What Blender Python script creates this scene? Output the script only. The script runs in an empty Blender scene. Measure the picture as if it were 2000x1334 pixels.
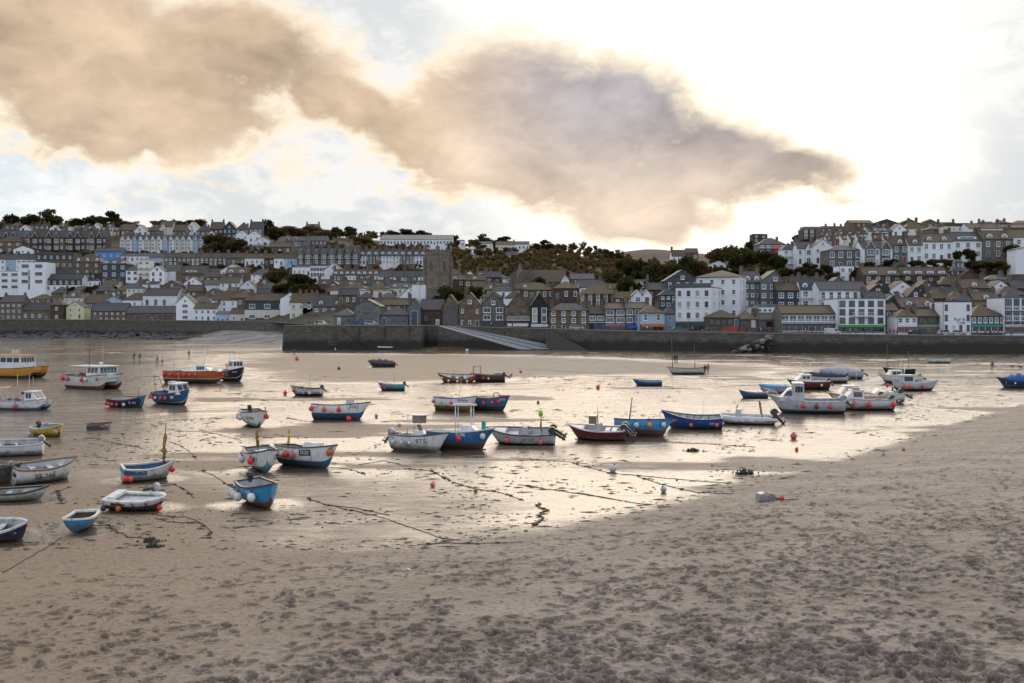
import bpy, bmesh, math, random
import numpy as np
from mathutils import Vector, Matrix

R = math.radians
sc = bpy.context.scene
col = sc.collection

# ---------------------------------------------------------------- camera
F, H0, HY = 1944.0, 9.0, 622.0          # focal length (px of a 2000 px wide frame), eye height, horizon row
cam_d = bpy.data.cameras.new('camera')
cam = bpy.data.objects.new('camera', cam_d)
col.objects.link(cam)
cam_d.sensor_width = 36.0
cam_d.lens = 36.0 * F / 2000.0
cam_d.shift_y = -(667.0 - HY) / 2000.0   # a level camera with the lens shifted a little down
cam_d.clip_start, cam_d.clip_end = 0.5, 20000
cam.location = (0, 0, H0)
cam.rotation_euler = (R(90), 0, 0)
sc.camera = cam

sc.view_settings.view_transform = 'Standard'
sc.view_settings.look = 'None'
sc.view_settings.exposure = 1.2
sc.view_settings.gamma = 1.0
sc.view_settings.use_curve_mapping = False
sc.cycles.max_bounces = 6
sc.cycles.transparent_max_bounces = 6

# ---------------------------------------------------------------- sun and sky
SUN_AZ, SUN_EL = R(11.0), R(13.0)        # azimuth from +Y towards +X
sun_d = bpy.data.lights.new('sun', 'SUN')
sun_d.energy, sun_d.angle, sun_d.color = 0.95, R(60), (1.0, 0.83, 0.64)
sun = bpy.data.objects.new('sun', sun_d)
col.objects.link(sun)
sdir = Vector((math.sin(SUN_AZ) * math.cos(SUN_EL), math.cos(SUN_AZ) * math.cos(SUN_EL), math.sin(SUN_EL)))
sun.rotation_euler = sdir.to_track_quat('Z', 'Y').to_euler()

SKY_STRENGTH = 0.1
world = bpy.data.worlds.new('World')
sc.world = world
world.use_nodes = True


class NT:
    """small helper to write node graphs"""
    def __init__(s, tree):
        s.t = tree
        tree.nodes.clear()

    def n(s, kind, **kw):
        nd = s.t.nodes.new(kind)
        for k, v in kw.items():
            setattr(nd, k, v)
        return nd

    def set(s, sock, v):
        if v is None:
            return
        if hasattr(v, 'is_output') or isinstance(v, bpy.types.NodeSocket):
            s.t.links.new(v, sock)
        else:
            if isinstance(v, (tuple, list)) and len(v) == 3 and len(sock.default_value) == 4:
                v = tuple(v) + (1.0,)
            sock.default_value = v

    def m(s, op, a, b=None, c=None, clamp=False):
        nd = s.n('ShaderNodeMath', operation=op, use_clamp=clamp)
        for i, v in enumerate((a, b, c)):
            s.set(nd.inputs[i], v)
        return nd.outputs[0]

    def vm(s, op, a, b=None, out=0):
        nd = s.n('ShaderNodeVectorMath', operation=op)
        for i, v in enumerate((a, b)):
            if v is not None:
                s.set(nd.inputs[i], v)
        return nd.outputs[out]

    def noise(s, vec, scale, detail=4, rough=0.5, dist=0.0, out=0):
        nd = s.n('ShaderNodeTexNoise')
        if vec is not None:
            s.set(nd.inputs['Vector'], vec)
        nd.inputs['Scale'].default_value = scale
        nd.inputs['Detail'].default_value = detail
        nd.inputs['Roughness'].default_value = rough
        nd.inputs['Distortion'].default_value = dist
        return nd.outputs[out]

    def ramp(s, fac, stops, interp='LINEAR'):
        nd = s.n('ShaderNodeValToRGB')
        cr = nd.color_ramp
        cr.interpolation = interp
        while len(cr.elements) < len(stops):
            cr.elements.new(0.5)
        for e, (p, c) in zip(cr.elements, stops):
            e.position = p
            e.color = (c, c, c, 1) if isinstance(c, (int, float)) else (tuple(c) + (1,))[:4]
        s.set(nd.inputs[0], fac)
        return nd.outputs[0]

    def mix(s, f, a, b, blend='MIX'):
        nd = s.n('ShaderNodeMix', data_type='RGBA', blend_type=blend)
        s.set(nd.inputs[0], f)
        s.set(nd.inputs[6], a)
        s.set(nd.inputs[7], b)
        return nd.outputs[2]

    def smooth(s, v, a, b):
        nd = s.n('ShaderNodeMapRange', interpolation_type='SMOOTHSTEP')
        s.set(nd.inputs[0], v)
        nd.inputs[1].default_value = a
        nd.inputs[2].default_value = b
        return nd.outputs[0]


def build_sky():
    g = NT(world.node_tree)
    tc = g.n('ShaderNodeTexCoord').outputs['Generated']
    d = g.vm('NORMALIZE', tc)
    sep = g.n('ShaderNodeSeparateXYZ')
    g.set(sep.inputs[0], d)
    X, Y, Z = sep.outputs
    az = g.m('ARCTAN2', X, Y)
    el = g.m('ARCSINE', Z)
    sky = g.n('ShaderNodeTexSky', sky_type='NISHITA')
    sky.sun_disc = False
    sky.sun_elevation = SUN_EL
    sky.sun_rotation = SUN_AZ
    sky.air_density, sky.dust_density, sky.ozone_density = 1.0, 1.0, 1.3
    skyc = sky.outputs[0]
    # stretch the noise domain sideways: cloud decks seen near the horizon
    cv = g.n('ShaderNodeCombineXYZ')
    g.set(cv.inputs[0], g.m('MULTIPLY', az, 1.0))
    g.set(cv.inputs[1], g.m('MULTIPLY', el, 1.7))
    g.set(cv.inputs[2], g.m('MULTIPLY', Y, 0.25))
    n1 = g.noise(cv.outputs[0], 5.5, 5, 0.54, 0.25)
    n2 = g.noise(cv.outputs[0], 15.0, 5, 0.58, 0.35)
    n3 = g.noise(cv.outputs[0], 3.1, 3, 0.5, 0.0)
    n4 = g.noise(cv.outputs[0], 34.0, 5, 0.6, 0.4)
    n5 = g.noise(cv.outputs[0], 9.0, 6, 0.55, 0.3)
    # warped coordinates for the cloud bodies
    waz = g.m('ADD', az, g.m('MULTIPLY', g.m('SUBTRACT', n1, 0.5), 0.10))
    wel = g.m('ADD', el, g.m('MULTIPLY', g.m('SUBTRACT', n2, 0.5), 0.05))

    def body(px, py, rx, ry, rot=0.0):
        a0 = math.atan((px - 1000) / F)
        e0 = math.atan((HY - py) / F * math.cos(a0))
        c, s_ = math.cos(R(rot)), math.sin(R(rot))
        dx = g.m('SUBTRACT', waz, a0)
        dy = g.m('SUBTRACT', wel, e0)
        u = g.m('MULTIPLY', g.m('ADD', g.m('MULTIPLY', dx, c), g.m('MULTIPLY', dy, -s_)), F / rx)
        v = g.m('MULTIPLY', g.m('ADD', g.m('MULTIPLY', dx, s_), g.m('MULTIPLY', dy, c)), F / ry)
        r2 = g.m('ADD', g.m('MULTIPLY', u, u), g.m('MULTIPLY', v, v))
        return g.m('SUBTRACT', 1.0, g.m('SQRT', r2))

    f = None
    for b in ((60, 60, 330, 190, 5), (-330, 80, 330, 180, 0), (300, 190, 300, 120, 8), (470, 110, 230, 120, 6), (180, 250, 230, 70, 6),
              (620, 180, 130, 75, 12), (720, 225, 120, 60, 22), (830, 285, 175, 85, 20),
              (1010, 210, 200, 140, 5), (1200, 240, 240, 130, 14), (1060, 330, 210, 90, 8), (1390, 310, 220, 95, 14),
              (1530, 335, 150, 55, 8), (1260, 400, 150, 90, 0)):
        v = body(*b)
        f = v if f is None else g.m('SMOOTH_MAX', f, v, 0.18)
    f = g.m('ADD', f, g.m('MULTIPLY', g.m('SUBTRACT', n2, 0.5), 0.95))
    f = g.m('ADD', f, g.m('MULTIPLY', g.m('SUBTRACT', n1, 0.5), 1.2))
    # the same broken cloud carries on all over the rest of the sky
    far = g.smooth(g.m('ABSOLUTE', az), 0.55, 1.0)
    up = g.smooth(el, 0.36, 0.6)
    other = g.m('MAXIMUM', far, up)
    gen = g.m('MULTIPLY', g.m('SUBTRACT', n3, 0.52), 2.6)
    f = g.m('ADD', g.m('MULTIPLY', f, g.m('SUBTRACT', 1.0, other)), g.m('MULTIPLY', gen, other))
    f = g.m('ADD', f, g.m('MULTIPLY', g.m('SUBTRACT', n4, 0.5), 0.5))
    # high bright veil lit by the low sun, with puffs and paler gaps
    sv = g.n('ShaderNodeCombineXYZ')
    for i in range(3):
        sv.inputs[i].default_value = sdir[i]
    cs = g.vm('DOT_PRODUCT', d, sv.outputs[0], out=1)
    k = 1.0 / SKY_STRENGTH
    col3 = lambda r_, g_, b_: (r_ * k, g_ * k, b_ * k)
    west = g.smooth(cs, 0.0, 0.9)
    puff = g.smooth(g.m('ADD', g.m('MULTIPLY', n5, 0.75), g.m('MULTIPLY', n4, 0.25)), 0.43, 0.56)
    veil_w = g.mix(puff, col3(0.330, 0.340, 0.345), col3(0.415, 0.410, 0.400))
    veil_e = g.mix(puff, col3(0.26, 0.40, 0.64), col3(0.50, 0.62, 0.82))
    veil = g.mix(west, veil_e, veil_w)
    tight = g.smooth(cs, 0.955, 0.999)
    veil = g.mix(tight, veil, col3(0.62, 0.59, 0.52))
    skyl = g.mix(1.0, skyc, (1.2, 1.5, 1.85), 'MULTIPLY')
    base = g.mix(g.m('MAXIMUM', 0.7, west), skyl, veil)
    # cloud bodies: golden thin rim, brown to mauve heart, broken by lighter drifts
    top = g.smooth(el, 0.10, 0.22)
    right = g.smooth(az, -0.12, 0.10)
    heart = g.mix(right, col3(0.300, 0.228, 0.162), col3(0.222, 0.204, 0.212))
    heart = g.mix(g.m('MULTIPLY', g.m('SUBTRACT', 1.0, top), 0.8), heart, col3(0.340, 0.268, 0.200))
    heart = g.mix(g.m('MULTIPLY', other, 0.8), heart, col3(0.30, 0.32, 0.36))
    hs = g.n('ShaderNodeVectorMath', operation='SCALE')
    g.set(hs.inputs[0], heart)
    g.set(hs.inputs['Scale'], g.m('ADD', -0.32, g.m('ADD', g.m('MULTIPLY', n1, 1.5), g.m('ADD', g.m('MULTIPLY', n2, 0.85), g.m('MULTIPLY', n4, 0.30)))))
    bodyc = g.mix(g.smooth(f, 0.02, 0.42), col3(0.47, 0.405, 0.315), hs.outputs[0])
    out = g.mix(g.smooth(f, -0.20, 0.16), base, bodyc)
    # below the horizon: a dull ground tone
    out = g.mix(g.smooth(el, -0.06, -0.01), (0.10 * k, 0.09 * k, 0.08 * k), out)
    bg = g.n('ShaderNodeBackground')
    g.set(bg.inputs[0], out)
    bg.inputs[1].default_value = SKY_STRENGTH
    wo = g.n('ShaderNodeOutputWorld')
    g.t.links.new(bg.outputs[0], wo.inputs[0])


build_sky()

# ---------------------------------------------------------------- helpers
rng = random.Random(7)


def tag(o, label=None, cat=None, group=None, kind=None):
    if label: o['label'] = label
    if cat: o['category'] = cat
    if group: o['group'] = group
    if kind: o['kind'] = kind
    return o


def P(px, py, Y):
    """a picture position at a known distance"""
    return Vector(((px - 1000) / F * Y, Y, H0 - (py - HY) / F * Y))


def G(px, py, z=0.0):
    """where a picture position meets the sand"""
    Y = F * (H0 - z) / (py - HY)
    return Vector(((px - 1000) / F * Y, Y, z))


def empty(name, loc, rz=0.0, rx=0.0, ry=0.0):
    o = bpy.data.objects.new(name, None)
    o.empty_display_size = 0.3
    o.location = loc
    o.rotation_euler = (rx, ry, rz)
    col.objects.link(o)
    return o


class MB:
    """collects geometry for one mesh"""
    def __init__(s):
        s.v, s.f, s.mi, s.sm = [], [], [], []

    def add(s, vs, fs, mat=0, smooth=False, M=None):
        b = len(s.v)
        if M is not None:
            vs = [tuple(M @ Vector(v)) for v in vs]
        s.v += [tuple(v) for v in vs]
        s.f += [tuple(i + b for i in f) for f in fs]
        s.mi += [mat] * len(fs)
        s.sm += [smooth] * len(fs)
        return s

    def box(s, x0, x1, y0, y1, z0, z1, mat=0, M=None):
        vs = [(x0, y0, z0), (x1, y0, z0), (x1, y1, z0), (x0, y1, z0), (x0, y0, z1), (x1, y0, z1), (x1, y1, z1), (x0, y1, z1)]
        return s.add(vs, [(0, 3, 2, 1), (4, 5, 6, 7), (0, 1, 5, 4), (1, 2, 6, 5), (2, 3, 7, 6), (3, 0, 4, 7)], mat, False, M)

    def prism(s, poly, axis, a, b, mat=0, M=None):
        """poly in the plane across `axis`, extruded from a to b"""
        def pt(p, t):
            return {'x': (t, p[0], p[1]), 'y': (p[0], t, p[1]), 'z': (p[0], p[1], t)}[axis]
        n = len(poly)
        vs = [pt(p, a) for p in poly] + [pt(p, b) for p in poly]
        fs = [tuple(range(n - 1, -1, -1)), tuple(range(n, 2 * n))] + [(i, (i + 1) % n, n + (i + 1) % n, n + i) for i in range(n)]
        return s.add(vs, fs, mat, False, M)

    def tube(s, pts, r, seg=6, mat=0, M=None, cap=True, smooth=True):
        pts = [Vector(p) for p in pts]
        n = len(pts)
        rs = r if isinstance(r, (list, tuple)) else [r] * n
        vs, fs = [], []
        up = Vector((0, 0, 1))
        for i, p in enumerate(pts):
            t = (pts[min(i + 1, n - 1)] - pts[max(i - 1, 0)])
            if t.length < 1e-9: t = Vector((0, 0, 1))
            t.normalize()
            a = t.cross(up)
            if a.length < 1e-3: a = t.cross(Vector((1, 0, 0)))
            a.normalize()
            b = a.cross(t)
            for k in range(seg):
                w = 2 * math.pi * k / seg
                vs.append(tuple(p + (a * math.cos(w) + b * math.sin(w)) * rs[i]))
        for i in range(n - 1):
            for k in range(seg):
                fs.append((i * seg + k, i * seg + (k + 1) % seg, (i + 1) * seg + (k + 1) % seg, (i + 1) * seg + k))
        if cap:
            fs.append(tuple(range(seg - 1, -1, -1)))
            fs.append(tuple(range((n - 1) * seg, n * seg)))
        return s.add(vs, fs, mat, smooth, M)

    def ball(s, c, r, mat=0, seg=12, rings=8, sz=1.0, M=None, sx=1.0, sy=1.0):
        vs = [(c[0], c[1], c[2] - r * sz)]
        for i in range(1, rings):
            t = math.pi * i / rings
            for k in range(seg):
                w = 2 * math.pi * k / seg
                vs.append((c[0] + r * sx * math.sin(t) * math.cos(w), c[1] + r * sy * math.sin(t) * math.sin(w), c[2] - r * sz * math.cos(t)))
        vs.append((c[0], c[1], c[2] + r * sz))
        fs = [(0, 1 + (k + 1) % seg, 1 + k) for k in range(seg)]
        for i in range(rings - 2):
            for k in range(seg):
                a, b = 1 + i * seg + k, 1 + i * seg + (k + 1) % seg
                fs.append((a, b, b + seg, a + seg))
        L = len(vs) - 1
        o = 1 + (rings - 2) * seg
        fs += [(L, o + k, o + (k + 1) % seg) for k in range(seg)]
        return s.add(vs, fs, mat, True, M)

    def mesh(s, name, mats):
        me = bpy.data.meshes.new(name)
        me.from_pydata(s.v, [], s.f)
        for m in mats:
            me.materials.append(m)
        if len(mats) > 1:
            me.polygons.foreach_set('material_index', s.mi)
        me.polygons.foreach_set('use_smooth', s.sm)
        me.update()
        return me

    def build(s, name, mats, parent=None):
        if not isinstance(mats, (list, tuple)):
            mats = [mats]
        return link(name, s.mesh(name, mats), parent)


def link(name, me, parent=None, loc=None, rot=None, scale=None):
    o = bpy.data.objects.new(name, me)
    col.objects.link(o)
    if parent is not None:
        o.parent = parent
    if loc is not None: o.location = loc
    if rot is not None: o.rotation_euler = rot
    if scale is not None: o.scale = scale
    return o


def copy_tree(o, parent=None):
    c = o.copy()
    col.objects.link(c)
    c.parent = parent
    for ch in list(o.children):
        copy_tree(ch, c)
    return c


# ---------------------------------------------------------------- materials
MATS = {}


def mat(name, fn):
    if name not in MATS:
        m = bpy.data.materials.new(name)
        m.use_nodes = True
        g = NT(m.node_tree)
        bs = g.n('ShaderNodeBsdfPrincipled')
        o = g.n('ShaderNodeOutputMaterial')
        g.t.links.new(bs.outputs[0], o.inputs[0])
        fn(g, bs)
        MATS[name] = m
    return MATS[name]


def coords(g, kind='Object', scale=None):
    c = g.n('ShaderNodeTexCoord').outputs[kind]
    if scale:
        c = g.vm('MULTIPLY', c, scale)
    return c


def wpos(g):
    return g.n('ShaderNodeNewGeometry').outputs['Position']


def bump(g, bs, h, strength=0.3, dist=0.05):
    b = g.n('ShaderNodeBump')
    b.inputs['Strength'].default_value = strength
    b.inputs['Distance'].default_value = dist
    g.set(b.inputs['Height'], h)
    g.set(bs.inputs['Normal'], b.outputs[0])


def scale_col(g, c, f):
    hs = g.n('ShaderNodeVectorMath', operation='SCALE')
    g.set(hs.inputs[0], c)
    g.set(hs.inputs['Scale'], f)
    return hs.outputs[0]


def plain(name, c, rough=0.5, metal=0.0, var=0.12, ns=3.0, spec=0.5):
    """a painted surface with a little weathering"""
    def fn(g, bs):
        p = wpos(g)
        n = g.noise(p, ns, 5, 0.6)
        f = g.m('ADD', 1.0 - var, g.m('MULTIPLY', n, var * 2))
        g.set(bs.inputs['Base Color'], scale_col(g, (c[0], c[1], c[2]), f))
        bs.inputs['Metallic'].default_value = metal
        g.set(bs.inputs['Roughness'], g.m('ADD', rough - 0.08, g.m('MULTIPLY', n, 0.16)))
        bs.inputs['Specular IOR Level'].default_value = spec
    return mat(name, fn)
# ---------------------------------------------------------------- terrain profile of the town hill
# for columns of the view: (distance, picture row) pairs of the ground from the quay back over the ridge
PROF = {
    -350: [(500, 625), (525, 600), (545, 572), (570, 535), (600, 492), (650, 468), (700, 448), (780, 438), (850, 440), (1000, 452)],
    0: [(500, 625), (525, 600), (545, 572), (570, 535), (600, 492), (650, 468), (700, 448), (780, 438), (850, 440), (1000, 452)],
    200: [(495, 625), (520, 600), (545, 570), (570, 535), (600, 490), (650, 466), (700, 450), (780, 436), (850, 438), (1000, 452)],
    400: [(450, 627), (490, 604), (525, 570), (560, 535), (590, 502), (640, 480), (700, 458), (770, 440), (850, 440), (1000, 452)],
    520: [(405, 628), (430, 606), (465, 575), (505, 545), (545, 516), (590, 492), (660, 465), (740, 446), (850, 446), (1000, 458)],
    640: [(312, 635), (360, 610), (405, 580), (450, 552), (500, 526), (560, 498), (640, 472), (730, 456), (850, 456), (1000, 462)],
    860: [(312, 636), (350, 606), (400, 576), (450, 552), (500, 536), (560, 514), (640, 492), (760, 476), (860, 476), (1000, 482)],
    1000: [(312, 640), (350, 606), (395, 576), (440, 556), (490, 542), (570, 518), (680, 492), (790, 484), (870, 486), (1000, 492)],
    1200: [(306, 645), (335, 606), (365, 580), (410, 556), (470, 538), (560, 522), (680, 508), (800, 502), (900, 506), (1100, 512)],
    1400: [(286, 648), (306, 610), (330, 582), (355, 558), (395, 537), (455, 516), (540, 502), (640, 500), (800, 506), (1000, 512)],
    1500: [(280, 650), (298, 610), (318, 582), (338, 557), (366, 532), (405, 508), (450, 490), (520, 484), (700, 490), (1000, 505)],
    1700: [(272, 653), (286, 612), (302, 585), (320, 556), (342, 526), (368, 498), (396, 474), (430, 460), (520, 456), (900, 480)],
    2000: [(268, 655), (284, 612), (300, 585), (318, 556), (340, 524), (366, 494), (394, 470), (428, 456), (520, 452), (900, 480)],
    2350: [(268, 655), (284, 612), (300, 585), (318, 556), (340, 524), (366, 494), (394, 470), (428, 456), (520, 452), (900, 480)],
}
PX = sorted(PROF)
PY_ = np.array([[q[0] for q in PROF[p]] for p in PX], float)     # distances
PR_ = np.array([[q[1] for q in PROF[p]] for p in PX], float)     # rows


def prof_at(px):
    Ys = np.array([np.interp(px, PX, PY_[:, k]) for k in range(PY_.shape[1])])
    Rs = np.array([np.interp(px, PX, PR_[:, k]) for k in range(PY_.shape[1])])
    return Ys, Rs


def hillY(px, row):
    """distance at which the hill's ground shows at picture row `row`"""
    Ys, Rs = prof_at(px)
    k = int(np.argmin(Rs)) + 1
    return float(np.interp(-row, -Rs[:k], Ys[:k]))


def hillZ(px, Y):
    Ys, Rs = prof_at(px)
    Z = H0 - (Rs - HY) / F * Ys
    return float(np.interp(Y, Ys, Z))


def value_noise(x, y, seed=0):
    xi, yi = np.floor(x).astype(np.int64), np.floor(y).astype(np.int64)
    xf, yf = x - xi, y - yi
    u, v = xf * xf * (3 - 2 * xf), yf * yf * (3 - 2 * yf)

    def h(a, b):
        n = (a * 374761393 + b * 668265263 + seed * 974711) & 0x7fffffff
        n = ((n ^ (n >> 13)) * 1274126177) & 0x7fffffff
        return ((n ^ (n >> 16)) & 0xffff) / 65535.0
    return (h(xi, yi) * (1 - u) + h(xi + 1, yi) * u) * (1 - v) + (h(xi, yi + 1) * (1 - u) + h(xi + 1, yi + 1) * u) * v


def fbm(x, y, oct=4, seed=0):
    s, a, t = 0, 1.0, 0
    for i in range(oct):
        s = s + a * value_noise(x * 2 ** i, y * 2 ** i, seed + i)
        t += a
        a *= 0.5
    return s / t


def grid_mesh(name, V, nr, nc, material, attrs=None, smooth=True):
    me = bpy.data.meshes.new(name)
    me.vertices.add(nr * nc)
    me.vertices.foreach_set('co', V.reshape(-1).astype(np.float32))
    nf = (nr - 1) * (nc - 1)
    i = np.arange(nr * nc).reshape(nr, nc)
    q = np.stack([i[:-1, :-1], i[:-1, 1:], i[1:, 1:], i[1:, :-1]], -1).reshape(-1)
    me.loops.add(nf * 4)
    me.loops.foreach_set('vertex_index', q.astype(np.int32))
    me.polygons.add(nf)
    me.polygons.foreach_set('loop_start', (np.arange(nf) * 4).astype(np.int32))
    me.polygons.foreach_set('use_smooth', np.full(nf, smooth))
    me.update(calc_edges=True)
    for k, a in (attrs or {}).items():
        at = me.attributes.new(k, 'FLOAT', 'POINT')
        at.data.foreach_set('value', a.reshape(-1).astype(np.float32))
    me.materials.append(material)
    return me


# ---------------------------------------------------------------- beach
def polyline_signed(Xs, Ys, pts):
    """signed distance to an open polyline; positive on the camera side / right of it"""
    best = np.full(Xs.shape, 1e9)
    sign = np.ones(Xs.shape)
    for (x0, y0), (x1, y1) in zip(pts[:-1], pts[1:]):
        dx, dy = x1 - x0, y1 - y0
        L2 = dx * dx + dy * dy
        t = np.clip(((Xs - x0) * dx + (Ys - y0) * dy) / L2, 0, 1)
        d = np.hypot(Xs - x0 - t * dx, Ys - y0 - t * dy)
        cr = dx * (Ys - y0) - dy * (Xs - x0)
        m = d < best
        best = np.where(m, d, best)
        sign = np.where(m, np.where(cr < 0, 1.0, -1.0), sign)
    return best * sign


def px_poly(pts):
    return [tuple(G(*p)[:2]) for p in pts]


BANK = px_poly([(-500, 1125), (0, 1098), (400, 1092), (850, 1066), (1050, 1038), (1300, 985), (1500, 935), (1700, 880), (1850, 832), (2000, 788), (2200, 742), (2500, 700)])
POOLS = [  # hollows where water still stands (picture outline)
    px_poly([(-200, 690), (120, 692), (330, 700), (300, 720), (260, 745), (330, 770), (400, 790), (420, 812), (330, 822), (230, 842), (130, 866), (-250, 862)]),
    px_poly([(-300, 655), (560, 655), (560, 684), (420, 690), (330, 697), (300, 690), (230, 682), (120, 676), (-300, 672)]),
    px_poly([(700, 672), (1190, 672), (1170, 688), (1000, 691), (820, 687), (700, 684)]),
    px_poly([(380, 800), (480, 790), (500, 800), (430, 812)]),
]


def in_poly(Xs, Ys, poly):
    c = np.zeros(Xs.shape, bool)
    n = len(poly)
    for i in range(n):
        (x0, y0), (x1, y1) = poly[i], poly[(i + 1) % n]
        cond = ((y0 > Ys) != (y1 > Ys)) & (Xs < (x1 - x0) * (Ys - y0) / (y1 - y0 + 1e-12) + x0)
        c ^= cond
    return c


def pool_dist(Xs, Ys, poly):
    cl = poly + [poly[0]]
    d = np.abs(polyline_signed(Xs, Ys, cl))
    return np.where(in_poly(Xs, Ys, poly), d, -d)


def base_height(Xs, Ys):
    d = polyline_signed(Xs, Ys, BANK)
    bank = 1.25 * (1 - np.exp(-np.clip(d, 0, None) / 16.0)) * np.clip(d / 6.0, 0, 1)
    z = 0.02 + 0.05 * (fbm(Xs / 9, Ys / 14, 4, 3) - 0.5) * 2 * np.clip((Ys - 35) / 40, 0.25, 1)
    for k, p in enumerate(POOLS):
        pd = pool_dist(Xs, Ys, p)
        soft = 4.0 if k in (0, 3) else 9.0
        w = 1 / (1 + np.exp(-np.clip(pd / soft, -30, 30) * 2.5))
        z = z - w * (0.15 if k != 1 else 0.6)
    z = z + 1.25 * np.exp(-((Xs + 19) / 11) ** 2 - ((Ys - 289) / 6) ** 2)      # sand heaped beside the slip
    z = np.maximum(z, -1.2)
    return z + bank, d


BOAT_SPOTS = [(30,738),(186,760),(50,801),(100,852),(195,838),(254,796),(340,790),(384,748),(456,744),(14,889),(88,938),(-22,945),(36,976),(4,1053),(156,1033),(272,993),(290,936),(510,986),(514,917),(603,911),(498,832),(668,819),(598,772),(764,762),(745,717),(751,683),(822,880),(902,876),(1016,866),(893,746),(952,745),(892,802),(958,801),(1164,858),(1258,851),(1350,836),(1455,827),(1338,731),(1572,806),(1511,767),(1577,760),(1611,747),(1642,739),(1668,791),(1716,786),(1684,800),(1754,731),(1756,748),(1788,763),(1830,709),(1986,757),(1264,753),(1471,777)]


def build_beach():
    rows_px = np.concatenate([np.arange(1440, 905, -0.95), np.arange(905, 740, -1.4), np.arange(740, 652, -1.0)])
    cols_px = np.arange(-300, 2301, 3.0)
    nr, nc = len(rows_px), len(cols_px)
    Yr = F * H0 / (rows_px - HY)
    Yr[-1] = 640
    Yg = np.repeat(Yr[:, None], nc, 1)
    Xg = (cols_px[None, :] - 1000) / F * Yg
    Z, d = base_height(Xg, Yg)
    r = np.random.RandomState(5)
    near = np.clip((95 - Yg) / 50, 0, 1)
    dry = 1 / (1 + np.exp(-np.clip((d - 1.5) / 1.6, -30, 30)))
    side = np.clip((Xg / Yg + 0.45) / 0.7, 0.0, 1.0)
    churn = dry * (0.25 + 0.75 * side) * near
    # lumpy churned sand
    L1 = fbm(Xg / 0.5, Yg / 0.5, 4, 11)
    L2 = fbm(Xg / 0.2, Yg / 0.2, 2, 19)
    L3 = fbm(Xg / 4.5, Yg / 6.0, 3, 23)
    patch = np.clip((L3 - 0.36) / 0.26, 0, 1)
    Z = Z + churn * patch * ((np.abs(L1 - 0.5) * -0.12) + (L2 - 0.5) * 0.05)
    Z = Z + dry * near * (fbm(Xg / 2.2, Yg / 2.2, 3, 31) - 0.5) * 0.06
    dent = np.zeros_like(Z)
    # footprints, stamped one by one
    N = 62000
    fy = 22 + (105 - 22) * r.rand(N) ** 1.5
    fx = (r.rand(N) * 2.1 - 1.05) * fy * 0.56
    fd = polyline_signed(fx, fy, BANK)
    sd = np.clip((fx / fy + 0.5) / 0.8, 0, 1)
    cl = fbm(fx / 3.2, fy / 2.2, 3, 61)
    keep = r.rand(N) < np.clip((fd + 1.5) / 5, 0.015, 1) * (0.30 + 0.70 * sd) * np.clip((cl - 0.30) * 4.2, 0.22, 1) * np.clip(fy / 40, .5, 1)
    fx, fy, fd = fx[keep], fy[keep], fd[keep]
    fa = r.rand(len(fx)) * math.pi
    ln = 0.05 + 0.16 * r.rand(len(fx)) ** 2.4
    wd = ln * (0.42 + 0.25 * r.rand(len(fx)))
    dp = ln * (0.20 + 0.32 * r.rand(len(fx))) * np.clip(0.35 + fd / 6, 0.25, 1)
    for x, y, a, l, w, dep in zip(fx, fy, fa, ln, wd, dp):
        rad = l * 2.0
        prow = HY + F * H0 / np.array([y - rad, y + rad])
        i0 = np.searchsorted(-rows_px, -prow[0])
        i1 = np.searchsorted(-rows_px, -prow[1])
        pc = 1000 + F * np.array([x - rad, x + rad]) / y
        j0, j1 = int((pc[0] + 300) / 3), int((pc[1] + 300) / 3) + 2
        i0, j0 = max(i0, 0), max(j0, 0)
        if i1 <= i0 or j1 <= j0: continue
        sx, sy = Xg[i0:i1, j0:j1] - x, Yg[i0:i1, j0:j1] - y
        if sx.size == 0: continue
        c, s_ = math.cos(a), math.sin(a)
        u, v = (sx * c + sy * s_) / l, (-sx * s_ + sy * c) / w
        q = np.sqrt(u * u + v * v)
        prof = -np.exp(-(q ** 4) * 1.1) + 0.45 * np.exp(-((q - 1.45) / 0.33) ** 2)
        Z[i0:i1, j0:j1] += dep * prof
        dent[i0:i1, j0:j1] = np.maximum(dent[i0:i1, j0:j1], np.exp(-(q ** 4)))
    # how wet the sand is: drained bank, damp slope, wet flats, runnels
    run = fbm(Xg / 16, Yg / 5.5, 5, 41)
    big = fbm(Xg / 45, Yg / 30, 3, 47)
    fine = fbm(Xg / 3.5, Yg / 2.0, 4, 53)
    wet = np.clip(0.5 + (-d - 0.5) / 4.0, 0, 1)
    pxg, pyg = 1000 + F * Xg / Yg, HY + F * H0 / Yg
    leftdamp = np.clip((760 - pxg) / 420, 0, 1) * np.clip((pyg - 900) / 70, 0, 1)
    wet = wet * (1 - 0.72 * leftdamp)
    # sand bars that have drained (picture outline, soft)
    bars = [([(500, 690), (960, 692), (1240, 700), (1480, 712), (1560, 722), (1440, 736), (1230, 735), (980, 742), (760, 752), (560, 748), (480, 735)], 0.85),
            ([(620, 816), (780, 822), (900, 872), (800, 858), (640, 838)], 0.55),
            ([(340, 690), (560, 692), (520, 720), (380, 716)], 0.5),
            ([(600, 925), (900, 935), (1010, 985), (1000, 1040), (600, 1080), (540, 960)], 0.7),
            ([(120, 905), (420, 880), (560, 960), (560, 1090), (0, 1100), (0, 960)], 0.55),
            ([(640, 870), (840, 880), (900, 910), (760, 925), (660, 905)], 0.4),
            ([(1000, 875), (1170, 862), (1420, 850), (1480, 862), (1250, 880), (1050, 900)], 0.35)]
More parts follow.
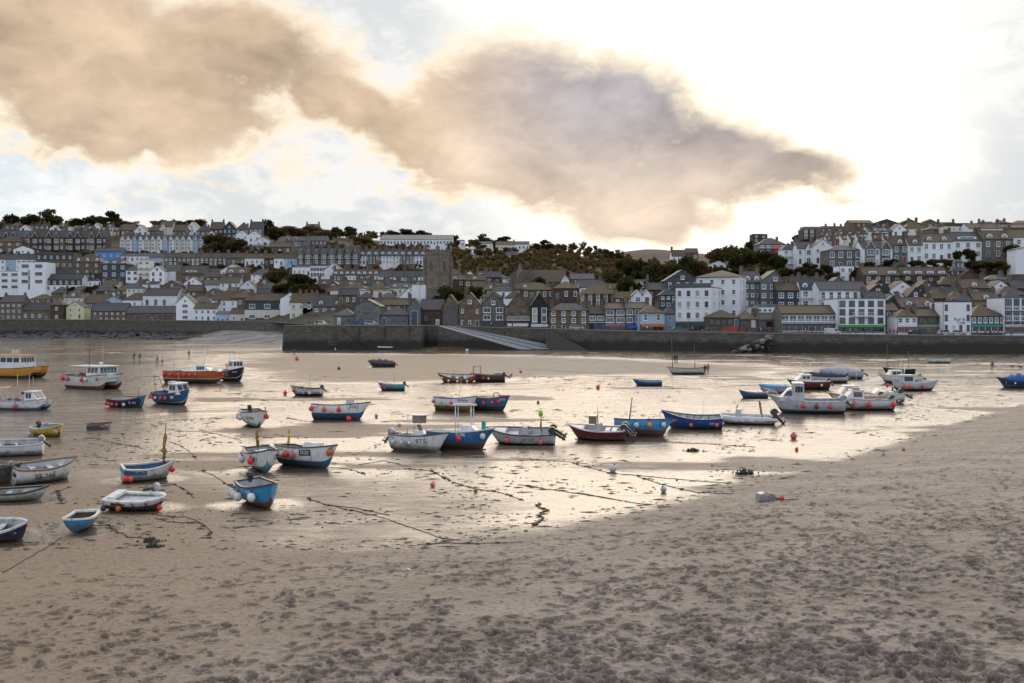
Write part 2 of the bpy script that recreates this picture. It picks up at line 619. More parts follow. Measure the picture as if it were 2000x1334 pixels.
    for pp, amt in bars:
        pd = pool_dist(Xg, Yg, px_poly(pp))
        wscale = np.clip(Yg / 40, 1, 6)
        wv = 1 / (1 + np.exp(-np.clip((pd + (run - 0.5) * 9 * wscale * 0.5) / (0.9 * wscale), -30, 30)))
        wet = wet * (1 - amt * wv)
    wet = wet * np.clip(0.55 + (run - 0.36) * 5.0 + (big - 0.5) * 1.1, 0.16, 1)
    wet = np.clip(wet + (fine - 0.5) * 0.35 * wet, 0, 1)
    # every hull has scoured a wet hollow round itself
    for bx, by in BOAT_SPOTS:
        q = G(bx, by)
        dd = np.hypot((Xg - q.x) / 2.6, (Yg - q.y) / 1.9)
        e = np.exp(-dd * dd)
        Z = Z - 0.05 * e
        wet = np.maximum(wet, np.clip(e * 1.5 - 0.35 + (fine - 0.5) * 0.8, 0, 0.95))
    V = np.stack([Xg, Yg, Z], -1)

    def fn(g, bs):
        at = g.n('ShaderNodeAttribute', attribute_name='wet').outputs['Fac']
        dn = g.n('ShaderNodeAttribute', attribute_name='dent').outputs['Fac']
        p = wpos(g)
        n1 = g.noise(g.vm('MULTIPLY', p, (0.5, 1.0, 1.0)), 0.55, 7, 0.62)
        n2 = g.noise(p, 5.0, 6, 0.65)
        n3 = g.noise(p, 14.0, 5, 0.65)
        n4 = g.noise(g.vm('MULTIPLY', p, (0.35, 1.0, 1.0)), 2.2, 6, 0.62, 0.4)
        w = g.smooth(g.m('ADD', at, g.m('MULTIPLY', g.m('SUBTRACT', n4, 0.5), 0.5)), 0.12, 0.62)
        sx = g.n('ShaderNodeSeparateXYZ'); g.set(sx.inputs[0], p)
        cloud_glow = g.smooth(g.m('ADD', sx.outputs[0], g.m('MULTIPLY', n1, 9.0)), 6.0, -12.0)
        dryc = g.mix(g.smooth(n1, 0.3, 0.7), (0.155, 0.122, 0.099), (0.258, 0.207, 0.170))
        dryc = g.mix(cloud_glow, dryc, (0.235, 0.168, 0.112))  # orange cloud reflection put into the sand colour towards the left
        dryc = g.mix(g.m('MULTIPLY', g.smooth(n2, 0.48, 0.68), 0.75), dryc, (0.090, 0.072, 0.060))
        dryc = g.mix(g.m('MULTIPLY', dn, 0.7), dryc, (0.074, 0.058, 0.046))  # shade of the footprint hollows painted into the sand colour
        wetc = g.mix(g.smooth(n1, 0.3, 0.7), (0.098, 0.068, 0.044), (0.140, 0.100, 0.066))
        c = g.mix(w, dryc, wetc)
        # flecks of weed and shell grit lying on the flats
        fl = g.noise(g.vm('MULTIPLY', p, (0.55, 1.0, 1.0)), 3.4, 7, 0.72, 0.6)
        spots = g.m('MULTIPLY', g.smooth(fl, 0.63, 0.72), g.m('ADD', 0.25, g.m('MULTIPLY', at, 0.6)))
        c = g.mix(spots, c, (0.055, 0.047, 0.034))
        sk = g.noise(g.vm('MULTIPLY', p, (0.16, 1.0, 1.0)), 1.3, 6, 0.68, 0.5)
        streak = g.m('MULTIPLY', g.smooth(sk, 0.52, 0.66), g.m('MULTIPLY', w, 0.85))
        c = g.mix(streak, c, (0.085, 0.064, 0.046))
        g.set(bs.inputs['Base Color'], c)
        rg = g.m('ADD', 0.62, g.m('MULTIPLY', w, -0.50))
        rg = g.m('ADD', rg, g.m('ADD', g.m('MULTIPLY', spots, 0.45), g.m('MULTIPLY', streak, 0.30)))
        g.set(bs.inputs['Roughness'], g.m('ADD', rg, g.m('MULTIPLY', g.m('SUBTRACT', n2, 0.5), 0.16), clamp=True))
        g.set(bs.inputs['Specular IOR Level'], g.m('ADD', 0.22, g.m('MULTIPLY', w, 0.72)))
        h = g.m('ADD', g.m('MULTIPLY', n2, 0.6), g.m('MULTIPLY', n3, 0.35))
        h = g.m('ADD', h, g.m('MULTIPLY', g.noise(p, 1.6, 5, 0.6), 1.0))
        h = g.m('MULTIPLY', h, g.m('SUBTRACT', 1.0, g.m('MULTIPLY', w, 0.62)))
        bump(g, bs, h, 0.75, 0.10)
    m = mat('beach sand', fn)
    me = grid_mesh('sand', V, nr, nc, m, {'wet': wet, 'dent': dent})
    o = link('beach', me)
    tag(o, 'wet and churned sand of the drained harbour', kind='structure')
    return Xg, Yg, Z


BX, BY, BZ = build_beach()


def sand_z(x, y):
    """height of the sand at a place"""
    z, d = base_height(np.array([x], float), np.array([y], float))
    return float(z[0])


def GS(px, py):
    """picture position on the real sand surface"""
    p = G(px, py)
    for _ in range(6):
        p = G(px, py, sand_z(p.x, p.y))
    return p


def m_water(g, bs):
    p = wpos(g)
    bs.inputs['Base Color'].default_value = (0.150, 0.116, 0.084, 1)
    bs.inputs['Roughness'].default_value = 0.15
    bs.inputs['IOR'].default_value = 1.33
    a = g.noise(g.vm('MULTIPLY', p, (0.45, 1.0, 1.0)), 1.5, 4, 0.55, 0.5)
    b = g.noise(g.vm('MULTIPLY', p, (0.5, 1.0, 1.0)), 0.35, 3, 0.5, 0.3)
    big = g.smooth(g.noise(p, 0.045, 3, 0.5), 0.35, 0.65)
    h = g.m('MULTIPLY', g.m('ADD', a, g.m('MULTIPLY', b, 1.4)), g.m('ADD', 0.25, big))
    bump(g, bs, h, 0.45, 0.30)


wm = MB()
S = 6000
wm.add([(-S, -S, 0), (S, -S, 0), (S, S, 0), (-S, S, 0)], [(0, 1, 2, 3)])
sea = wm.build('water', mat('shallow water', m_water))
sea.location.z = -0.075
tag(sea, 'still shallow water left in the harbour', kind='structure')


# ---------------------------------------------------------------- the hill under the town
def m_hill(g, bs):
    p = wpos(g)
    n = g.noise(p, 0.06, 6, 0.6)
    n2 = g.noise(p, 0.7, 5, 0.6)
    c = g.ramp(n, [(0.30, (0.050, 0.050, 0.022)), (0.5, (0.085, 0.066, 0.034)), (0.7, (0.060, 0.050, 0.028))])
    c = g.mix(g.smooth(n2, 0.4, 0.7), c, (0.030, 0.034, 0.016))
    g.set(bs.inputs['Base Color'], c)
    bs.inputs['Roughness'].default_value = 0.95
    bump(g, bs, n2, 0.8, 0.8)


def build_hill():
    cols = np.arange(-350, 2351, 12.0)
    nk = PY_.shape[1]
    ts = np.concatenate([np.linspace(0, nk - 1, 90)])
    V = []
    for px in cols:
        Ys, Rs = prof_at(px)
        Zs = H0 - (Rs - HY) / F * Ys
        Yi = np.interp(ts, range(nk), Ys)
        Zi = np.interp(ts, range(nk), Zs) - np.where(ts > 0.12, 1.6, 0.35) - np.where(ts > 8, (ts - 8) * 20, 0)
        Yi = Yi + 8
        Xi = (px - 1000) / F * Yi
        Zi = Zi + (fbm(Xi / 9, Yi / 9, 3, 77) - 0.5) * 1.2 * np.clip(ts, 0, 1)
        V.append(np.stack([Xi, Yi, Zi], -1))
    V = np.array(V).transpose(1, 0, 2)[:, :, :]
    me = grid_mesh('hillside', V.copy(), V.shape[0], V.shape[1], mat('hillside scrub', m_hill))
    tag(link('hillside', me), 'scrubby hillside under the town', kind='structure')
    # far moor seen in the gap
    cols = np.arange(900, 1650, 6.0)
    rows = []
    for k, Y in enumerate((1500, 1750, 1900, 2300)):
        rr = []
        for px in cols:
            bell = math.exp(-((px - 1265) / 75.0) ** 2) * 10 + math.exp(-((px - 1330) / 160.0) ** 2) * 6
            top = 503 - bell - 1.5 * float(fbm(np.array([px / 30.0]), np.array([0.5]), 3, 5)[0])
            row = (530, 512, top, 512)[k] if k != 1 else (512 + top) / 2
            rr.append(tuple(P(px, row, Y)))
        rows.append(rr)
    V = np.array(rows)
    me = grid_mesh('moor', V, V.shape[0], V.shape[1], plain('moor bracken', (0.052, 0.033, 0.018), 0.95, 0, 0.25, 0.02))
    tag(link('hills', me), 'bare brown moor beyond the woods', kind='structure')


build_hill()
# ---------------------------------------------------------------- quay walls, pier, road
def m_seawall(g, bs):
    p = wpos(g)
    sp = g.n('ShaderNodeSeparateXYZ'); g.set(sp.inputs[0], p)
    u = g.m('ADD', sp.outputs[0], g.m('MULTIPLY', sp.outputs[1], 0.6))
    cv = g.n('ShaderNodeCombineXYZ'); g.set(cv.inputs[0], u); g.set(cv.inputs[1], sp.outputs[2])
    br = g.n('ShaderNodeTexBrick')
    g.set(br.inputs['Vector'], cv.outputs[0])
    br.inputs['Scale'].default_value = 1.0
    br.inputs['Brick Width'].default_value = 1.15
    br.inputs['Row Height'].default_value = 0.42
    br.inputs['Mortar Size'].default_value = 0.03
    br.inputs['Color1'].default_value = (0.145, 0.126, 0.102, 1)
    br.inputs['Color2'].default_value = (0.078, 0.070, 0.060, 1)
    br.inputs['Mortar'].default_value = (0.028, 0.026, 0.024, 1)
    n = g.noise(p, 0.5, 6, 0.6)
    n2 = g.noise(g.vm('MULTIPLY', p, (1, 1, 0.25)), 0.35, 5, 0.6)
    c = g.mix(g.smooth(n, 0.4, 0.7), br.outputs[0], (0.072, 0.058, 0.034))
    zt = g.m('ADD', sp.outputs[2], g.m('MULTIPLY', g.m('SUBTRACT', n2, 0.5), 2.4))
    algae = g.smooth(zt, 3.6, 2.0)
    c = g.mix(g.m('MULTIPLY', algae, 0.9), c, (0.014, 0.015, 0.012))
    low = g.smooth(zt, 0.9, 0.2)
    c = g.mix(g.m('MULTIPLY', low, 0.6), c, (0.028, 0.032, 0.014))
    g.set(bs.inputs['Base Color'], c)
    bs.inputs['Roughness'].default_value = 0.85
    bump(g, bs, g.m('ADD', br.outputs[1], g.m('MULTIPLY', n, -0.6)), 0.8, 0.08)


M_SEAWALL = mat('granite quay wall', m_seawall)


def m_road(g, bs):
    p = wpos(g)
    n = g.noise(p, 0.8, 6, 0.6)
    g.set(bs.inputs['Base Color'], g.ramp(n, [(0.3, (0.060, 0.060, 0.062)), (0.7, (0.110, 0.106, 0.102))]))
    bs.inputs['Roughness'].default_value = 0.8
    bump(g, bs, n, 0.3, 0.03)


M_ROAD = mat('asphalt', m_road)
M_COPING = plain('granite coping', (0.19, 0.18, 0.165), 0.85, 0, 0.2, 1.2)
M_RAMP = plain('worn concrete ramp', (0.20, 0.205, 0.215), 0.75, 0, 0.22, 0.6)

WALL_R = [(818, 297.5), (884, 294.5), (1060, 293), (1100, 290), (1300, 273), (1500, 262), (1750, 256), (2000, 251), (2350, 247)]
WALL_L = [(-350, 497), (0, 497), (200, 491), (400, 446), (480, 421), (560, 396)]


def quay_z(px):
    Ys, Rs = prof_at(px)
    return float(H0 - (Rs[0] - HY) / F * Ys[0])


def densify(line, step):
    out = []
    for (a, ya), (b, yb) in zip(line[:-1], line[1:]):
        n = max(1, int(abs(b - a) / step))
        out += [(a + (b - a) * i / n, ya + (yb - ya) * i / n) for i in range(n)]
    return out + [line[-1]]


def quay_wall(line, name, label, base=-0.6, batter=0.7, extra=0.0):
    pts = densify(line, 12)
    root = empty(name, P(line[0][0], 700, line[0][1]))
    root.location.z = 0
    T = root.location
    mb, cp = MB(), MB()
    rows = []
    for px, Y in pts:
        z = quay_z(px) + extra
        x = (px - 1000) / F
        rows.append([(x * (Y - batter), Y - batter, base), (x * Y, Y, z), (x * (Y + 1.0), Y + 1.0, z), (x * (Y + 1.0), Y + 1.0, base)])
    n = len(rows)
    vs = [tuple(Vector(v) - T) for r_ in rows for v in r_]
    fs = []
    for i in range(n - 1):
        for k in range(3):
            a, b = i * 4 + k, (i + 1) * 4 + k
            fs.append((a, b, b + 1, a + 1))
    fs += [(0, 1, 2, 3), ((n - 1) * 4 + 3, (n - 1) * 4 + 2, (n - 1) * 4 + 1, (n - 1) * 4)]
    mb.add(vs, fs)
    mb.build('stonework', M_SEAWALL, root)
    # coping stones, laid end to end
    k = 0
    meC = None
    for (pa, Ya), (pb, Yb) in zip(pts[:-1], pts[1:]):
        A = Vector(((pa - 1000) / F * Ya, Ya, quay_z(pa) + extra)) - T
        B = Vector(((pb - 1000) / F * Yb, Yb, quay_z(pb) + extra)) - T
        L = (B - A).length
        if meC is None:
            meC = MB().box(0.02, 0.98, -0.14, 0.75, 0.004, 0.30).mesh('coping_stone', [M_COPING])
        d = B - A
        o = link('coping_stone', meC, root, A, (0, -math.asin(d.z / L), math.atan2(d.y, d.x)), (L, 1, 1))
    tag(root, label, 'wall')
    return root


quay_wall(WALL_R, 'harbour_wall', 'long stone harbour wall below the road, dark with weed at its foot')
quay_wall(WALL_L, 'sea_wall', 'dark stone sea wall at far left, above the black rocks')


def road_strip():
    mb = MB()
    for line, back in ((WALL_R, 34), (WALL_L, 24)):
        pts = densify(line, 20)
        vs, fs = [], []
        for px, Y in pts:
            z = quay_z(px)
            x = (px - 1000) / F
            vs += [(x * (Y + 0.5), Y + 0.5, z - 0.02), (x * (Y + back), Y + back, z + 0.02)]
        for i in range(len(pts) - 1):
            fs.append((2 * i, 2 * i + 2, 2 * i + 3, 2 * i + 1))
        mb.add(vs, fs)
    tag(mb.build('harbour_road', M_ROAD), kind='structure')


road_strip()

# pier at the lifeboat station
PIER_Z = 6.85


def build_pier():
    root = empty('stone_pier', (-40, 286, 0))
    T = root.location
    ring = [(-65.6, 286.0), (-27.5, 285.2), (-26.2, 285.1), (-25.6, 312), (-30, 330), (-72, 398), (-66.5, 330)]
    mb = MB()
    n = len(ring)
    cx, cy = -42, 310
    lo = [(x + (x - cx) * 0.012 - 0, y + (-0.8 if y < 290 else 0), -0.7) for x, y in ring]
    vs = [tuple(Vector(v) - T) for v in lo] + [tuple(Vector((x, y, PIER_Z)) - T) for x, y in ring]
    mb.add(vs, [(i, (i + 1) % n, n + (i + 1) % n, n + i) for i in range(n)])
    mb.build('stonework', M_SEAWALL, root)
    top = MB().add([tuple(Vector((x, y, PIER_Z - 0.01)) - T) for x, y in ring], [tuple(range(n))])
    top.build('deck', M_ROAD, root)
    meC = MB().box(-0.73, 0.73, -0.12, 0.7, 0, 0.28).mesh('coping_stone', [M_COPING])
    x = -64.8
    while x < -26.8:
        y = 286.0 + (x + 65.6) / 45.6 * -1.0
        link('coping_stone', meC, root, Vector((x, y, PIER_Z - 0.005)) - T)
        x += 1.5
    # stairs let into the face, with a dark diagonal flight
    st = MB()
    for i in range(16):
        st.box(-49.5 + i * 0.5, -49.0 + i * 0.5, 283.6, 285.3, 0.0, 5.9 - i * 0.37)
    st.v = [tuple(Vector(v) - T) for v in st.v]
    st.build('stair', M_SEAWALL, root)
    for z in (2.4, 1.9, 1.4):
        b = MB().box(-52.8, -48.4 + (2.4 - z), 284.85, 285.0, z, z + 0.12)
        b.v = [tuple(Vector(v) - T) for v in b.v]
        b.build('rail', M_COPING, root)
    for xx in (-44, -36.5, -29.5):
        b = MB().box(xx, xx + 0.3, 284.75, 285.1, 0.2, 6.6)
        b.v = [tuple(Vector(v) - T) for v in b.v]
        b.build('fender_post', plain('wet timber', (0.05, 0.042, 0.034), 0.8), root)
    tag(root, 'square dark stone pier in front of the grey lifeboat house', 'pier')


build_pier()


def build_slip():
    A, B, C, D = Vector((-21.5, 288.2, 6.78)), Vector((-16.4, 296.2, 6.72)), Vector((2.3, 283.5, 0.1)), Vector((17.0, 289.6, 0.1))
    root = empty('slipway', (0, 285, 0))
    T = root.location
    vs = [tuple(v - T) for v in (A, C, D, B)]
    lo = [(v[0], v[1], -0.8) for v in vs]
    mb = MB().add(vs + lo, [(0, 4, 5, 1), (1, 5, 6, 2), (2, 6, 7, 3), (3, 7, 4, 0)])
    mb.build('side_wall', M_SEAWALL, root)
    nseg = 12
    up = Vector((0, 0, 0.05))
    for i in range(nseg):
        t0, t1 = (i + 0.012) / nseg, (i + 0.988) / nseg
        MB().add([tuple(v + up - T) for v in (A.lerp(C, t0), A.lerp(C, t1), B.lerp(D, t1), B.lerp(D, t0))], [(0, 1, 2, 3)]).build('slab', M_RAMP, root)
    for t in (0.3, 0.62):
        e, f = A.lerp(B, t), C.lerp(D, t)
        MB().tube([tuple(e.lerp(f, q) + Vector((0, 0, 0.1)) - T) for q in (0, 0.5, 1)], 0.12, 5).build('rail', plain('iron', (0.06, 0.06, 0.065), 0.6), root)
    tag(root, 'grey slipway ramp running down from the pier to the sand', 'slipway')
    # steps further along, with a stone ramp
    root = empty('stone_steps', (11.5, 287, 0))
    T = root.location
    meS = None
    nst = 22
    for i in range(nst):
        z = 5.5 - i * 0.25
        o = MB().box(0, 0.53, 0, 3.2, -z - 0.3, 0).mesh('step', [plain('stained step', (0.085, 0.078, 0.066), .85, 0, .35, 1.5)])
        link('step', o, root, Vector((10.0 + i * 0.52, 287.6 - i * .16, z)) - T)
    tag(root, 'flight of stone steps leading down the harbour wall beside the slipway', 'steps')
    # rubble buttress against the wall
    root = empty('rubble_buttress', (66, 261, 0))
    r = random.Random(3)
    for i in range(44):
        t = r.random()
        h = 4.4 * t
        s = r.uniform(0.5, 1.0)
        x = -7.5 + 9.5 * t + r.uniform(-0.4, 0.4)
        for q in range(2):
            mb = MB().ball((0, 0, 0), s, 0, 7, 5, r.uniform(0.5, 0.8))
            mb.v = [(v[0] * r.uniform(0.8, 1.15), v[1] * r.uniform(0.8, 1.1), v[2] * r.uniform(0.8, 1.1)) for v in mb.v]
            mb.sm = [False] * len(mb.f)
            o = mb.build('boulder', M_COPING if r.random() < 0.4 else M_SEAWALL, root)
            o.location = (x, 0.3 - 2.2 * r.random() * (1 - 0.5 * t), h * (r.random() if q else 1.0))
    tag(root, 'heap of pale boulders piled against the harbour wall', 'rocks')


build_slip()


def rock_mass():
    """black weedy rocks at the foot of the left sea wall"""
    r = random.Random(9)
    mb = MB()
    for i in range(1500):
        px = r.uniform(-300, 450)
        wy = np.interp(px, [q[0] for q in WALL_L], [q[1] for q in WALL_L])
        off = r.random() ** 0.8 * np.interp(px, [-300, 300, 450], [60, 40, 12])
        Y = wy - off
        s = r.uniform(0.5, 1.6)
        z = 2.9 * (1 - off / 62) ** 1.6 - 0.9 + r.uniform(-0.3, 0.3)
        b = MB().ball((0, 0, 0), s, 0, 6, 4, r.uniform(0.35, 0.7))
        b.v = [(v[0] * r.uniform(0.9, 1.6), v[1] * r.uniform(0.8, 1.2), v[2] * r.uniform(0.7, 1.2)) for v in b.v]
        mb.add([(v[0] + (px - 1000) / F * Y, v[1] + Y, v[2] + z) for v in b.v], b.f)
    o = mb.build('rocks', plain('black rock', (0.040, 0.041, 0.045), 0.7, 0, 0.4, 0.8))
    tag(o, 'black weed covered rocks along the foot of the sea wall', 'rocks', kind='stuff')
    # small raised beach in front of the wall beside the pier
    cols, V = np.arange(330, 640, 6.0), []
    for t in np.linspace(0, 1, 14):
        row = []
        for px in cols:
            wy = np.interp(px, [q[0] for q in WALL_L], [q[1] for q in WALL_L]) + 2
            fy = np.interp(px, [330, 420, 480, 560, 640], [410, 372, 350, 322, 318])
            Y = fy + (wy - fy) * t
            zz = -0.5 + 4.6 * t * np.clip((px - 330) / 110, 0, 1)
            zz += 0.5 * (float(fbm(np.array([px / 14.0]), np.array([t * 5]), 3, 8)[0]) - 0.5)
            row.append(((px - 1000) / F * Y, Y, zz))
        V.append(row)
    V = np.array(V)

    def fn(g, bs):
        p = wpos(g)
        n = g.noise(g.vm('MULTIPLY', p, (0.12, 0.3, 1)), 1.0, 5, 0.6)
        g.set(bs.inputs['Base Color'], g.ramp(n, [(0.42, (0.075, 0.074, 0.078)), (0.55, (0.22, 0.20, 0.18)), (0.7, (0.30, 0.26, 0.21))]))
        bs.inputs['Roughness'].default_value = 0.8
    me = grid_mesh('shingle_beach', V, V.shape[0], V.shape[1], mat('shingle', fn))
    tag(link('shingle_beach', me), kind='structure')


rock_mass()
# ---------------------------------------------------------------- house kit
def m_wall(c, c2=None, stone=False, rough=0.85):
    c2 = c2 or tuple(x * 0.72 for x in c)

    def fn(g, bs):
        p = wpos(g)
        n = g.noise(p, 0.5, 5, 0.6)
        st = g.noise(g.vm('MULTIPLY', p, (1.6, 1.6, 0.3)), 1.0, 4, 0.6)
        if stone:
            vo = g.n('ShaderNodeTexVoronoi')
            g.set(vo.inputs['Vector'], g.vm('MULTIPLY', p, (1.5, 1.5, 2.6)))
            vo.inputs['Scale'].default_value = 1.0
            hs = g.n('ShaderNodeSeparateColor'); g.set(hs.inputs[0], vo.outputs['Color'])
            k = g.mix(hs.outputs[0], c2, c)
            k = g.mix(g.m('MULTIPLY', g.smooth(n, 0.45, 0.75), 0.45), k, tuple(x * 0.5 for x in c2))
            bump(g, bs, vo.outputs['Distance'], 0.5, 0.06)
        else:
            k = g.mix(g.m('MULTIPLY', g.smooth(st, 0.52, 0.78), 0.42), c, c2)
            k = g.mix(g.m('MULTIPLY', g.smooth(n, 0.50, 0.8), 0.35), k, c2)
        # every house is a little different
        oi = g.n('ShaderNodeObjectInfo').outputs['Random']
        k = scale_col(g, k, g.m('ADD', 0.88, g.m('MULTIPLY', oi, 0.2)))
        g.set(bs.inputs['Base Color'], k)
        bs.inputs['Roughness'].default_value = rough
    return fn


WALLS = {
    'white': mat('white render', m_wall((0.76, 0.77, 0.79), (0.58, 0.59, 0.60))),
    'cream': mat('cream render', m_wall((0.66, 0.62, 0.52), (0.48, 0.45, 0.38))),
    'yellow': mat('pale yellow render', m_wall((0.62, 0.58, 0.36))),
    'ltblue': mat('pale blue render', m_wall((0.34, 0.45, 0.56))),
    'blue': mat('bright blue render', m_wall((0.10, 0.27, 0.55))),
    'grey': mat('grey granite', m_wall((0.190, 0.172, 0.148), (0.100, 0.091, 0.078), True)),
    'granite': mat('dressed granite', m_wall((0.165, 0.165, 0.165), (0.110, 0.110, 0.110), True)),
    'stone': mat('brown rubble stone', m_wall((0.205, 0.148, 0.096), (0.085, 0.062, 0.042), True)),
    'brown': mat('dark brown stone', m_wall((0.110, 0.070, 0.046), (0.050, 0.034, 0.025), True)),
    'brick': mat('purple brown brick', m_wall((0.108, 0.066, 0.048), (0.050, 0.033, 0.026), True)),
    'slate': mat('slate hung wall', m_wall((0.072, 0.080, 0.095), (0.045, 0.051, 0.060), True)),
    'black': mat('black timber cladding', m_wall((0.020, 0.020, 0.022), (0.012, 0.012, 0.013))),
    'wood': mat('weathered timber', m_wall((0.089, 0.063, 0.041), (0.048, 0.036, 0.025))),
}


def m_roof(c, lichen, lc=(0.155, 0.125, 0.040)):
    def fn(g, bs):
        p = wpos(g)
        sp = g.n('ShaderNodeSeparateXYZ'); g.set(sp.inputs[0], p)
        n = g.noise(p, 0.55, 6, 0.65)
        n2 = g.noise(p, 3.0, 4, 0.6)
        k = g.mix(g.m('MULTIPLY', g.smooth(n, 1 - lichen - 0.22, 1 - lichen + 0.12), 0.85), c, lc)
        k = g.mix(g.m('MULTIPLY', g.smooth(n2, 0.45, 0.7), 0.4), k, tuple(x * 0.55 for x in c))
        oi = g.n('ShaderNodeObjectInfo').outputs['Random']
        k = scale_col(g, k, g.m('ADD', 0.75, g.m('MULTIPLY', oi, 0.5)))
        g.set(bs.inputs['Base Color'], k)
        bs.inputs['Roughness'].default_value = 0.62
        w = g.m('SINE', g.m('MULTIPLY', sp.outputs[2], 24.0))
        bump(g, bs, g.m('ADD', g.m('MULTIPLY', w, 0.4), n2), 0.5, 0.05)
    return fn


ROOFS = {
    'slate': mat('blue grey slates', m_roof((0.058, 0.058, 0.062), 0.28, (0.068, 0.056, 0.032))),
    'brownslate': mat('brown slates', m_roof((0.074, 0.054, 0.039), 0.42, (0.090, 0.062, 0.029))),
    'lichen': mat('mossy slates', m_roof((0.056, 0.045, 0.030), 0.52, (0.092, 0.064, 0.017))),
    'black': mat('black roofing', m_roof((0.030, 0.030, 0.033), 0.15)),
    'red': mat('red clay tiles', m_roof((0.085, 0.038, 0.028), 0.40, (0.056, 0.041, 0.022))),
    'felt': mat('flat roof felt', m_roof((0.13, 0.135, 0.14), 0.2)),
}
M_FRAME = plain('white window paint', (0.72, 0.74, 0.76), 0.4, 0, 0.05)
M_DFRAME = plain('dark window paint', (0.06, 0.065, 0.07), 0.5)
M_TRIM = plain('white trim', (0.70, 0.71, 0.72), 0.5, 0, 0.08)
M_POT = plain('terracotta pot', (0.23, 0.11, 0.065), 0.8)
M_STACK = mat('chimney brick', m_wall((0.175, 0.145, 0.115), (0.105, 0.085, 0.070), True))


def m_glass(tint):
    def fn(g, bs):
        oi = g.n('ShaderNodeObjectInfo').outputs['Random']
        n = g.noise(wpos(g), 0.6, 2, 0.5)
        k = g.mix(g.smooth(g.m('ADD', g.m('MULTIPLY', oi, 0.7), g.m('MULTIPLY', n, 0.4)), 0.45, 0.75), (0.012, 0.014, 0.016), tint)
        g.set(bs.inputs['Base Color'], k)
        bs.inputs['Roughness'].default_value = 0.06
        bs.inputs['Specular IOR Level'].default_value = 0.7
    return fn


M_GLASS = mat('window glass', m_glass((0.075, 0.075, 0.072)))
M_BLIND = mat('window with pale blind', m_glass((0.30, 0.31, 0.25)))
M_BGLASS = mat('large blue glass', m_glass((0.03, 0.05, 0.065)))

WIN = {}


def window_mesh(w, h, kind='sash'):
    w, h = max(0.3, round(w * 5) / 5), max(0.3, round(h * 5) / 5)
    key = (w, h, kind)
    if key not in WIN:
        mb = MB()
        t = (0.12 if w < 1.0 else 0.15) if kind != 'slim' else 0.06
        y0, y1 = -0.07, 0.02
        mb.add([(-w / 2 + t, -0.02, t), (w / 2 - t, -0.02, t), (w / 2 - t, -0.02, h - t), (-w / 2 + t, -0.02, h - t)], [(0, 1, 2, 3)], 1)
        mb.box(-w / 2, -w / 2 + t, y0, y1, 0, h)
        mb.box(w / 2 - t, w / 2, y0, y1, 0, h)
        mb.box(-w / 2 + t, w / 2 - t, y0, y1, 0, t)
        mb.box(-w / 2 + t, w / 2 - t, y0, y1, h - t, h)
        if kind == 'sash':
            mb.box(-w / 2 + t, w / 2 - t, y0 + 0.01, y1, h * 0.5 - 0.04, h * 0.5 + 0.04)
            if w > 1.3:
                mb.box(-0.05, 0.05, y0 + 0.005, y1, t, h - t)
        elif kind in ('wide', 'dark', 'slim'):
            n = max(2, int(w / 0.9))
            for i in range(1, n):
                x = -w / 2 + w * i / n
                mb.box(x - 0.04, x + 0.04, y0 + 0.01, y1, t, h - t)
        if kind != 'slim':
            mb.box(-w / 2 - 0.08, w / 2 + 0.08, -0.16, y1, -0.10, -0.005)
        fr = M_DFRAME if kind == 'dark' else M_FRAME
        gl = {'blind': M_BLIND, 'blue': M_BGLASS, 'slim': M_BGLASS}.get(kind, M_GLASS)
        WIN[key] = mb.mesh('window', [fr, gl])
    return WIN[key]


DOORS = {}


def door_mesh(c, w=0.95, h=2.05):
    key = (c, w, h)
    if key not in DOORS:
        mb = MB().box(-w / 2 - 0.08, w / 2 + 0.08, -0.05, 0.02, 0, h + 0.08, 0).box(-w / 2, w / 2, -0.09, 0.0, 0.02, h, 1)
        DOORS[key] = mb.mesh('door', [M_FRAME, plain('door paint %d' % len(DOORS), c, 0.4)])
    return DOORS[key]


def chimney(parent, x, y, z, h=1.5, w=0.7, pots=2):
    mb = MB().box(-w, w, -0.35, 0.35, -1.2, h, 0).box(-w - 0.08, w + 0.08, -0.43, 0.43, h, h + 0.16, 0)
    for i in range(pots):
        px = -w + 0.3 + i * (2 * w - 0.6) / max(1, pots - 1)
        mb.tube([(px, 0, h + 0.14), (px, 0, h + 0.62)], [0.17, 0.13], 6, 1)
    o = mb.build('chimney', [M_STACK, M_POT], parent)
    o.location = (x, y, z)
    return o


COVER = np.zeros((1334, 2000), bool)


def cover_box(x0, x1, y0, y1):
    xa, xb = max(0, int(x0)), min(2000, int(x1))
    ya, yb = max(0, int(y0)), min(1334, int(y1))
    if xb <= xa or yb <= ya: return 0.0
    sub = COVER[ya:yb, xa:xb]
    return 1.0 - sub.mean()


PENDING = []


def H(x0, x1, yb, ye, yr, typ, wall, roof, label, **k):
    Y = k.get('Y') or hillY((x0 + x1) / 2, yb)
    if yb > 600 and x0 < 610 and not k.get('Y'):      # stay behind the slanting sea wall
        Y = max(Y, float(np.interp(x0, [q[0] for q in WALL_L], [q[1] for q in WALL_L])) + 2.5)
    PENDING.append((Y, dict(x0=x0, x1=x1, yb=yb, ye=ye, yr=yr, typ=typ, wall=wall, roof=roof, label=label, **{**k, 'Y': Y})))


def slab(mb, q, t=0.16, m=0):
    """a roof plane given by four corners, with thickness"""
    a, b, c, d = [Vector(v) for v in q]
    n = (b - a).cross(d - a).normalized() * t
    vs = [a, b, c, d, a + n, b + n, c + n, d + n]
    mb.add([tuple(v) for v in vs], [(3, 2, 1, 0), (4, 5, 6, 7), (0, 1, 5, 4), (1, 2, 6, 5), (2, 3, 7, 6), (3, 0, 4, 7)], m)


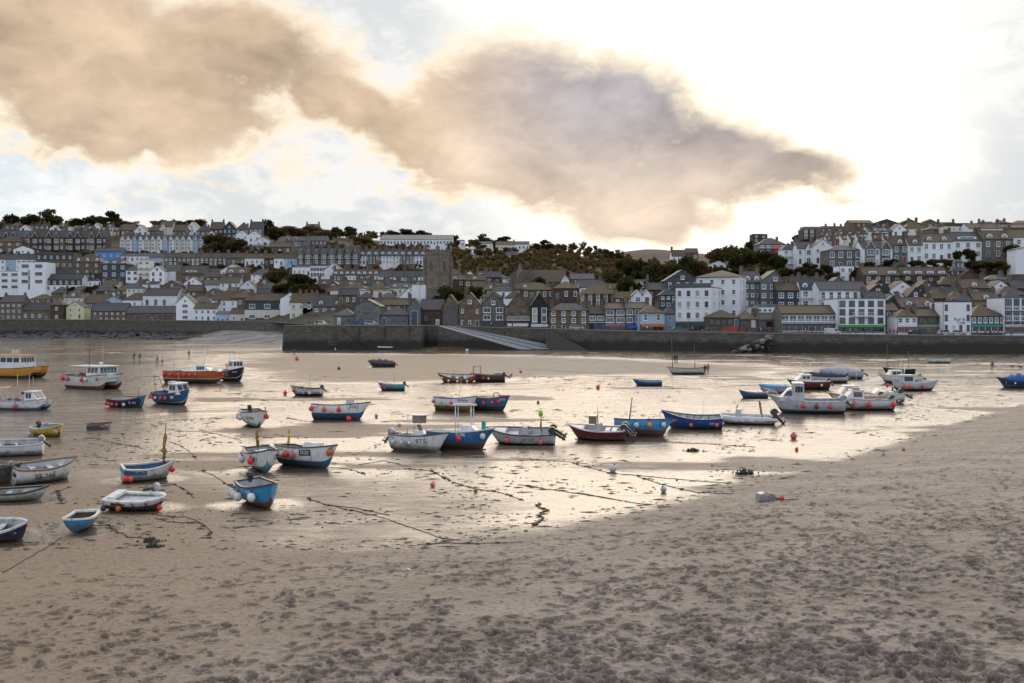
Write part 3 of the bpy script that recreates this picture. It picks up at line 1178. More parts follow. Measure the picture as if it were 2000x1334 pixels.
def make_house(k):
    Y, typ = k['Y'], k['typ']
    s = F / Y
    W = (k['x1'] - k['x0']) / s
    he = (k['yb'] - k['ye']) / s
    hr = max(0.0, (k['ye'] - k['yr']) / s)
    yaw = R(k.get('yaw', 0))
    W = W / math.cos(yaw) - 0.0
    D = k.get('D', max(6.0, min(9.5, W * 0.9)))
    xm = (k['x0'] + k['x1']) / 2
    root = empty(k.get('name', 'house'), P(xm, k['yb'], Y), yaw)
    wm, rm = WALLS[k['wall']], ROOFS[k['roof']]
    hw = W / 2
    fd = -k.get('found', 4.0)
    wb = MB()
    ov = 0.28
    rb = MB()
    if typ in ('eave', 'hip', 'flat', 'mono'):
        wb.box(-hw, hw, 0, D, fd, he)
    if typ == 'eave':
        wb.add([(-hw, 0, he), (-hw, D, he), (-hw, D / 2, he + hr), (hw, 0, he), (hw, D, he), (hw, D / 2, he + hr)], [(0, 2, 1), (3, 4, 5)])
        e = hr * ov / (D / 2)
        o2 = 0.10
        slab(rb, [(-hw - o2, -ov, he - e), (hw + o2, -ov, he - e), (hw + o2, D / 2, he + hr), (-hw - o2, D / 2, he + hr)])
        slab(rb, [(hw + o2, D + ov, he - e), (-hw - o2, D + ov, he - e), (-hw - o2, D / 2, he + hr), (hw + o2, D / 2, he + hr)])
        rb.box(-hw - o2, hw + o2, D / 2 - 0.14, D / 2 + 0.14, he + hr + 0.08, he + hr + 0.26)
    elif typ == 'gable':
        ap = k.get('apex', 0.0) * hw
        pts = [(-hw, fd), (hw, fd), (hw, he), (ap, he + hr), (-hw, he)]
        wb.prism(pts, 'y', 0, D)
        e1, e2 = hr * ov / (hw + ap), hr * ov / (hw - ap)
        slab(rb, [(-hw - ov, -0.22, he - e1), (ap, -0.22, he + hr), (ap, D + 0.1, he + hr), (-hw - ov, D + 0.1, he - e1)], 0.16)
        slab(rb, [(ap, -0.22, he + hr), (hw + ov, -0.22, he - e2), (hw + ov, D + 0.1, he - e2), (ap, D + 0.1, he + hr)], 0.16)
    elif typ == 'hip':
        q = min(hw * 0.98, D * 0.5) if not k.get('pyr') else hw * 0.98
        a = hw + ov
        e = he - hr * ov / (D / 2)
        rx = max(0.05, hw - q)
        c = [(-a, -ov, e), (a, -ov, e), (a, D + ov, e), (-a, D + ov, e), (-rx, D / 2, he + hr), (rx, D / 2, he + hr)]
        rb.add(c, [(0, 1, 5, 4), (1, 2, 5), (2, 3, 4, 5), (3, 0, 4), (3, 2, 1, 0)])
        rb.box(-a, a, -ov - 0.03, -ov + 0.06, e - 0.18, e + 0.02)
    elif typ == 'flat':
        rb.box(-hw - 0.06, hw + 0.06, -0.10, D + 0.06, he, he + 0.22)
        if hr > 0.3:
            rb.box(-hw + 0.6, hw - 0.6, 1.5, D - 0.5, he + 0.22, he + hr)
    elif typ == 'mono':
        wb.add([(-hw, 0, he), (-hw, D, he), (-hw, D, he + hr), (hw, 0, he), (hw, D, he), (hw, D, he + hr)], [(0, 2, 1), (3, 4, 5), (1, 2, 5, 4)])
        slab(rb, [(-hw - .15, -ov, he - .05), (hw + .15, -ov, he - .05), (hw + .15, D, he + hr), (-hw - .15, D, he + hr)])
    wo = wb.build('wall', wm, root)
    ro = rb.build('roof', rm, root)
    st = k.get('st', max(1, int(round(he / 2.9))))
    cols = k.get('cols', max(1, int(round(W / 2.9))))
    sh = he / st
    if k.get('upper'):
        um, frac = k['upper']
        MB().box(-hw - 0.02, hw + 0.02, -0.06, -0.004, he * (1 - frac), he - 0.03).build('upper_cladding', WALLS[um], root)
    if k.get('lower'):
        um, frac = k['lower']
        MB().box(-hw - 0.02, hw + 0.02, -0.10, -0.004, -0.4, he * frac).build('lower_wall', WALLS[um], root)
    wy = -0.08 if (k.get('upper') or k.get('lower')) else 0.0
    # windows
    kind = k.get('win', 'sash')
    ww = k.get('ww', min(1.25, W / cols * 0.48))
    wh = k.get('wh', min(1.65, sh * 0.56))
    jr = random.Random(int(k['x0'] * 3 + k['yb']))
    if 'ww' not in k: ww *= jr.uniform(.85, 1.25)
    if 'wh' not in k: wh *= jr.uniform(.85, 1.15)
    if Y < 330 and he > 3:
        MB().tube([(-hw + .12, -.12, -.3), (-hw + .12, -.12, he - .1)], .06, 5).build('downpipe', M_DFRAME, root)
        if typ in ('eave', 'hip'): MB().box(-hw - .05, hw + .05, -.42, -.30, he - .22, he - .10).build('gutter', M_DFRAME, root)
    shop = k.get('shop')
    skip = k.get('skip', ())
    r = random.Random(int(k['x0'] * 7 + k['yb'] * 13))
    for f in range(st):
        if shop and f == 0: continue
        for c in range(cols):
            if (f, c) in skip or (k.get('filler') and jr.random() < .15): continue
            x = -hw + W * (c + 0.5) / cols
            z = f * sh + (sh - wh) * 0.45
            if f == 0 and not shop and k.get('door', True) and c == (int(k['x0']) % cols) and cols > 1:
                link('door', door_mesh(r.choice([(0.05, 0.06, 0.08), (0.25, 0.03, 0.03), (0.03, 0.12, 0.16), (0.5, 0.5, 0.5), (0.04, 0.10, 0.05)])), root, (x, wy, 0.0))
                continue
            link('window', window_mesh(ww, wh, kind), root, (x, wy, z))
    if k.get('side'):      # windows on the right-hand flank
        sc_, M_ = k['side'], None
        for f in range(1 if shop else 0, st):
            for c in range(sc_):
                y = D * (c + 0.5) / sc_
                link('window', window_mesh(ww, wh, kind), root, (hw, y, f * sh + (sh - wh) * 0.45), (0, 0, R(90)))
    if typ == 'gable' and k.get('gwin', hr > 2.2):
        gw = k.get('gww', min(1.1, W * 0.2))
        link('window', window_mesh(gw, min(1.2, hr * 0.4), kind), root, (k.get('apex', 0) * hw, 0, he + hr * 0.10))
    if shop:
        h = min(sh * 0.95, 3.0)
        n = max(2, int(W / 1.8))
        mb = MB()
        mb.box(-hw + 0.2, hw - 0.2, -0.10, -0.02, 0.0, 0.45, 0)
        mb.box(-hw + 0.2, hw - 0.2, -0.05, -0.012, 0.45, h - 0.55, 1)
        for i in range(n + 1):
            x = -hw + 0.3 + (W - 0.6) * i / n
            mb.box(x - 0.07, x + 0.07, -0.14, -0.005, 0.0, h - 0.5, 0)
        mb.build('shopfront', [plain('shop paint ' + shop[0], shop[1], 0.4), M_GLASS], root)
        MB().box(-hw + 0.1, hw - 0.1, -0.32, -0.004, h - 0.55, h).build('fascia', plain('fascia ' + shop[0], shop[2], 0.45), root)
        if shop[3:]:
            a = MB()
            slab(a, [(-hw + 0.3, -2.0, h - 1.0), (hw - 0.3, -2.0, h - 1.0), (hw - 0.3, -0.34, h - 0.35), (-hw + 0.3, -0.34, h - 0.35)], 0.05)
            a.box(-hw + 0.3, hw - 0.3, -2.03, -1.98, h - 1.25, h - 0.98)
            a.build('awning', plain('awning ' + shop[0], shop[3], 0.7), root)
    # gabled bays
    for bx, bw_, bm in k.get('bays', ()):
        cx = -hw + W * bx
        bh = he * 0.98
        bw = W * bw_ / 2
        pr = 0.8
        gh = k.get('bgh', bw * 1.6)
        MB().prism([(-bw, fd), (bw, fd), (bw, bh), (0, bh + gh), (-bw, bh)], 'y', -pr, 1.2, 0, Matrix.Translation((cx, 0, 0))).build('bay', WALLS[bm], root)
        b = MB()
        dp = min(D / 2, (gh) / max(0.2, hr) * D / 2 + 0.3)
        slab(b, [(-bw - .18, -pr - .2, bh - .25), (0, -pr - .2, bh + gh), (0, dp, bh + gh), (-bw - .18, dp, bh - .25)], 0.14)
        slab(b, [(0, -pr - .2, bh + gh), (bw + .18, -pr - .2, bh - .25), (bw + .18, dp, bh - .25), (0, dp, bh + gh)], 0.14)
        o = b.build('bay_roof', rm, root)
        o.location.x = cx
        b = MB()
        for sg in (-1, 1):
            b.prism([(sg * (bw + .2), bh - .42), (sg * (bw + .2), bh - .18), (0, bh + gh + .14), (0, bh + gh - .16)], 'y', -pr - .27, -pr - .205)
        o = b.build('bargeboard', M_TRIM, root)
        o.location.x = cx
        for f in range(st):
            link('window', window_mesh(min(2.4, bw * 1.6), min(2.1, sh * 0.74), kind), root, (cx, -pr, f * sh + sh * 0.14))
    # dormers
    nd = k.get('dorm', 0)
    if nd and hr > 0.5:
        for i in range(nd):
            x = -hw + W * (i + 0.5) / nd
            dw, dh = k.get('dw', 0.75), min(1.7, hr * 0.55)
            dz = he + hr * 0.12
            yf = D / 2 * 0.14
            mb = MB().prism([(-dw, 0), (dw, 0), (dw, dh * 0.72), (0, dh) if not k.get('dflat') else (0, dh * 0.74), (-dw, dh * 0.72)], 'y', 0, D / 2 * 0.62, 0)
            o = mb.build('dormer', k.get('dm') and WALLS[k['dm']] or M_TRIM, root)
            o.location = (x, yf, dz)
            b = MB()
            top = dh if not k.get('dflat') else dh * 0.76
            slab(b, [(-dw - .15, -.12, dh * 0.66), (0, -.12, top + .04), (0, D / 2 * 0.62, top + .04), (-dw - .15, D / 2 * 0.62, dh * 0.66)], 0.08)
            slab(b, [(0, -.12, top + .04), (dw + .15, -.12, dh * 0.66), (dw + .15, D / 2 * 0.62, dh * 0.66), (0, D / 2 * 0.62, top + .04)], 0.08)
            b.build('dormer_roof', rm, o)
            link('window', window_mesh(dw * 1.5, dh * 0.6, kind), o, (0, 0, dh * 0.08))
    # skylights in the front slope
    ns = k.get('skyl', 0)
    if ns and hr > 0.5:
        if typ in ('eave', 'hip'):
            an = math.atan2(hr, D / 2)
            me = SKYL
            for i in range(ns):
                x = -hw * 0.7 + 1.4 * hw * (i + 0.5) / ns
                link('skylight', me, root, (x, D / 2 * 0.5, he + hr * 0.5 + 0.20), (an, 0, 0))
        else:
            an = math.atan2(hr, hw)
            for i in range(ns):
                link('skylight', SKYL, root, (hw * 0.5, D * (0.15 + 0.16 * i), he + hr * 0.5 + 0.20), (0, an, 0))
    ch = k.get('ch')
    if ch is None:
        ch = [(-0.92,), (0.92,)] if typ == 'eave' else ([(0.6,)] if typ == 'hip' else [])
        ch = [c for c in ch if r.random() < 0.7]
    for c in ch:
        cy = D / 2 if typ != 'gable' else D * 0.6
        chimney(ro, c[0] * hw * 0.95, cy, he + hr * (1.0 if typ != 'hip' or abs(c[0]) < .5 else 0.55), 1.1 + 0.5 * r.random(), 0.55, 2 if r.random() < .7 else 3)
    bal = k.get('balc')
    if bal:
        for (z0, xa, xb) in bal:
            z, a, b = z0 * he, -hw + W * xa, -hw + W * xb
            o = MB().box(a, b, -1.25, -0.004, z - 0.15, z).build('balcony', M_TRIM, root)
            mb = MB()
            n = max(3, int((b - a) / 0.45))
            for i in range(n + 1):
                x = a + 0.04 + (b - a - 0.08) * i / n
                mb.box(x - 0.03, x + 0.03, -1.22, -1.16, z, z + 0.95)
            mb.box(a, b, -1.24, -1.14, z + 0.95, z + 1.03)
            mb.build('railing', k.get('balm', M_TRIM), o)
    fn = k.get('fn')
    if fn: fn(root, W, D, he, hr)
    tag(root, k['label'], k.get('cat', 'house'), k.get('group'))
    return root


SKYL = MB().box(-0.4, 0.4, -0.55, 0.55, 0.0, 0.07, 0).add([(-.32, -.47, .075), (.32, -.47, .075), (.32, .47, .075), (-.32, .47, .075)], [(0, 1, 2, 3)], 1).mesh('skylight', [M_DFRAME, M_BGLASS])


def flush_houses():
    placed = []
    for Y, k in sorted(PENDING, key=lambda t: t[0]):
        top = k['yr'] if k['typ'] != 'flat' else k['ye']
        vis = cover_box(k['x0'], k['x1'], top, k['yb'])
        if k['x1'] < 2 or k['x0'] > 1998 or (k.get('filler') and vis < 0.16):
            continue
        placed.append(k)
        xa, xb, ya = max(0, int(k['x0'])), max(0, int(k['x1'])), int((top + k['ye']) / 2)
        COVER[ya:int(k['yb']) + 40, xa:xb] = True
    rows = {}
    for k in placed:
        if k.get('filler'):
            rows.setdefault(k['filler'], []).append(k)
    for ph, ks in rows.items():
        for i, k in enumerate(sorted(ks, key=lambda q: q['x0'])):
            k['label'] = '%s %s, %s from left %s' % (CN[k['wall']], k['label'], ORD[min(i, 25)], ph)
    for k in placed:
        make_house(k)
    print('houses', len(placed))


ORD = ['first', 'second', 'third', 'fourth', 'fifth', 'sixth', 'seventh', 'eighth', 'ninth', 'tenth', 'eleventh', 'twelfth', 'thirteenth', 'fourteenth',
       'fifteenth', 'sixteenth', 'seventeenth', 'eighteenth', 'nineteenth', 'twentieth', 'twenty-first', 'twenty-second', 'twenty-third', 'twenty-fourth', 'twenty-fifth', 'twenty-sixth']
CN = {'white': 'white', 'cream': 'cream', 'yellow': 'pale yellow', 'ltblue': 'pale blue', 'blue': 'bright blue', 'grey': 'grey stone', 'granite': 'grey granite', 'stone': 'brown stone',
      'brown': 'dark brown', 'brick': 'brown brick', 'slate': 'slate-hung', 'black': 'black', 'wood': 'timber'}


def terrace(x0, x1, n, yb, ye, yr, walls, roof, phrase, group, jit=0.0, what='house', **k):
    r = random.Random(int(x0 + yb))
    xs = [x0 + (x1 - x0) * i / n for i in range(n + 1)]
    for i in range(n):
        w = walls[i % len(walls)] if isinstance(walls, (list, tuple)) else walls
        j = (r.random() - 0.5) * jit
        yy = lambda v: v + j + (k.get('slope', 0) * i)
        kk = {a: b for a, b in k.items() if a not in ('slope',)}
        if callable(kk.get('bays')): kk['bays'] = kk['bays'](i, w)
        rf = roof if isinstance(roof, str) else roof[i % len(roof)]
        H(xs[i], xs[i + 1], yy(yb), yy(ye), yy(yr), (k['typ'][i % len(k['typ'])] if isinstance(k.get('typ'), tuple) else k.get('typ', 'eave')), w, rf,
          '%s terraced %s, %s from left %s' % (CN[w], what, ORD[i], phrase), group=group, **{a: b for a, b in kk.items() if a != 'typ'})


def filler_row(x0, x1, yb, wpx, hpx, rpx, walls, roofs, phrase, seed, group, gap=2, typs=('eave', 'eave', 'gable', 'hip'), jit=5, skipx=()):
    r = random.Random(seed)
    x, i, lst = x0, 0, []
    while x < x1:
        w = wpx * r.uniform(0.75, 1.35)
        if not any(a < x + w / 2 < b for a, b in skipx):
            lst.append((x, x + w, yb + r.uniform(-jit, jit), r.choice(walls), r.choice(roofs), r.choice(typs), r.uniform(0.85, 1.2), r.randint(0, 2), r.randint(0, 2)))
        x += w + gap * r.random() * 2
    for i, (a, b, y, w, rf, t, sc_, dn, sk) in enumerate(lst):
        rp = rpx * sc_ * (1.15 if t == 'gable' else 1.0)
        H(a, b, y, y - hpx * sc_, y - hpx * sc_ - rp, t, w, rf, {'eave': 'cottage', 'gable': 'gabled cottage', 'hip': 'hipped cottage'}[t],
          filler=phrase, group=group, dorm=dn if t == 'eave' and r.random() < .6 else 0, skyl=sk if r.random() < .4 else 0)
# ---------------------------------------------------------------- the town, house by house
def text_mesh(body, size, material, name='lettering', align='CENTER', extrude=0.012):
    cu = bpy.data.curves.new(name, 'FONT')
    cu.body, cu.size, cu.align_x, cu.align_y = body, size, align, 'CENTER'
    cu.extrude = extrude
    cu.resolution_u = 2
    o = bpy.data.objects.new(name, cu)
    me = bpy.data.meshes.new_from_object(o)
    bpy.data.objects.remove(o)
    bpy.data.curves.remove(cu)
    me.materials.clear()
    me.materials.append(material)
    return me


M_INK = plain('black lettering', (0.015, 0.015, 0.017), 0.5)
M_WHITE = plain('white lettering', (0.78, 0.78, 0.78), 0.5)


def sign(parent, body, size, material, loc):
    return link('lettering', text_mesh(body, size, material), parent, loc, (R(90), 0, 0))


# ---- quayside at far left
H(0, 43, 624, 590, 577, 'eave', 'stone', 'slate', 'brown stone house with small white windows at the far left end of the sea wall', st=3, cols=4, ww=1.1, wh=1.3)
H(43, 98, 626, 606, 592, 'eave', 'stone', 'black', 'low stone building under a long black roof on the left sea wall', st=1, cols=4, ch=[])
H(98, 123, 626, 594, 583, 'hip', 'brown', 'brownslate', 'narrow dark brown house beside the long black roof on the sea wall', st=2, cols=1)
H(58, 100, 594, 584, 574, 'hip', 'stone', 'lichen', 'mossy hipped roof house just above the long black roof', filler=None)
H(106, 122, 622, 609, 604, 'gable', 'white', 'slate', 'tiny white lean-to at the edge of the sea wall', st=1, cols=1, D=4)
H(124, 160, 606, 580, 566, 'hip', 'cream', 'brownslate', 'cream two-storey house with a hipped brown roof above the pale yellow house', st=2, cols=3, dorm=1)
H(129, 164, 622, 600, 589, 'gable', 'yellow', 'slate', 'pale yellow gabled house standing on the left sea wall', st=2, cols=2, wh=1.5)
H(180, 247, 627, 607, 592, 'eave', 'stone', 'slate', 'long brown stone building with round-headed white windows on the sea wall', st=2, cols=6, ww=1.0, wh=1.0)
H(247, 345, 628, 611, 598, 'eave', 'stone', 'slate', 'long low stone restaurant with glazed front on the sea wall', st=1, cols=9, win='dark', wh=2.0, D=10, ch=[])
H(165, 212, 604, 591, 575, 'eave', 'grey', 'brownslate', 'grey cottage tucked behind the stone building with round-headed windows', cols=2)
H(200, 241, 600, 588, 579, 'gable', 'ltblue', 'slate', 'pale blue shed-like house with a wide low gable', st=1, cols=1)
H(240, 286, 600, 585, 571, 'hip', 'white', 'brownslate', 'white house with a pointed brown hipped roof behind the low restaurant', st=1, cols=3)
H(279, 346, 602, 577, 563, 'eave', 'white', 'slate', 'white chapel-like house with tall dark windows and wide slate roof', st=1, cols=4, win='dark', wh=2.6, D=11)
H(344, 379, 625, 592, 576, 'gable', 'white', 'slate', 'narrow white gabled house with stacked bay windows right of the low restaurant', st=3, cols=1, ww=2.6, win='wide')
H(368, 415, 606, 589, 577, 'hip', 'grey', 'brownslate', 'grey hipped house behind the narrow white gabled house', st=2, cols=3)
H(378, 424, 627, 603, 592, 'eave', 'white', 'brownslate', 'white house with brown roof left of the small blue kiosk', st=2, cols=4)
H(413, 463, 612, 586, 569, 'eave', 'white', 'lichen', 'white house with mossy roof and blank gable above the blue kiosk', st=2, cols=3, ch=[(0.9,)])
H(421, 449, 632, 613, 608, 'mono', 'ltblue', 'slate', 'small pale blue kiosk on the sea wall', st=1, cols=3, wh=1.6, D=5)
H(449, 480, 630, 612, 602, 'eave', 'cream', 'brownslate', 'low cream annex left of the slate-fronted cream house', st=1, cols=2)
H(478, 566, 628, 587, 573, 'eave', 'cream', 'lichen', 'broad cream house with dark slate-hung upper storey beside the stone pier', st=2, cols=3, upper=('slate', .44), ww=2.6, win='wide', D=11, door=False, lower=('stone', .18))
H(566, 611, 624, 590, 573, 'eave', 'cream', 'lichen', 'cream house with tall chimneys joined to the slate-fronted house', st=2, cols=3, ch=[(-0.3,), (0.8,)], win='sash')
H(610, 675, 626, 598, 576, 'eave', 'grey', 'slate', 'grey stone house with long slate roof and two dormers near the pier', st=2, cols=4, dorm=2, Y=385)
H(462, 494, 590, 577, 566, 'gable', 'grey', 'slate', 'small grey gable behind the slate-fronted cream house', st=1, cols=2)
H(503, 546, 580, 564, 551, 'hip', 'grey', 'slate', 'grey house with a white flank left of the big dark pine', st=1, cols=3)
# ---- lifeboat station and slip head
H(692, 741, 633, 598, 585, 'gable', 'granite', 'lichen', 'grey lifeboat house with a round window in its wide gable', Y=303, st=1, cols=1, win='dark', ww=1.8, wh=1.6, D=14, gwin=False, skip=((0, 0),),
  fn=lambda root, W, D, he, hr: [link('window', window_mesh(1.8, 1.8, 'dark'), root, (0, 0, he * 0.62)), link('window', window_mesh(0.8, 0.8, 'dark'), root, (-1.9, 0, 1.0)), link('window', window_mesh(0.8, 0.8, 'dark'), root, (1.4, 0, 1.0))])
H(652, 692, 634, 615, 602, 'hip', 'granite', 'slate', 'low grey hipped wing left of the lifeboat house', Y=304, st=1, cols=2, win='dark', wh=.9, ww=.9, ch=[], D=8)
H(741, 799, 634, 614, 599, 'hip', 'granite', 'slate', 'low grey hipped wing right of the lifeboat house', Y=304, st=1, cols=3, win='dark', wh=.9, ww=.9, ch=[], D=8)
H(735, 802, 606, 596, 583, 'eave', 'stone', 'lichen', 'long mossy roofed hall behind the lifeboat house', Y=322, st=1, cols=4, D=9)
H(797, 821, 637, 599, 582, 'gable', 'granite', 'slate', 'narrow grey gable with a tall dark arched doorway on the slip head', Y=304, st=1, cols=1, D=9, skip=((0, 0),), gwin=False,
  fn=lambda root, W, D, he, hr: link('door', door_mesh((0.03, 0.05, 0.08), 1.9, 4.6), root, (0, 0, 0)))
H(821, 866, 637, 604, 585, 'eave', 'brown', 'slate', 'dark slate-roofed hall between the arched gable and the stone gables', Y=307, st=1, cols=2, D=8, win='dark', ch=[])
H(805, 830, 590, 556, 556, 'flat', 'white', 'felt', 'plain white square block below the church tower', Y=330, st=1, cols=1, D=5, skip=((0, 0),), found=3)
# ---- gabled warehouses along the wharf
H(864, 895, 639, 598, 575, 'gable', 'stone', 'lichen', 'stone gable with one tall glazed opening, leftmost of the wharf gables', Y=306, st=1, cols=1, D=14, skip=((0, 0),), gwin=False,
  fn=lambda root, W, D, he, hr: link('window', window_mesh(3.4, 6.0, 'dark'), root, (0.2, 0, 0.1)))
H(896, 939, 639, 596, 570, 'gable', 'stone', 'slate', 'big blank stone gable with a pair of high windows on the wharf', Y=306, st=2, cols=3, D=14, ww=.7, wh=1.3, skip=((1, 1),), skyl=2)
H(939, 988, 641, 598, 571, 'gable', 'grey', 'brownslate', 'grey gable with rows of white windows above a dark shopfront', Y=306, st=3, cols=2, D=14, ww=2.2, wh=1.7, win='wide', skyl=3, shop=('dark', (0.05, 0.05, 0.055), (0.04, 0.04, 0.045)))
H(989, 1035, 643, 600, 573, 'gable', 'stone', 'slate', 'half-timbered gable with a white balcony on the wharf', Y=304, st=3, cols=2, D=13, skyl=2, balc=((.42, 0.02, .98),), shop=('red', (0.16, 0.07, 0.045), (0.10, 0.05, 0.035), (0.55, 0.55, 0.55)), win='dark', ww=1.5)
H(1035, 1072, 645, 600, 573, 'gable', 'black', 'lichen', 'black timber-clad gable with pale awning on the wharf', Y=303, st=3, cols=2, D=15, ww=1.5, wh=2.0, win='blind', gwin=False, skyl=2, shop=('slategrey', (0.10, 0.11, 0.12), (0.03, 0.03, 0.03), (0.42, 0.43, 0.45)))
H(1071, 1150, 646, 605, 592, 'hip', 'stone', 'slate', 'three-storey stone inn with white windows right of the black gable', Y=303, st=3, cols=4, ww=1.1, wh=1.4, ch=[(-0.85,), (0.9,)], D=8)
H(1150, 1181, 647, 612, 598, 'eave', 'brown', 'brownslate', 'brown house with a pale blue glazed balcony right of the stone inn', Y=303, st=2, cols=2, balc=((.50, 0, 1),), balm=plain('blue paint', (0.16, 0.32, 0.5), 0.5), shop=('wine', (0.13, 0.04, 0.05), (0.10, 0.05, 0.06)), win='wide', ww=2.0)
H(1181, 1222, 647, 603, 592, 'eave', 'grey', 'brownslate', 'grey shop with glazed upper bays and a pink fascia', Y=302, st=3, cols=2, ww=2.4, wh=1.6, win='wide', shop=('pink', (0.20, 0.06, 0.07), (0.42, 0.12, 0.15)), D=8)
H(1222, 1270, 647, 602, 591, 'eave', 'grey', 'brownslate', 'grey shop with glazed upper bays and a royal blue awning', Y=301, st=3, cols=3, ww=1.8, wh=1.6, win='wide', shop=('blue', (0.05, 0.10, 0.22), (0.02, 0.07, 0.32), (0.02, 0.08, 0.38)), D=8)
H(1249, 1298, 648, 610, 595, 'hip', 'ltblue', 'lichen', 'pale blue café house with stone quoins and mossy hipped roof', Y=294, st=2, cols=2, ww=1.3, wh=1.9, shop=('rust', (0.22, 0.20, 0.18), (0.50, 0.50, 0.50), (0.35, 0.12, 0.04)), D=9)
H(1297, 1321, 646, 612, 596, 'hip', 'ltblue', 'slate', 'pale blue wing between the café house and the tall white block', Y=297, st=2, cols=1, ww=.9)
# ---- the tall white block
H(1321, 1386, 648, 562, 562, 'flat', 'white', 'black', 'tall white flat-roofed block with a grid of pale green windows', Y=288, yaw=-24, st=4, cols=4, ww=1.4, wh=2.0, win='blind', shop=('dkgrey', (0.05, 0.06, 0.07), (0.06, 0.065, 0.07)), D=14, side=2, name='house', cat='building',
  fn=lambda root, W, D, he, hr: (MB().box(-W / 2, W / 2, 0.1, 0.16, he + .22, he + 1.3).build('glass_balustrade', M_BGLASS, root)))
H(1362, 1440, 640, 540, 526, 'hip', 'white', 'brownslate', 'taller white block with a grey-pink hipped roof behind the flat-roofed white block', Y=299, yaw=-24, st=5, cols=4, ww=1.2, wh=1.7, D=13, side=3, cat='building')
H(1300, 1366, 588, 548, 527, 'gable', 'slate', 'slate', 'blue-grey gabled house with big glazing left of the white blocks', Y=318, st=2, cols=4, ww=1.0, wh=2.2, win='wide')
H(1237, 1255, 593, 576, 566, 'gable', 'white', 'slate', 'left one of two small twin white gables above the café house', Y=316, st=1, cols=1, ww=1.6, wh=1.5, D=6)
H(1255, 1273, 593, 576, 566, 'gable', 'white', 'slate', 'right one of two small twin white gables above the café house', Y=316, st=1, cols=1, ww=1.6, wh=1.5, D=6)
H(1289, 1322, 600, 575, 562, 'hip', 'slate', 'slate', 'dark slate house with warm-lit blinds left of the tall white block', Y=314, st=2, cols=3, win='blind')
H(1226, 1270, 569, 556, 546, 'eave', 'slate', 'slate', 'dark slate cottage above the twin white gables', st=1, cols=3)
H(1200, 1238, 600, 582, 570, 'eave', 'brown', 'lichen', 'brown cottage left of the twin white gables', st=2, cols=3)
# ---- right of the white block
H(1384, 1444, 638, 619, 605, 'hip', 'wood', 'lichen', 'low timber shelter with a mossy hipped roof on the harbour road', Y=280, st=1, cols=5, win='dark', wh=1.7, ww=1.2, ch=[], D=8)
H(1443, 1481, 640, 622, 607, 'hip', 'stone', 'lichen', 'low stone building with mossy roof right of the timber shelter', Y=280, st=1, cols=2, win='dark', ch=[(0.9,)], D=8)
H(1480, 1524, 642, 624, 612, 'eave', 'slate', 'slate', 'low slate-roofed café left of the balcony pub', Y=280, st=1, cols=3, win='dark', shop=('cafe', (0.13, 0.09, 0.06), (0.07, 0.06, 0.05)))
H(1452, 1488, 600, 551, 529, 'eave', 'granite', 'slate', 'tall grey house with dormers right of the white blocks', Y=306, st=3, cols=3, dorm=2, D=9)
H(1484, 1533, 602, 551, 528, 'gable', 'granite', 'slate', 'tall grey gabled house above the low slate café', Y=304, st=3, cols=3, apex=0.25, D=9)
H(1470, 1528, 612, 600, 594, 'flat', 'white', 'felt', 'white flat-roofed annex with wide windows above the low café', Y=292, st=1, cols=6, win='wide', ww=1.0)
H(1517, 1571, 604, 567, 552, 'eave', 'slate', 'lichen', 'slate-hung house with a yellow mossy roof above the balcony pub', Y=300, st=2, cols=3)
H(1563, 1604, 602, 565, 543, 'eave', 'white', 'slate', 'house with white dormers and glass balcony above the balcony pub', Y=299, st=2, cols=2, dorm=2, balc=((.55, 0, 1),))
H(1526, 1633, 649, 612, 597, 'eave', 'grey', 'lichen', 'long pub with a continuous first-floor balcony of white windows', Y=272, st=2, cols=7, win='wide', ww=1.9, wh=1.8, balc=((.50, 0, 1),), D=9, shop=('pub', (0.45, 0.45, 0.46), (0.10, 0.10, 0.11)), ch=[])
H(1636, 1729, 650, 584, 584, 'flat', 'white', 'felt', 'square white hotel with bay windows, balcony and a bright green shop sign', Y=270, st=4, cols=5, ww=1.5, wh=1.7, win='dark', D=12, balc=((.50, .28, .75),), shop=('green', (0.14, 0.14, 0.14), (0.03, 0.34, 0.05)), cat='hotel')
H(1729, 1754, 648, 606, 594, 'eave', 'grey', 'brownslate', 'narrow grey house in the alley right of the square white hotel', Y=276, st=3, cols=2)
H(1752, 1792, 650, 617, 603, 'hip', 'white', 'lichen', 'small white shop with a pink-framed ground floor window', Y=269, st=2, cols=3, ww=1.1, shop=('rose', (0.45, 0.12, 0.16), (0.60, 0.58, 0.56)), D=7)
H(1792, 1838, 650, 617, 604, 'eave', 'stone', 'brownslate', 'brown stone shop with outside stair beside the small white shop', Y=270, st=2, cols=3, win='dark', shop=('stair', (0.15, 0.12, 0.10), (0.16, 0.28, 0.20)), D=7)
H(1841, 1898, 650, 590, 587, 'flat', 'white', 'black', 'white house with black handwriting-style lettering on its front wall', Y=268, st=3, cols=4, ww=.9, wh=1.6, win='dark', D=8, skip=((1, 1), (2, 1), (1, 2), (2, 2)),
  fn=lambda root, W, D, he, hr: (sign(root, 'Rum &', 1.1, M_INK, (0.6, -0.03, he * 0.44)), sign(root, 'Crab', 1.1, M_INK, (1.1, -0.03, he * 0.33))))
H(1897, 1963, 650, 616, 594, 'hip', 'slate', 'lichen', 'slate-hung house with a pyramid roof over a teal shop sign', Y=268, st=2, cols=6, ww=1.0, wh=1.7, win='wide', shop=('teal', (0.55, 0.55, 0.54), (0.02, 0.26, 0.26)), D=10, ch=[],
  fn=lambda root, W, D, he, hr: sign(root, 'HARBOUR', 0.34, M_WHITE, (-2.2, -0.34, 2.72)) if False else None)
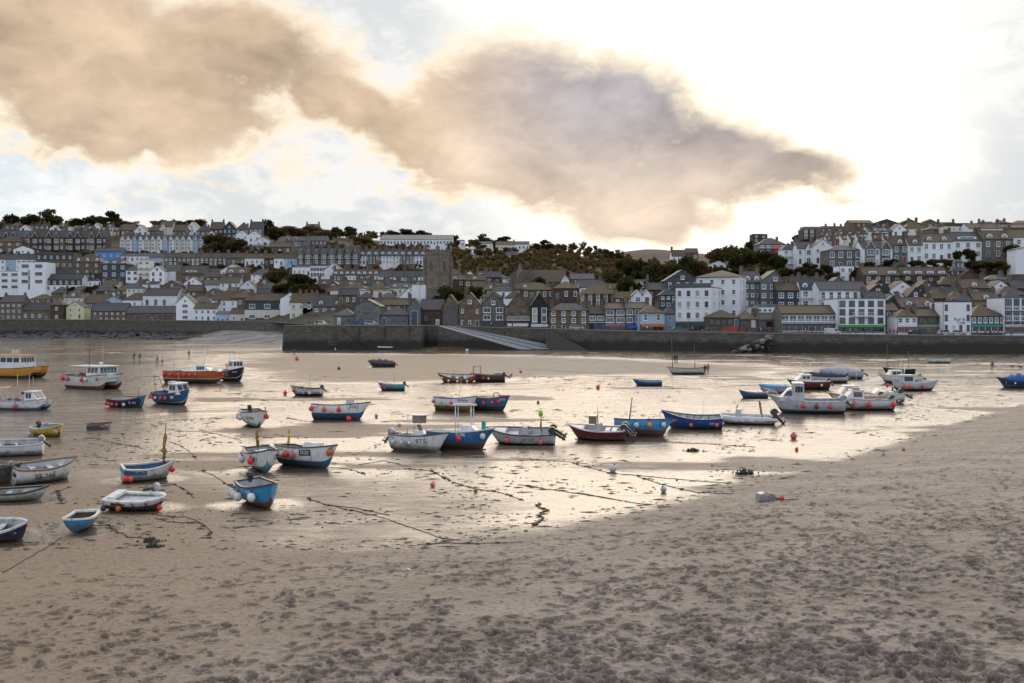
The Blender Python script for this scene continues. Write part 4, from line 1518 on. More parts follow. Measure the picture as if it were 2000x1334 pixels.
H(1962, 2040, 651, 582, 582, 'flat', 'white', 'slate', 'white house with balconies above a pale pink shop sign at right edge', Y=267, st=4, cols=5, ww=1.5, wh=1.9, win='dark', D=10, balc=((.66, 0, 1), (.36, 0, 1)), shop=('ocean', (0.10, 0.16, 0.20), (0.62, 0.42, 0.38)),
  fn=lambda root, W, D, he, hr: sign(root, 'OCEAN', 0.55, plain('bronze lettering', (0.16, 0.10, 0.06), .4), (0.1, -0.34, 2.02)))
# ---- second rows, right
H(1600, 1694, 606, 566, 549, 'eave', 'white', 'slate', 'long white house with a balcony and slate roof behind the square hotel', Y=292, st=2, cols=6, win='dark', balc=((.55, 0, .6),), D=9)
H(1692, 1738, 592, 572, 555, 'gable', 'brick', 'brownslate', 'brown gabled house between the long white house and the twin small gables', cols=3)
H(1729, 1750, 600, 583, 574, 'gable', 'white', 'slate', 'left one of two little white-edged gables above the narrow alley', Y=290, st=1, cols=1, win='wide', ww=1.8, D=6)
H(1750, 1771, 600, 583, 574, 'gable', 'white', 'slate', 'right one of two little white-edged gables above the narrow alley', Y=290, st=1, cols=1, win='wide', ww=1.8, D=6)
H(1760, 1832, 618, 600, 581, 'eave', 'slate', 'brownslate', 'dark slate house with two white dormers behind the small white shop', Y=284, st=1, cols=3, dorm=2)
H(1820, 1850, 597, 585, 572, 'eave', 'brown', 'brownslate', 'brown cottage left of the three skylight roof', cols=2)
H(1818, 1880, 598, 585, 560, 'eave', 'brown', 'slate', 'slate roof with three bright skylights below the red-edged gables', Y=296, skyl=3, cols=2, D=10)
H(1850, 1900, 596, 586, 568, 'hip', 'brown', 'lichen', 'brown roofed house directly behind the house with black lettering', Y=288, cols=2)
H(1898, 1960, 612, 596, 572, 'eave', 'slate', 'lichen', 'broad mossy roof behind the pyramid-roofed shop', Y=286, cols=3, skyl=2, D=11)
H(1852, 1934, 582, 560, 527, 'gable', 'brown', 'red', 'broad brown gable edged in red, the larger of the two', Y=316, cols=3, D=12)
H(1803, 1842, 584, 566, 547, 'gable', 'brown', 'red', 'small brown gable edged in red, left of the larger one', Y=310, cols=2, D=8)
H(1948, 2010, 598, 575, 558, 'hip', 'granite', 'slate', 'grey slate-roofed house high above the balconied white house', Y=292, cols=4)
H(1925, 1975, 562, 545, 536, 'hip', 'slate', 'slate', 'dark slate house with one white window right of the larger red-edged gable', cols=2)
H(1687, 1762, 556, 537, 521, 'eave', 'brown', 'brownslate', 'left half of the long brown row with white dormers below the white terrace', st=1, cols=4, dorm=2, dw=1.3, dflat=True, wh=1.9, D=8)
H(1762, 1852, 556, 537, 521, 'eave', 'brown', 'brownslate', 'right half of the long brown row with white dormers below the white terrace', st=1, cols=4, dorm=4, dw=1.1, dflat=True, wh=1.9, D=8)
H(1639, 1668, 550, 520, 520, 'flat', 'white', 'felt', 'small square white house with four windows below the grand terrace', st=2, cols=2, D=6, skip=())
# ---- the grand terrace, upper right
gt = dict(group='upper right terrace')
H(1617, 1684, 524, 488, 477, 'hip', 'grey', 'slate', 'grey house with white framed double bays at the left end of the grand terrace', st=2, cols=4, ww=1.5, wh=2.2, win='wide', D=9, **gt)
H(1684, 1743, 518, 484, 469, 'eave', 'white', 'slate', 'white house with twin triangular gables and a teal door in the grand terrace', st=2, cols=3, bays=((.25, .3, 'grey'), (.75, .3, 'grey')), ww=1.1, wh=1.8, D=9, **gt)
H(1743, 1774, 512, 478, 460, 'eave', 'grey', 'brownslate', 'grey house with one white dormer right of the twin-gabled house', st=2, cols=2, dorm=1, ww=1.2, wh=1.9, **gt)
H(1774, 1802, 513, 478, 460, 'eave', 'white', 'brownslate', 'white house with one dormer and a hooded bay in the grand terrace', st=2, cols=2, dorm=1, ww=1.4, wh=1.8, **gt)
H(1802, 1861, 509, 472, 455, 'eave', 'white', 'brownslate', 'wide white house with two arched dormers and a purple door in the grand terrace', st=2, cols=4, dorm=2, ww=1.4, wh=1.9, **gt)
H(1861, 1920, 504, 470, 452, 'eave', 'white', 'slate', 'white house with a broad box dormer and three bays in the grand terrace', st=2, cols=3, dorm=1, dw=3.4, dflat=True, ww=1.6, wh=2.0, **gt)
H(1920, 1979, 504, 467, 449, 'eave', 'grey', 'lichen', 'grey house with two white dormers near the right end of the grand terrace', st=2, cols=3, dorm=2, dw=1.0, ww=1.4, wh=1.9, **gt)
H(1979, 2045, 500, 463, 447, 'eave', 'white', 'lichen', 'white house at the right edge, last in the grand terrace', st=2, cols=3, ww=1.6, wh=1.9, **gt)
H(1984, 2040, 512, 487, 481, 'gable', 'white', 'slate', 'white clapboard gable at the right edge below the grand terrace', Y=330, cols=1, D=6)
# ---- skyline, right
sk = dict(group='right hand skyline houses')
H(1470, 1499, 480, 458, 456, 'flat', 'brown', 'felt', 'flat-topped brown house at the left end of the right-hand skyline', st=3, cols=2, **sk)
H(1482, 1534, 494, 476, 463, 'hip', 'grey', 'slate', 'grey balconied house with a bright red panel on the right-hand hill', st=2, cols=4, win='wide', ww=1.4, balc=((.52, 0, 1),), fn=lambda root, W, D, he, hr: MB().box(W * 0.06, W * 0.30, -0.6, -0.5, 0.0, he * 0.9).build('red_panel', plain('red sheeting', (0.45, 0.03, 0.04), .6), root), **sk)
H(1528, 1558, 516, 486, 473, 'hip', 'white', 'slate', 'white house with stacked verandas left of the white gabled villa', st=2, cols=2, balc=((.5, 0, 1), (.02, 0, 1)), **sk)
H(1557, 1592, 516, 485, 472, 'eave', 'white', 'slate', 'white villa with a gabled bay on the right-hand hill', st=2, cols=3, bays=((.6, .3, 'white'),), **sk)
H(1588, 1626, 514, 481, 467, 'gable', 'white', 'slate', 'tall white gabled house left of the grand terrace', st=2, cols=2, **sk)
H(1568, 1604, 470, 448, 442, 'flat', 'brown', 'felt', 'tall dark house with open roof terrace on the right-hand skyline', st=3, cols=3, **sk)
H(1604, 1656, 462, 446, 441, 'flat', 'stone', 'felt', 'long flat roofed stone house on the skyline right of the roof terrace', st=2, cols=5, ch=[(-0.5,), (0.2,), (0.7,)], **sk)
H(1696, 1744, 466, 452, 441, 'eave', 'white', 'brownslate', 'white house with a box dormer under a brown roof on the right skyline', st=1, cols=3, dorm=1, dw=2.5, dflat=True, **sk)
H(1742, 1772, 462, 449, 437, 'gable', 'white', 'brownslate', 'white gable left of the pointed brown roofs on the skyline', cols=2, **sk)
H(1766, 1812, 458, 445, 431, 'hip', 'cream', 'lichen', 'cream house under a pointed mossy roof, highest on the right skyline', cols=3, ch=[(-0.3,), (0.4,)], **sk)
H(1812, 1846, 460, 447, 440, 'hip', 'stone', 'brownslate', 'brown hipped roof right of the pointed mossy roof on the skyline', cols=2, **sk)
H(1846, 1892, 462, 442, 435, 'flat', 'cream', 'brownslate', 'cream flat topped house on the right skyline', st=2, cols=4, **sk)
H(1892, 1962, 464, 446, 435, 'eave', 'white', 'brownslate', 'long white house with square windows and a big brick chimney on the right skyline', st=1, cols=5, ch=[(0.1,), (0.95,)], **sk)
H(1962, 2030, 462, 445, 437, 'eave', 'stone', 'brownslate', 'brown house at the right edge of the skyline', st=1, cols=5, **sk)
terrace(1600, 1690, 6, 482, 471, 461, ['cream', 'white', 'stone', 'white'], 'brownslate', 'in the stepped row behind the grand terrace', 'stepped row', dorm=1, slope=-1.2, cols=2)
terrace(1600, 1740, 8, 470, 460, 452, ['stone', 'white', 'cream'], 'brownslate', 'in the upper stepped row at right', 'upper stepped row', dorm=1, slope=-0.6, cols=2)
# ---- middle: behind the wharf gables
H(1021, 1082, 582, 565, 551, 'hip', 'stone', 'lichen', 'stone house with a mossy hipped roof behind the half-timbered gable', cols=5)
H(1080, 1132, 584, 562, 549, 'hip', 'brick', 'lichen', 'dark red-brown house with tall white windows behind the stone inn', cols=3, ww=1.3, wh=2.0)
H(1130, 1177, 574, 561, 546, 'eave', 'white', 'slate', 'white cottage with a smooth slate roof below the woods', st=1, cols=3)
H(1130, 1206, 600, 573, 557, 'hip', 'brown', 'lichen', 'wide brown house with tall white sash windows behind the inn', st=2, cols=5, ww=1.2, wh=2.2)
H(946, 1000, 580, 566, 553, 'eave', 'brown', 'brownslate', 'brown slate roofed house with two white dormers behind the wharf gables', cols=3, dorm=2)
H(985, 1022, 578, 566, 556, 'gable', 'brown', 'slate', 'dark gable behind the half-timbered wharf gable', cols=2)
H(1096, 1112, 562, 548, 537, 'gable', 'white', 'slate', 'tiny white gable at the end of the small church', st=1, cols=1, D=6)
# ---- left of centre
H(645, 762, 582, 568, 567, 'flat', 'cream', 'felt', 'long low cream flat-roofed hall in the middle of the hillside town', st=1, cols=1, D=10, skip=((0, 0),), cat='hall')
H(606, 642, 541, 520, 517, 'flat', 'white', 'felt', 'white modernist block with a band of dark windows left of centre', st=2, cols=6, win='dark', ww=1.3, cat='building')
H(571, 607, 538, 522, 517, 'flat', 'white', 'felt', 'plainer white wing left of the white modernist block', st=1, cols=4)
H(490, 527, 552, 535, 524, 'hip', 'white', 'slate', 'white cottage with hipped slate roof standing alone among dark trees', cols=3)
H(440, 482, 560, 534, 522, 'eave', 'stone', 'brownslate', 'tall stone house with two round-topped dormers on the left hillside', st=3, cols=2, dorm=2, dw=1.1, win='wide')
H(400, 441, 560, 541, 529, 'eave', 'stone', 'brownslate', 'brown stone house left of the house with round-topped dormers', cols=3)
terrace(650, 740, 4, 549, 537, 526, ['stone', 'white', 'stone', 'cream'], 'brownslate', 'in the row right of the white modernist block', 'row right of the modernist block', dorm=2, cols=3)
terrace(740, 834, 4, 550, 540, 529, ['white', 'cream', 'grey', 'white'], 'slate', 'in the row left of the church tower', 'row left of the church tower', skyl=2, cols=3)
terrace(620, 830, 8, 566, 557, 547, ['stone', 'brown', 'white', 'grey'], ['brownslate', 'slate'], 'in the row behind the long cream hall', 'row behind the cream hall', jit=4, dorm=1, cols=2)
# ---- left hillside
H(36, 89, 572, 512, 512, 'flat', 'white', 'felt', 'big white modern block with large blue-grey windows at far left', st=4, cols=2, ww=4.2, wh=2.2, win='blue', D=12, door=False, cat='building', skip=((0, 0), (0, 1)),
  fn=lambda root, W, D, he, hr: link('window', window_mesh(1.2, 11.0, 'blue'), root, (-1.8 * 0.9, -0.01, he * 0.10)))
H(-20, 38, 566, 530, 530, 'flat', 'white', 'felt', 'lower white wing with a roof terrace left of the big white modern block', st=3, cols=3, ww=3.6, wh=1.8, win='blue', D=10, door=False, cat='building', balc=())
H(89, 160, 568, 546, 535, 'eave', 'white', 'black', 'white and brown house under a wide black roof right of the modern block', st=2, cols=6, upper=('brown', .5), win='wide', ww=1.4, D=9, ch=[])
H(70, 143, 540, 494, 493, 'flat', 'stone', 'felt', 'three-storey stone house with a slate-hung flat top storey', st=3, cols=6, upper=('slate', .32), ww=1.3, wh=1.7, D=11)
H(143, 197, 550, 511, 495, 'hip', 'stone', 'lichen', 'big brown stone villa with a mossy hipped roof and three dormers', st=3, cols=3, dorm=3, dw=.7, ww=1.2, D=11)
H(197, 248, 556, 515, 502, 'hip', 'slate', 'slate', 'dark slate-hung villa with rows of double white windows', st=3, cols=3, dorm=3, dw=1.0, dflat=True, ww=1.9, wh=2.0, D=11)
H(184, 237, 506, 491, 483, 'eave', 'blue', 'slate', 'bright blue house on the left hillside', st=1, cols=4, ch=[(-0.4,)])
H(236, 290, 510, 500, 494, 'eave', 'white', 'slate', 'long low white cottage right of the bright blue house', st=1, cols=6)
H(290, 320, 518, 503, 494, 'eave', 'ltblue', 'slate', 'pale blue house at the left end of the grey terrace', cols=3, skyl=1)
terrace(320, 478, 9, 518, 503, 494, ['grey', 'stone', 'stone', 'grey'], 'brownslate', 'in the grey terrace across the left hillside', 'grey terrace', cols=2)
terrace(478, 554, 4, 518, 504, 495, ['white', 'white', 'brick', 'white'], 'brownslate', 'in the white continuation of the grey terrace', 'white continuation of the grey terrace', cols=2)
terrace(554, 591, 3, 517, 504, 496, ['ltblue'], 'brownslate', 'in the short pale blue row', 'pale blue row', cols=2)
H(246, 270, 560, 527, 519, 'hip', 'white', 'slate', 'white house with dark windows right of the dark slate-hung villa', st=3, cols=2, win='dark')
H(269, 293, 562, 508, 508, 'flat', 'cream', 'felt', 'cream balconied apartment tower on the left hillside', st=5, cols=2, balc=((.3, 0, 1), (.5, 0, 1), (.7, 0, 1)), ww=1.8, win='wide')
H(292, 321, 564, 529, 519, 'gable', 'white', 'slate', 'tall white gabled house right of the cream apartment tower', st=3, cols=2, win='dark')
H(320, 352, 554, 529, 517, 'eave', 'white', 'slate', 'white house with three skylights right of the cream apartment tower', st=2, cols=2, skyl=3)
H(344, 402, 552, 534, 519, 'eave', 'stone', 'brownslate', 'brown stone house with a wide box dormer on the left hillside', st=1, cols=4, dorm=1, dw=3.0, dflat=True)
H(350, 400, 570, 558, 551, 'eave', 'white', 'slate', 'low white cottage with a line of skylights above the chapel-like house', st=1, cols=5, skyl=4)
H(213, 248, 586, 570, 562, 'hip', 'white', 'slate', 'low white house left of the pale hipped cottage', st=1, cols=3)
H(247, 276, 586, 562, 552, 'hip', 'cream', 'slate', 'pale hipped cottage with a pointed slate roof above the low restaurant', st=2, cols=3)
H(163, 208, 558, 549, 546, 'flat', 'white', 'felt', 'low white flat-roofed annex below the big brown stone villa', st=1, cols=5)
bayf = lambda i, w: ((.32 if i % 2 else .62, .52, w),)
terrace(0, 209, 10, 489, 463, 450, ['brick', 'brick', 'stone'], 'slate', 'in the brown gabled terrace, upper left', 'brown gabled terrace', bays=bayf, cols=2, st=2, bgh=3.2, wh=1.6)
terrace(234, 400, 14, 489, 467, 459, ['cream', 'white', 'ltblue', 'white', 'cream'], 'slate', 'in the pale bay-fronted terrace, upper left', 'pale bay-fronted terrace', bays=lambda i, w: ((.5, .62, w),), cols=1, st=3, bgh=2.0, ww=.5)
H(-6, 43, 493, 471, 460, 'hip', 'stone', 'brownslate', 'brown hipped house at the left edge below the brown gabled terrace', cols=3)
H(26, 64, 496, 487, 480, 'gable', 'white', 'slate', 'small white gabled house below the brown gabled terrace', cols=3)
terrace(-10, 72, 4, 528, 506, 496, ['white', 'ltblue', 'white', 'cream'], 'slate', 'in the row above the big white modern block', 'row above the modern block', cols=2)
# ---- left skyline
terrace(116, 234, 9, 455, 446, 439, ['stone', 'white', 'stone', 'cream'], ['brownslate', 'slate'], 'in the cottages under the skyline pines at left', 'cottages under the pines', jit=9, dorm=1, cols=2, typ=('eave', 'gable', 'eave', 'hip'))
terrace(0, 116, 6, 451, 444, 437, ['grey', 'stone', 'white'], 'brownslate', 'in the top left corner of the town', 'top left cottages', jit=9, cols=2, typ=('eave', 'hip', 'gable'))
terrace(236, 388, 6, 458, 447, 435, ['stone', 'white', 'stone', 'cream'], 'brownslate', 'in the skyline houses above the pale terrace', 'skyline houses above the pale terrace', jit=10, cols=3, typ=('eave', 'gable', 'hip', 'eave'), bays=lambda i, w: ((.3, .3, w),) if i % 2 else ())
terrace(384, 512, 5, 466, 447, 433, ['grey', 'brown', 'slate', 'grey'], ['slate', 'brownslate'], 'in the skyline row by the lone tall tree', 'tall skyline houses', jit=12, cols=3, typ=('hip', 'eave', 'gable', 'hip', 'eave'))
H(460, 485, 470, 458, 450, 'gable', 'white', 'slate', 'left one of a pair of pale gables below the tall skyline houses', cols=2)
H(484, 509, 472, 459, 451, 'gable', 'white', 'slate', 'right one of a pair of pale gables below the tall skyline houses', cols=2)
H(404, 422, 470, 459, 451, 'gable', 'white', 'slate', 'small white gable left of the bare trees on the left hill', cols=1)
H(596, 622, 450, 443, 437, 'eave', 'brown', 'brownslate', 'lone house with a chimney at each end, silhouetted on the skyline', st=1, cols=2, ch=[(-0.95,), (0.95,)])
H(555, 601, 482, 470, 461, 'eave', 'granite', 'slate', 'grey school building with three gables on the hill left of centre', cols=4, bays=((.15, .2, 'granite'), (.5, .2, 'granite')))
H(600, 638, 478, 470, 460, 'eave', 'granite', 'slate', 'long grey roofed hall right of the three-gabled school', st=1, cols=5)
H(523, 570, 494, 482, 473, 'eave', 'stone', 'brownslate', 'stone house with a bright white end wall left of the stone gabled terrace', cols=3, ch=[(0.9,)])
H(497, 528, 480, 471, 463, 'gable', 'white', 'slate', 'white gabled bungalow below the lone tall tree', cols=2, st=1)
H(486, 520, 490, 481, 475, 'hip', 'grey', 'slate', 'low grey hipped bungalow left of the stone house with a white end wall', st=1, cols=3)
terrace(580, 701, 8, 517, 496, 484, ['stone', 'grey', 'stone'], 'slate', 'in the stone gabled terrace left of centre', 'stone gabled terrace', bays=lambda i, w: ((.55, .46, w),), cols=2, st=2, bgh=2.6, wh=1.7)
terrace(701, 832, 10, 516, 499, 487, ['white', 'grey', 'stone', 'white', 'white'], 'slate', 'in the dormered terrace left of the church tower', 'dormered terrace', dorm=1, dw=1.0, cols=2, st=2, wh=1.5)
H(742, 884, 478, 468, 456, 'mono', 'white', 'felt', 'long white hall with a sweeping pale roof on the skyline', cols=22, st=1, win='dark', wh=1.6, D=14, cat='building')
H(884, 908, 480, 470, 468, 'flat', 'white', 'felt', 'white flat block on the skyline right of the long white hall', st=1, cols=3)
H(932, 962, 484, 476, 471, 'eave', 'white', 'slate', 'low white bungalow on the skyline among the trees', st=1, cols=4)
H(968, 1006, 488, 478, 471, 'eave', 'cream', 'brownslate', 'cream house with bays on the skyline right of the low bungalow', cols=5)
H(1004, 1034, 488, 477, 471, 'eave', 'white', 'slate', 'white glazed house on the skyline at the end of the meadow', cols=4, win='dark')
H(988, 1010, 506, 498, 491, 'eave', 'white', 'slate', 'small white cottage half hidden in the brown woodland', st=1, cols=2, ch=[(0,)])
H(914, 930, 490, 484, 480, 'gable', 'white', 'slate', 'little white gable at the upper edge of the brown woodland', st=1, cols=1)
H(1388, 1418, 526, 515, 509, 'gable', 'white', 'slate', 'white gable edged in black among the trees right of centre', st=1, cols=2)
H(1312, 1340, 512, 500, 488, 'eave', 'white', 'brownslate', 'white cottage on the wooded rise right of the moor', cols=3)
H(1340, 1364, 508, 493, 485, 'eave', 'stone', 'brownslate', 'brown cottage on the wooded rise right of the moor', cols=2)
# ---- rows that fill the slopes between
fill = ['stone', 'white', 'brown', 'grey', 'white', 'stone', 'cream', 'white']
rfs = ['slate', 'brownslate', 'brownslate', 'lichen', 'slate']
filler_row(100, 480, 590, 36, 18, 11, fill, rfs, 'in the packed cottages behind the left sea wall', 3, 'cottages behind the left sea wall')
filler_row(200, 660, 574, 34, 16, 10, fill, rfs, 'in the second row up on the left slope', 4, 'second row on the left slope', skipx=((545, 625),))
filler_row(60, 650, 548, 36, 15, 9, fill, rfs, 'in the third row up on the left slope', 5, 'third row on the left slope', skipx=((480, 640),))
filler_row(400, 640, 600, 40, 16, 12, fill, rfs, 'in the row behind the slate-fronted cream house', 6, 'row behind the cream house')
filler_row(660, 1000, 596, 40, 17, 13, fill, rfs, 'in the roofs behind the lifeboat house', 7, 'roofs behind the lifeboat house', skipx=((825, 950),))
filler_row(640, 1010, 577, 36, 14, 11, fill, rfs, 'in the dense roofs around the church tower', 8, 'roofs around the church tower', skipx=((845, 920),))
filler_row(870, 1120, 560, 36, 13, 10, fill, rfs, 'in the roofs before the small spired church', 9, 'roofs before the small church', skipx=((1000, 1110),))
filler_row(870, 1010, 548, 30, 11, 9, fill, rfs, 'in the row below the brown woodland', 10, 'cottages below the woodland')
filler_row(1180, 1330, 578, 36, 15, 12, fill, rfs, 'in the row above the pale blue café house', 11, 'row above the café house')
filler_row(1520, 1640, 580, 42, 18, 13, fill, rfs, 'in the row above the balcony pub', 12, 'row above the balcony pub')
filler_row(1690, 2000, 606, 44, 20, 15, ['brown', 'slate', 'stone', 'white', 'brown'], ['brownslate', 'lichen', 'slate'], 'in the roofs behind the right-hand shops', 13, 'dark roofs behind the right-hand shops')
filler_row(1700, 2000, 578, 46, 18, 15, ['brown', 'slate', 'stone', 'white'], ['brownslate', 'lichen', 'slate'], 'in the roofs below the long brown row', 14, 'roofs below the long brown row')
filler_row(1660, 2000, 446, 34, 9, 7, ['stone', 'cream', 'brown', 'white'], ['brownslate'], 'in the highest roofs of the right-hand skyline', 15, 'highest roofs at right', jit=3)
flush_houses()
# ---------------------------------------------------------------- churches and turret
def build_church():
    Y = 340.0
    p = P(855, 606, Y)
    root = empty('church_tower', p, R(-41))
    s = F / Y
    w = 3.15
    h = (606 - 493) / s
    M = mat('church tower stone', m_wall((0.23, 0.185, 0.135), (0.13, 0.105, 0.08), True))
    MB().box(-w, w, -w, w, -4, h).build('wall', M, root)
    b = MB()
    for z in (h * 0.36, h * 0.62, h * 0.955):
        b.box(-w - .12, w + .12, -w - .12, w + .12, z, z + 0.22)
    b.build('string_course', WALLS['grey'], root)
    me = MB().box(-.45, .45, -.45, .45, -4, h * 0.93).mesh('buttress', [M])
    for sx in (-1, 1):
        for sy in (-1, 1):
            link('buttress', me, root, (sx * w, sy * w, 0))
    pin = MB().box(-.34, .34, -.34, .34, h, h + 1.7)
    pin.add([(-.34, -.34, h + 1.7), (.34, -.34, h + 1.7), (.34, .34, h + 1.7), (-.34, .34, h + 1.7), (0, 0, h + 2.6)], [(0, 1, 4), (1, 2, 4), (2, 3, 4), (3, 0, 4)])
    pm = pin.mesh('pinnacle', [M])
    for sx in (-1, 1):
        for sy in (-1, 1):
            link('pinnacle', pm, root, (sx * w, sy * w, 0))
    mer = MB().box(-.32, .32, -.18, .18, h, h + 0.95).mesh('merlon', [M])
    for a in range(4):
        for i in range(4):
            t = -w + 0.9 + i * (2 * w - 1.8) / 3
            x, y = [(t, -w + .2), (w - .2, t), (t, w - .2), (-w + .2, t)][a]
            link('merlon', mer, root, (x, y, 0), (0, 0, R(90) if a % 2 else 0))
    arch = [(-.75, 0), (.75, 0), (.75, 2.6), (.45, 3.3), (0, 3.75), (-.45, 3.3), (-.75, 2.6)]
    wmesh = MB().prism(arch, 'y', -.05, .02, 1)
    for x in (-.27, .22):
        wmesh.box(x, x + .06, -.07, -.03, 0, 3.2, 0)
    wme = wmesh.mesh('belfry_window', [M_STACK, M_DFRAME])
    for a, (x, y) in enumerate([(0, -w), (w, 0), (0, w), (-w, 0)]):
        link('belfry_window', wme, root, (x, y, h * 0.67), (0, 0, R(90 * a)))
    cl = MB().tube([(0, -.05, 0), (0, .05, 0)], .75, 16, 0).build('clock_face', plain('clock gilding', (0.20, 0.16, 0.08), .4), root)
    cl.location = (w + .04, 0, h * 0.44)
    cl.rotation_euler = (0, 0, R(90))
    tag(root, 'tall square brown stone church tower with pinnacles and arched belfry windows', 'church tower')
    # the small spired church
    Y = 420.0
    s = F / Y
    root = empty('spired_church', P(1016, 560, Y))
    M = WALLS['grey']
    hb = (560 - 540) / s
    hs = (540 - 511) / s
    b = MB().box(-1.5, 1.5, -1.5, 1.5, -5, hb + 0.6)
    b.build('turret_wall', M, root)
    b = MB()
    n = 8
    ring = [(1.75 * math.cos(2 * math.pi * (k + .5) / n), 1.75 * math.sin(2 * math.pi * (k + .5) / n), hb + 0.6) for k in range(n)]
    b.add(ring + [(0, 0, hb + hs)], [(k, (k + 1) % n, n) for k in range(n)])
    b.build('spire', M, root)
    x0, x1 = (1026 - 1016) / s, (1104 - 1016) / s
    hw_, hr_ = (560 - 550) / s, (560 - 527) / s
    MB().box(x0, x1, -2, 8, -5, hw_).add([(x0, -2, hw_), (x0, 8, hw_), (x0, 3, hr_), (x1, -2, hw_), (x1, 8, hw_), (x1, 3, hr_)], [(0, 2, 1), (3, 4, 5)]).build('nave_wall', WALLS['stone'], root)
    b = MB()
    slab(b, [(x0 - .2, -2.4, hw_ - .3), (x1 + .2, -2.4, hw_ - .3), (x1 + .2, 3, hr_), (x0 - .2, 3, hr_)])
    slab(b, [(x1 + .2, 8.4, hw_ - .3), (x0 - .2, 8.4, hw_ - .3), (x0 - .2, 3, hr_), (x1 + .2, 3, hr_)])
    b.build('nave_roof', ROOFS['brownslate'], root)
    gx = x0 + 2.0
    MB().prism([(-2.4, -5), (2.4, -5), (2.4, hw_ + 1), (0, hr_ + 0.6), (-2.4, hw_ + 1)], 'y', -4.5, 3, 0, Matrix.Translation((gx, 0, 0))).build('gable', WALLS['stone'], root)
    o = link('window', wme, root, (gx, -4.5, 0.6))
    for i in range(4):
        link('window', window_mesh(0.8, 1.6, 'dark'), root, (gx + 4.5 + i * 2.6, -2, 0.4))
    b = MB().box(-.15, .15, -.15, .15, 0, 1.6)
    for x in (x1 - 1, x1 - 2.2):
        link('finial', b.mesh('finial', [M]), root, (x, 3, hr_))
    tag(root, 'small grey church with a short stone spire and long slate nave', 'church')
    # glazed lookout turret
    Y = 322.0
    s = F / Y
    root = empty('lookout_turret', P(1871, 548, Y))

    def octo(r0, z0, r1, z1, m, name, parent, n=8):
        vs = [(r0 * math.cos(2 * math.pi * (k + .5) / n), r0 * math.sin(2 * math.pi * (k + .5) / n), z0) for k in range(n)] + \
             [(r1 * math.cos(2 * math.pi * (k + .5) / n), r1 * math.sin(2 * math.pi * (k + .5) / n), z1) for k in range(n)]
        return MB().add(vs, [(k, (k + 1) % n, n + (k + 1) % n, n + k) for k in range(n)] + [tuple(range(n, 2 * n)), tuple(range(n - 1, -1, -1))]).build(name, m, parent)
    octo(2.5, -5, 2.5, 1.2, WALLS['white'], 'base_wall', root)
    octo(2.45, 1.2, 2.45, 3.0, M_BGLASS, 'lower_glazing', root)
    octo(3.0, 3.0, 2.0, 4.2, ROOFS['slate'], 'skirt_roof', root)
    octo(1.55, 4.2, 1.55, 5.6, M_BGLASS, 'upper_glazing', root)
    octo(1.9, 5.6, 1.5, 6.2, ROOFS['slate'], 'dome', root)
    octo(1.5, 6.2, 0.2, 6.9, ROOFS['slate'], 'dome_cap', root)
    for r_, z0, z1, nm in ((2.5, 1.2, 3.0, 'mullion'), (1.6, 4.2, 5.6, 'mullion')):
        for k in range(8):
            a = 2 * math.pi * (k + .5) / 8
            MB().box(-.09, .09, -.09, .09, z0, z1).build(nm, M_FRAME, root).location = (r_ * math.cos(a), r_ * math.sin(a), 0)
    tag(root, 'round glazed lookout turret with a domed roof below the grand terrace', 'turret')


build_church()


# ---------------------------------------------------------------- trees
def leaf_mat(name, c1, c2, tr=0.5):
    if name in MATS: return MATS[name]
    m = bpy.data.materials.new(name)
    m.use_nodes = True
    g = NT(m.node_tree)
    n = g.noise(wpos(g), 0.8, 4, 0.6)
    oi = g.n('ShaderNodeObjectInfo').outputs['Random']
    c = g.mix(g.smooth(n, 0.35, 0.65), c1, c2)
    c = scale_col(g, c, g.m('ADD', 0.7, g.m('MULTIPLY', oi, 0.6)))
    d, t, mx, o = g.n('ShaderNodeBsdfDiffuse'), g.n('ShaderNodeBsdfTranslucent'), g.n('ShaderNodeMixShader'), g.n('ShaderNodeOutputMaterial')
    g.set(d.inputs[0], c)
    g.set(t.inputs[0], c)
    mx.inputs[0].default_value = tr
    g.t.links.new(d.outputs[0], mx.inputs[1])
    g.t.links.new(t.outputs[0], mx.inputs[2])
    g.t.links.new(mx.outputs[0], o.inputs[0])
    MATS[name] = m
    return m


LEAF = {
    'dark': leaf_mat('dark evergreen leaves', (0.038, 0.042, 0.016), (0.075, 0.070, 0.026)),
    'green': leaf_mat('olive green leaves', (0.042, 0.052, 0.018), (0.085, 0.078, 0.026)),
    'brown': leaf_mat('brown autumn leaves', (0.080, 0.060, 0.028), (0.135, 0.094, 0.044)),
}
M_BARK = plain('bark', (0.060, 0.048, 0.036), 0.9, 0, 0.3, 2.0)


def crown_points(kind, r, n):
    """blobs (centre, radius) making up a crown of height 1 and radius 1"""
    bl = []
    if kind == 'pine':
        for i in range(9):
            a = r.uniform(0, 6.28)
            q = r.uniform(0.15, 0.85)
            z = r.uniform(0.50, 0.98) - 0.25 * q
            bl.append(((q * math.cos(a), q * math.sin(a), z), (r.uniform(.30, .48), r.uniform(.09, .15))))
        bl.append(((0, 0, .9), (.45, .14)))
    else:
        for i in range(13):
            a = r.uniform(0, 6.28)
            z = r.uniform(0.16, 0.86)
            q = math.sqrt(max(0, 1 - ((z - .45) / .55) ** 2)) * r.uniform(0.25, .72)
            bl.append(((q * math.cos(a), q * math.sin(a), z), (r.uniform(.26, .42), r.uniform(.13, .22))))
        bl.append(((0, 0, .5), (.55, .35)))
    return bl


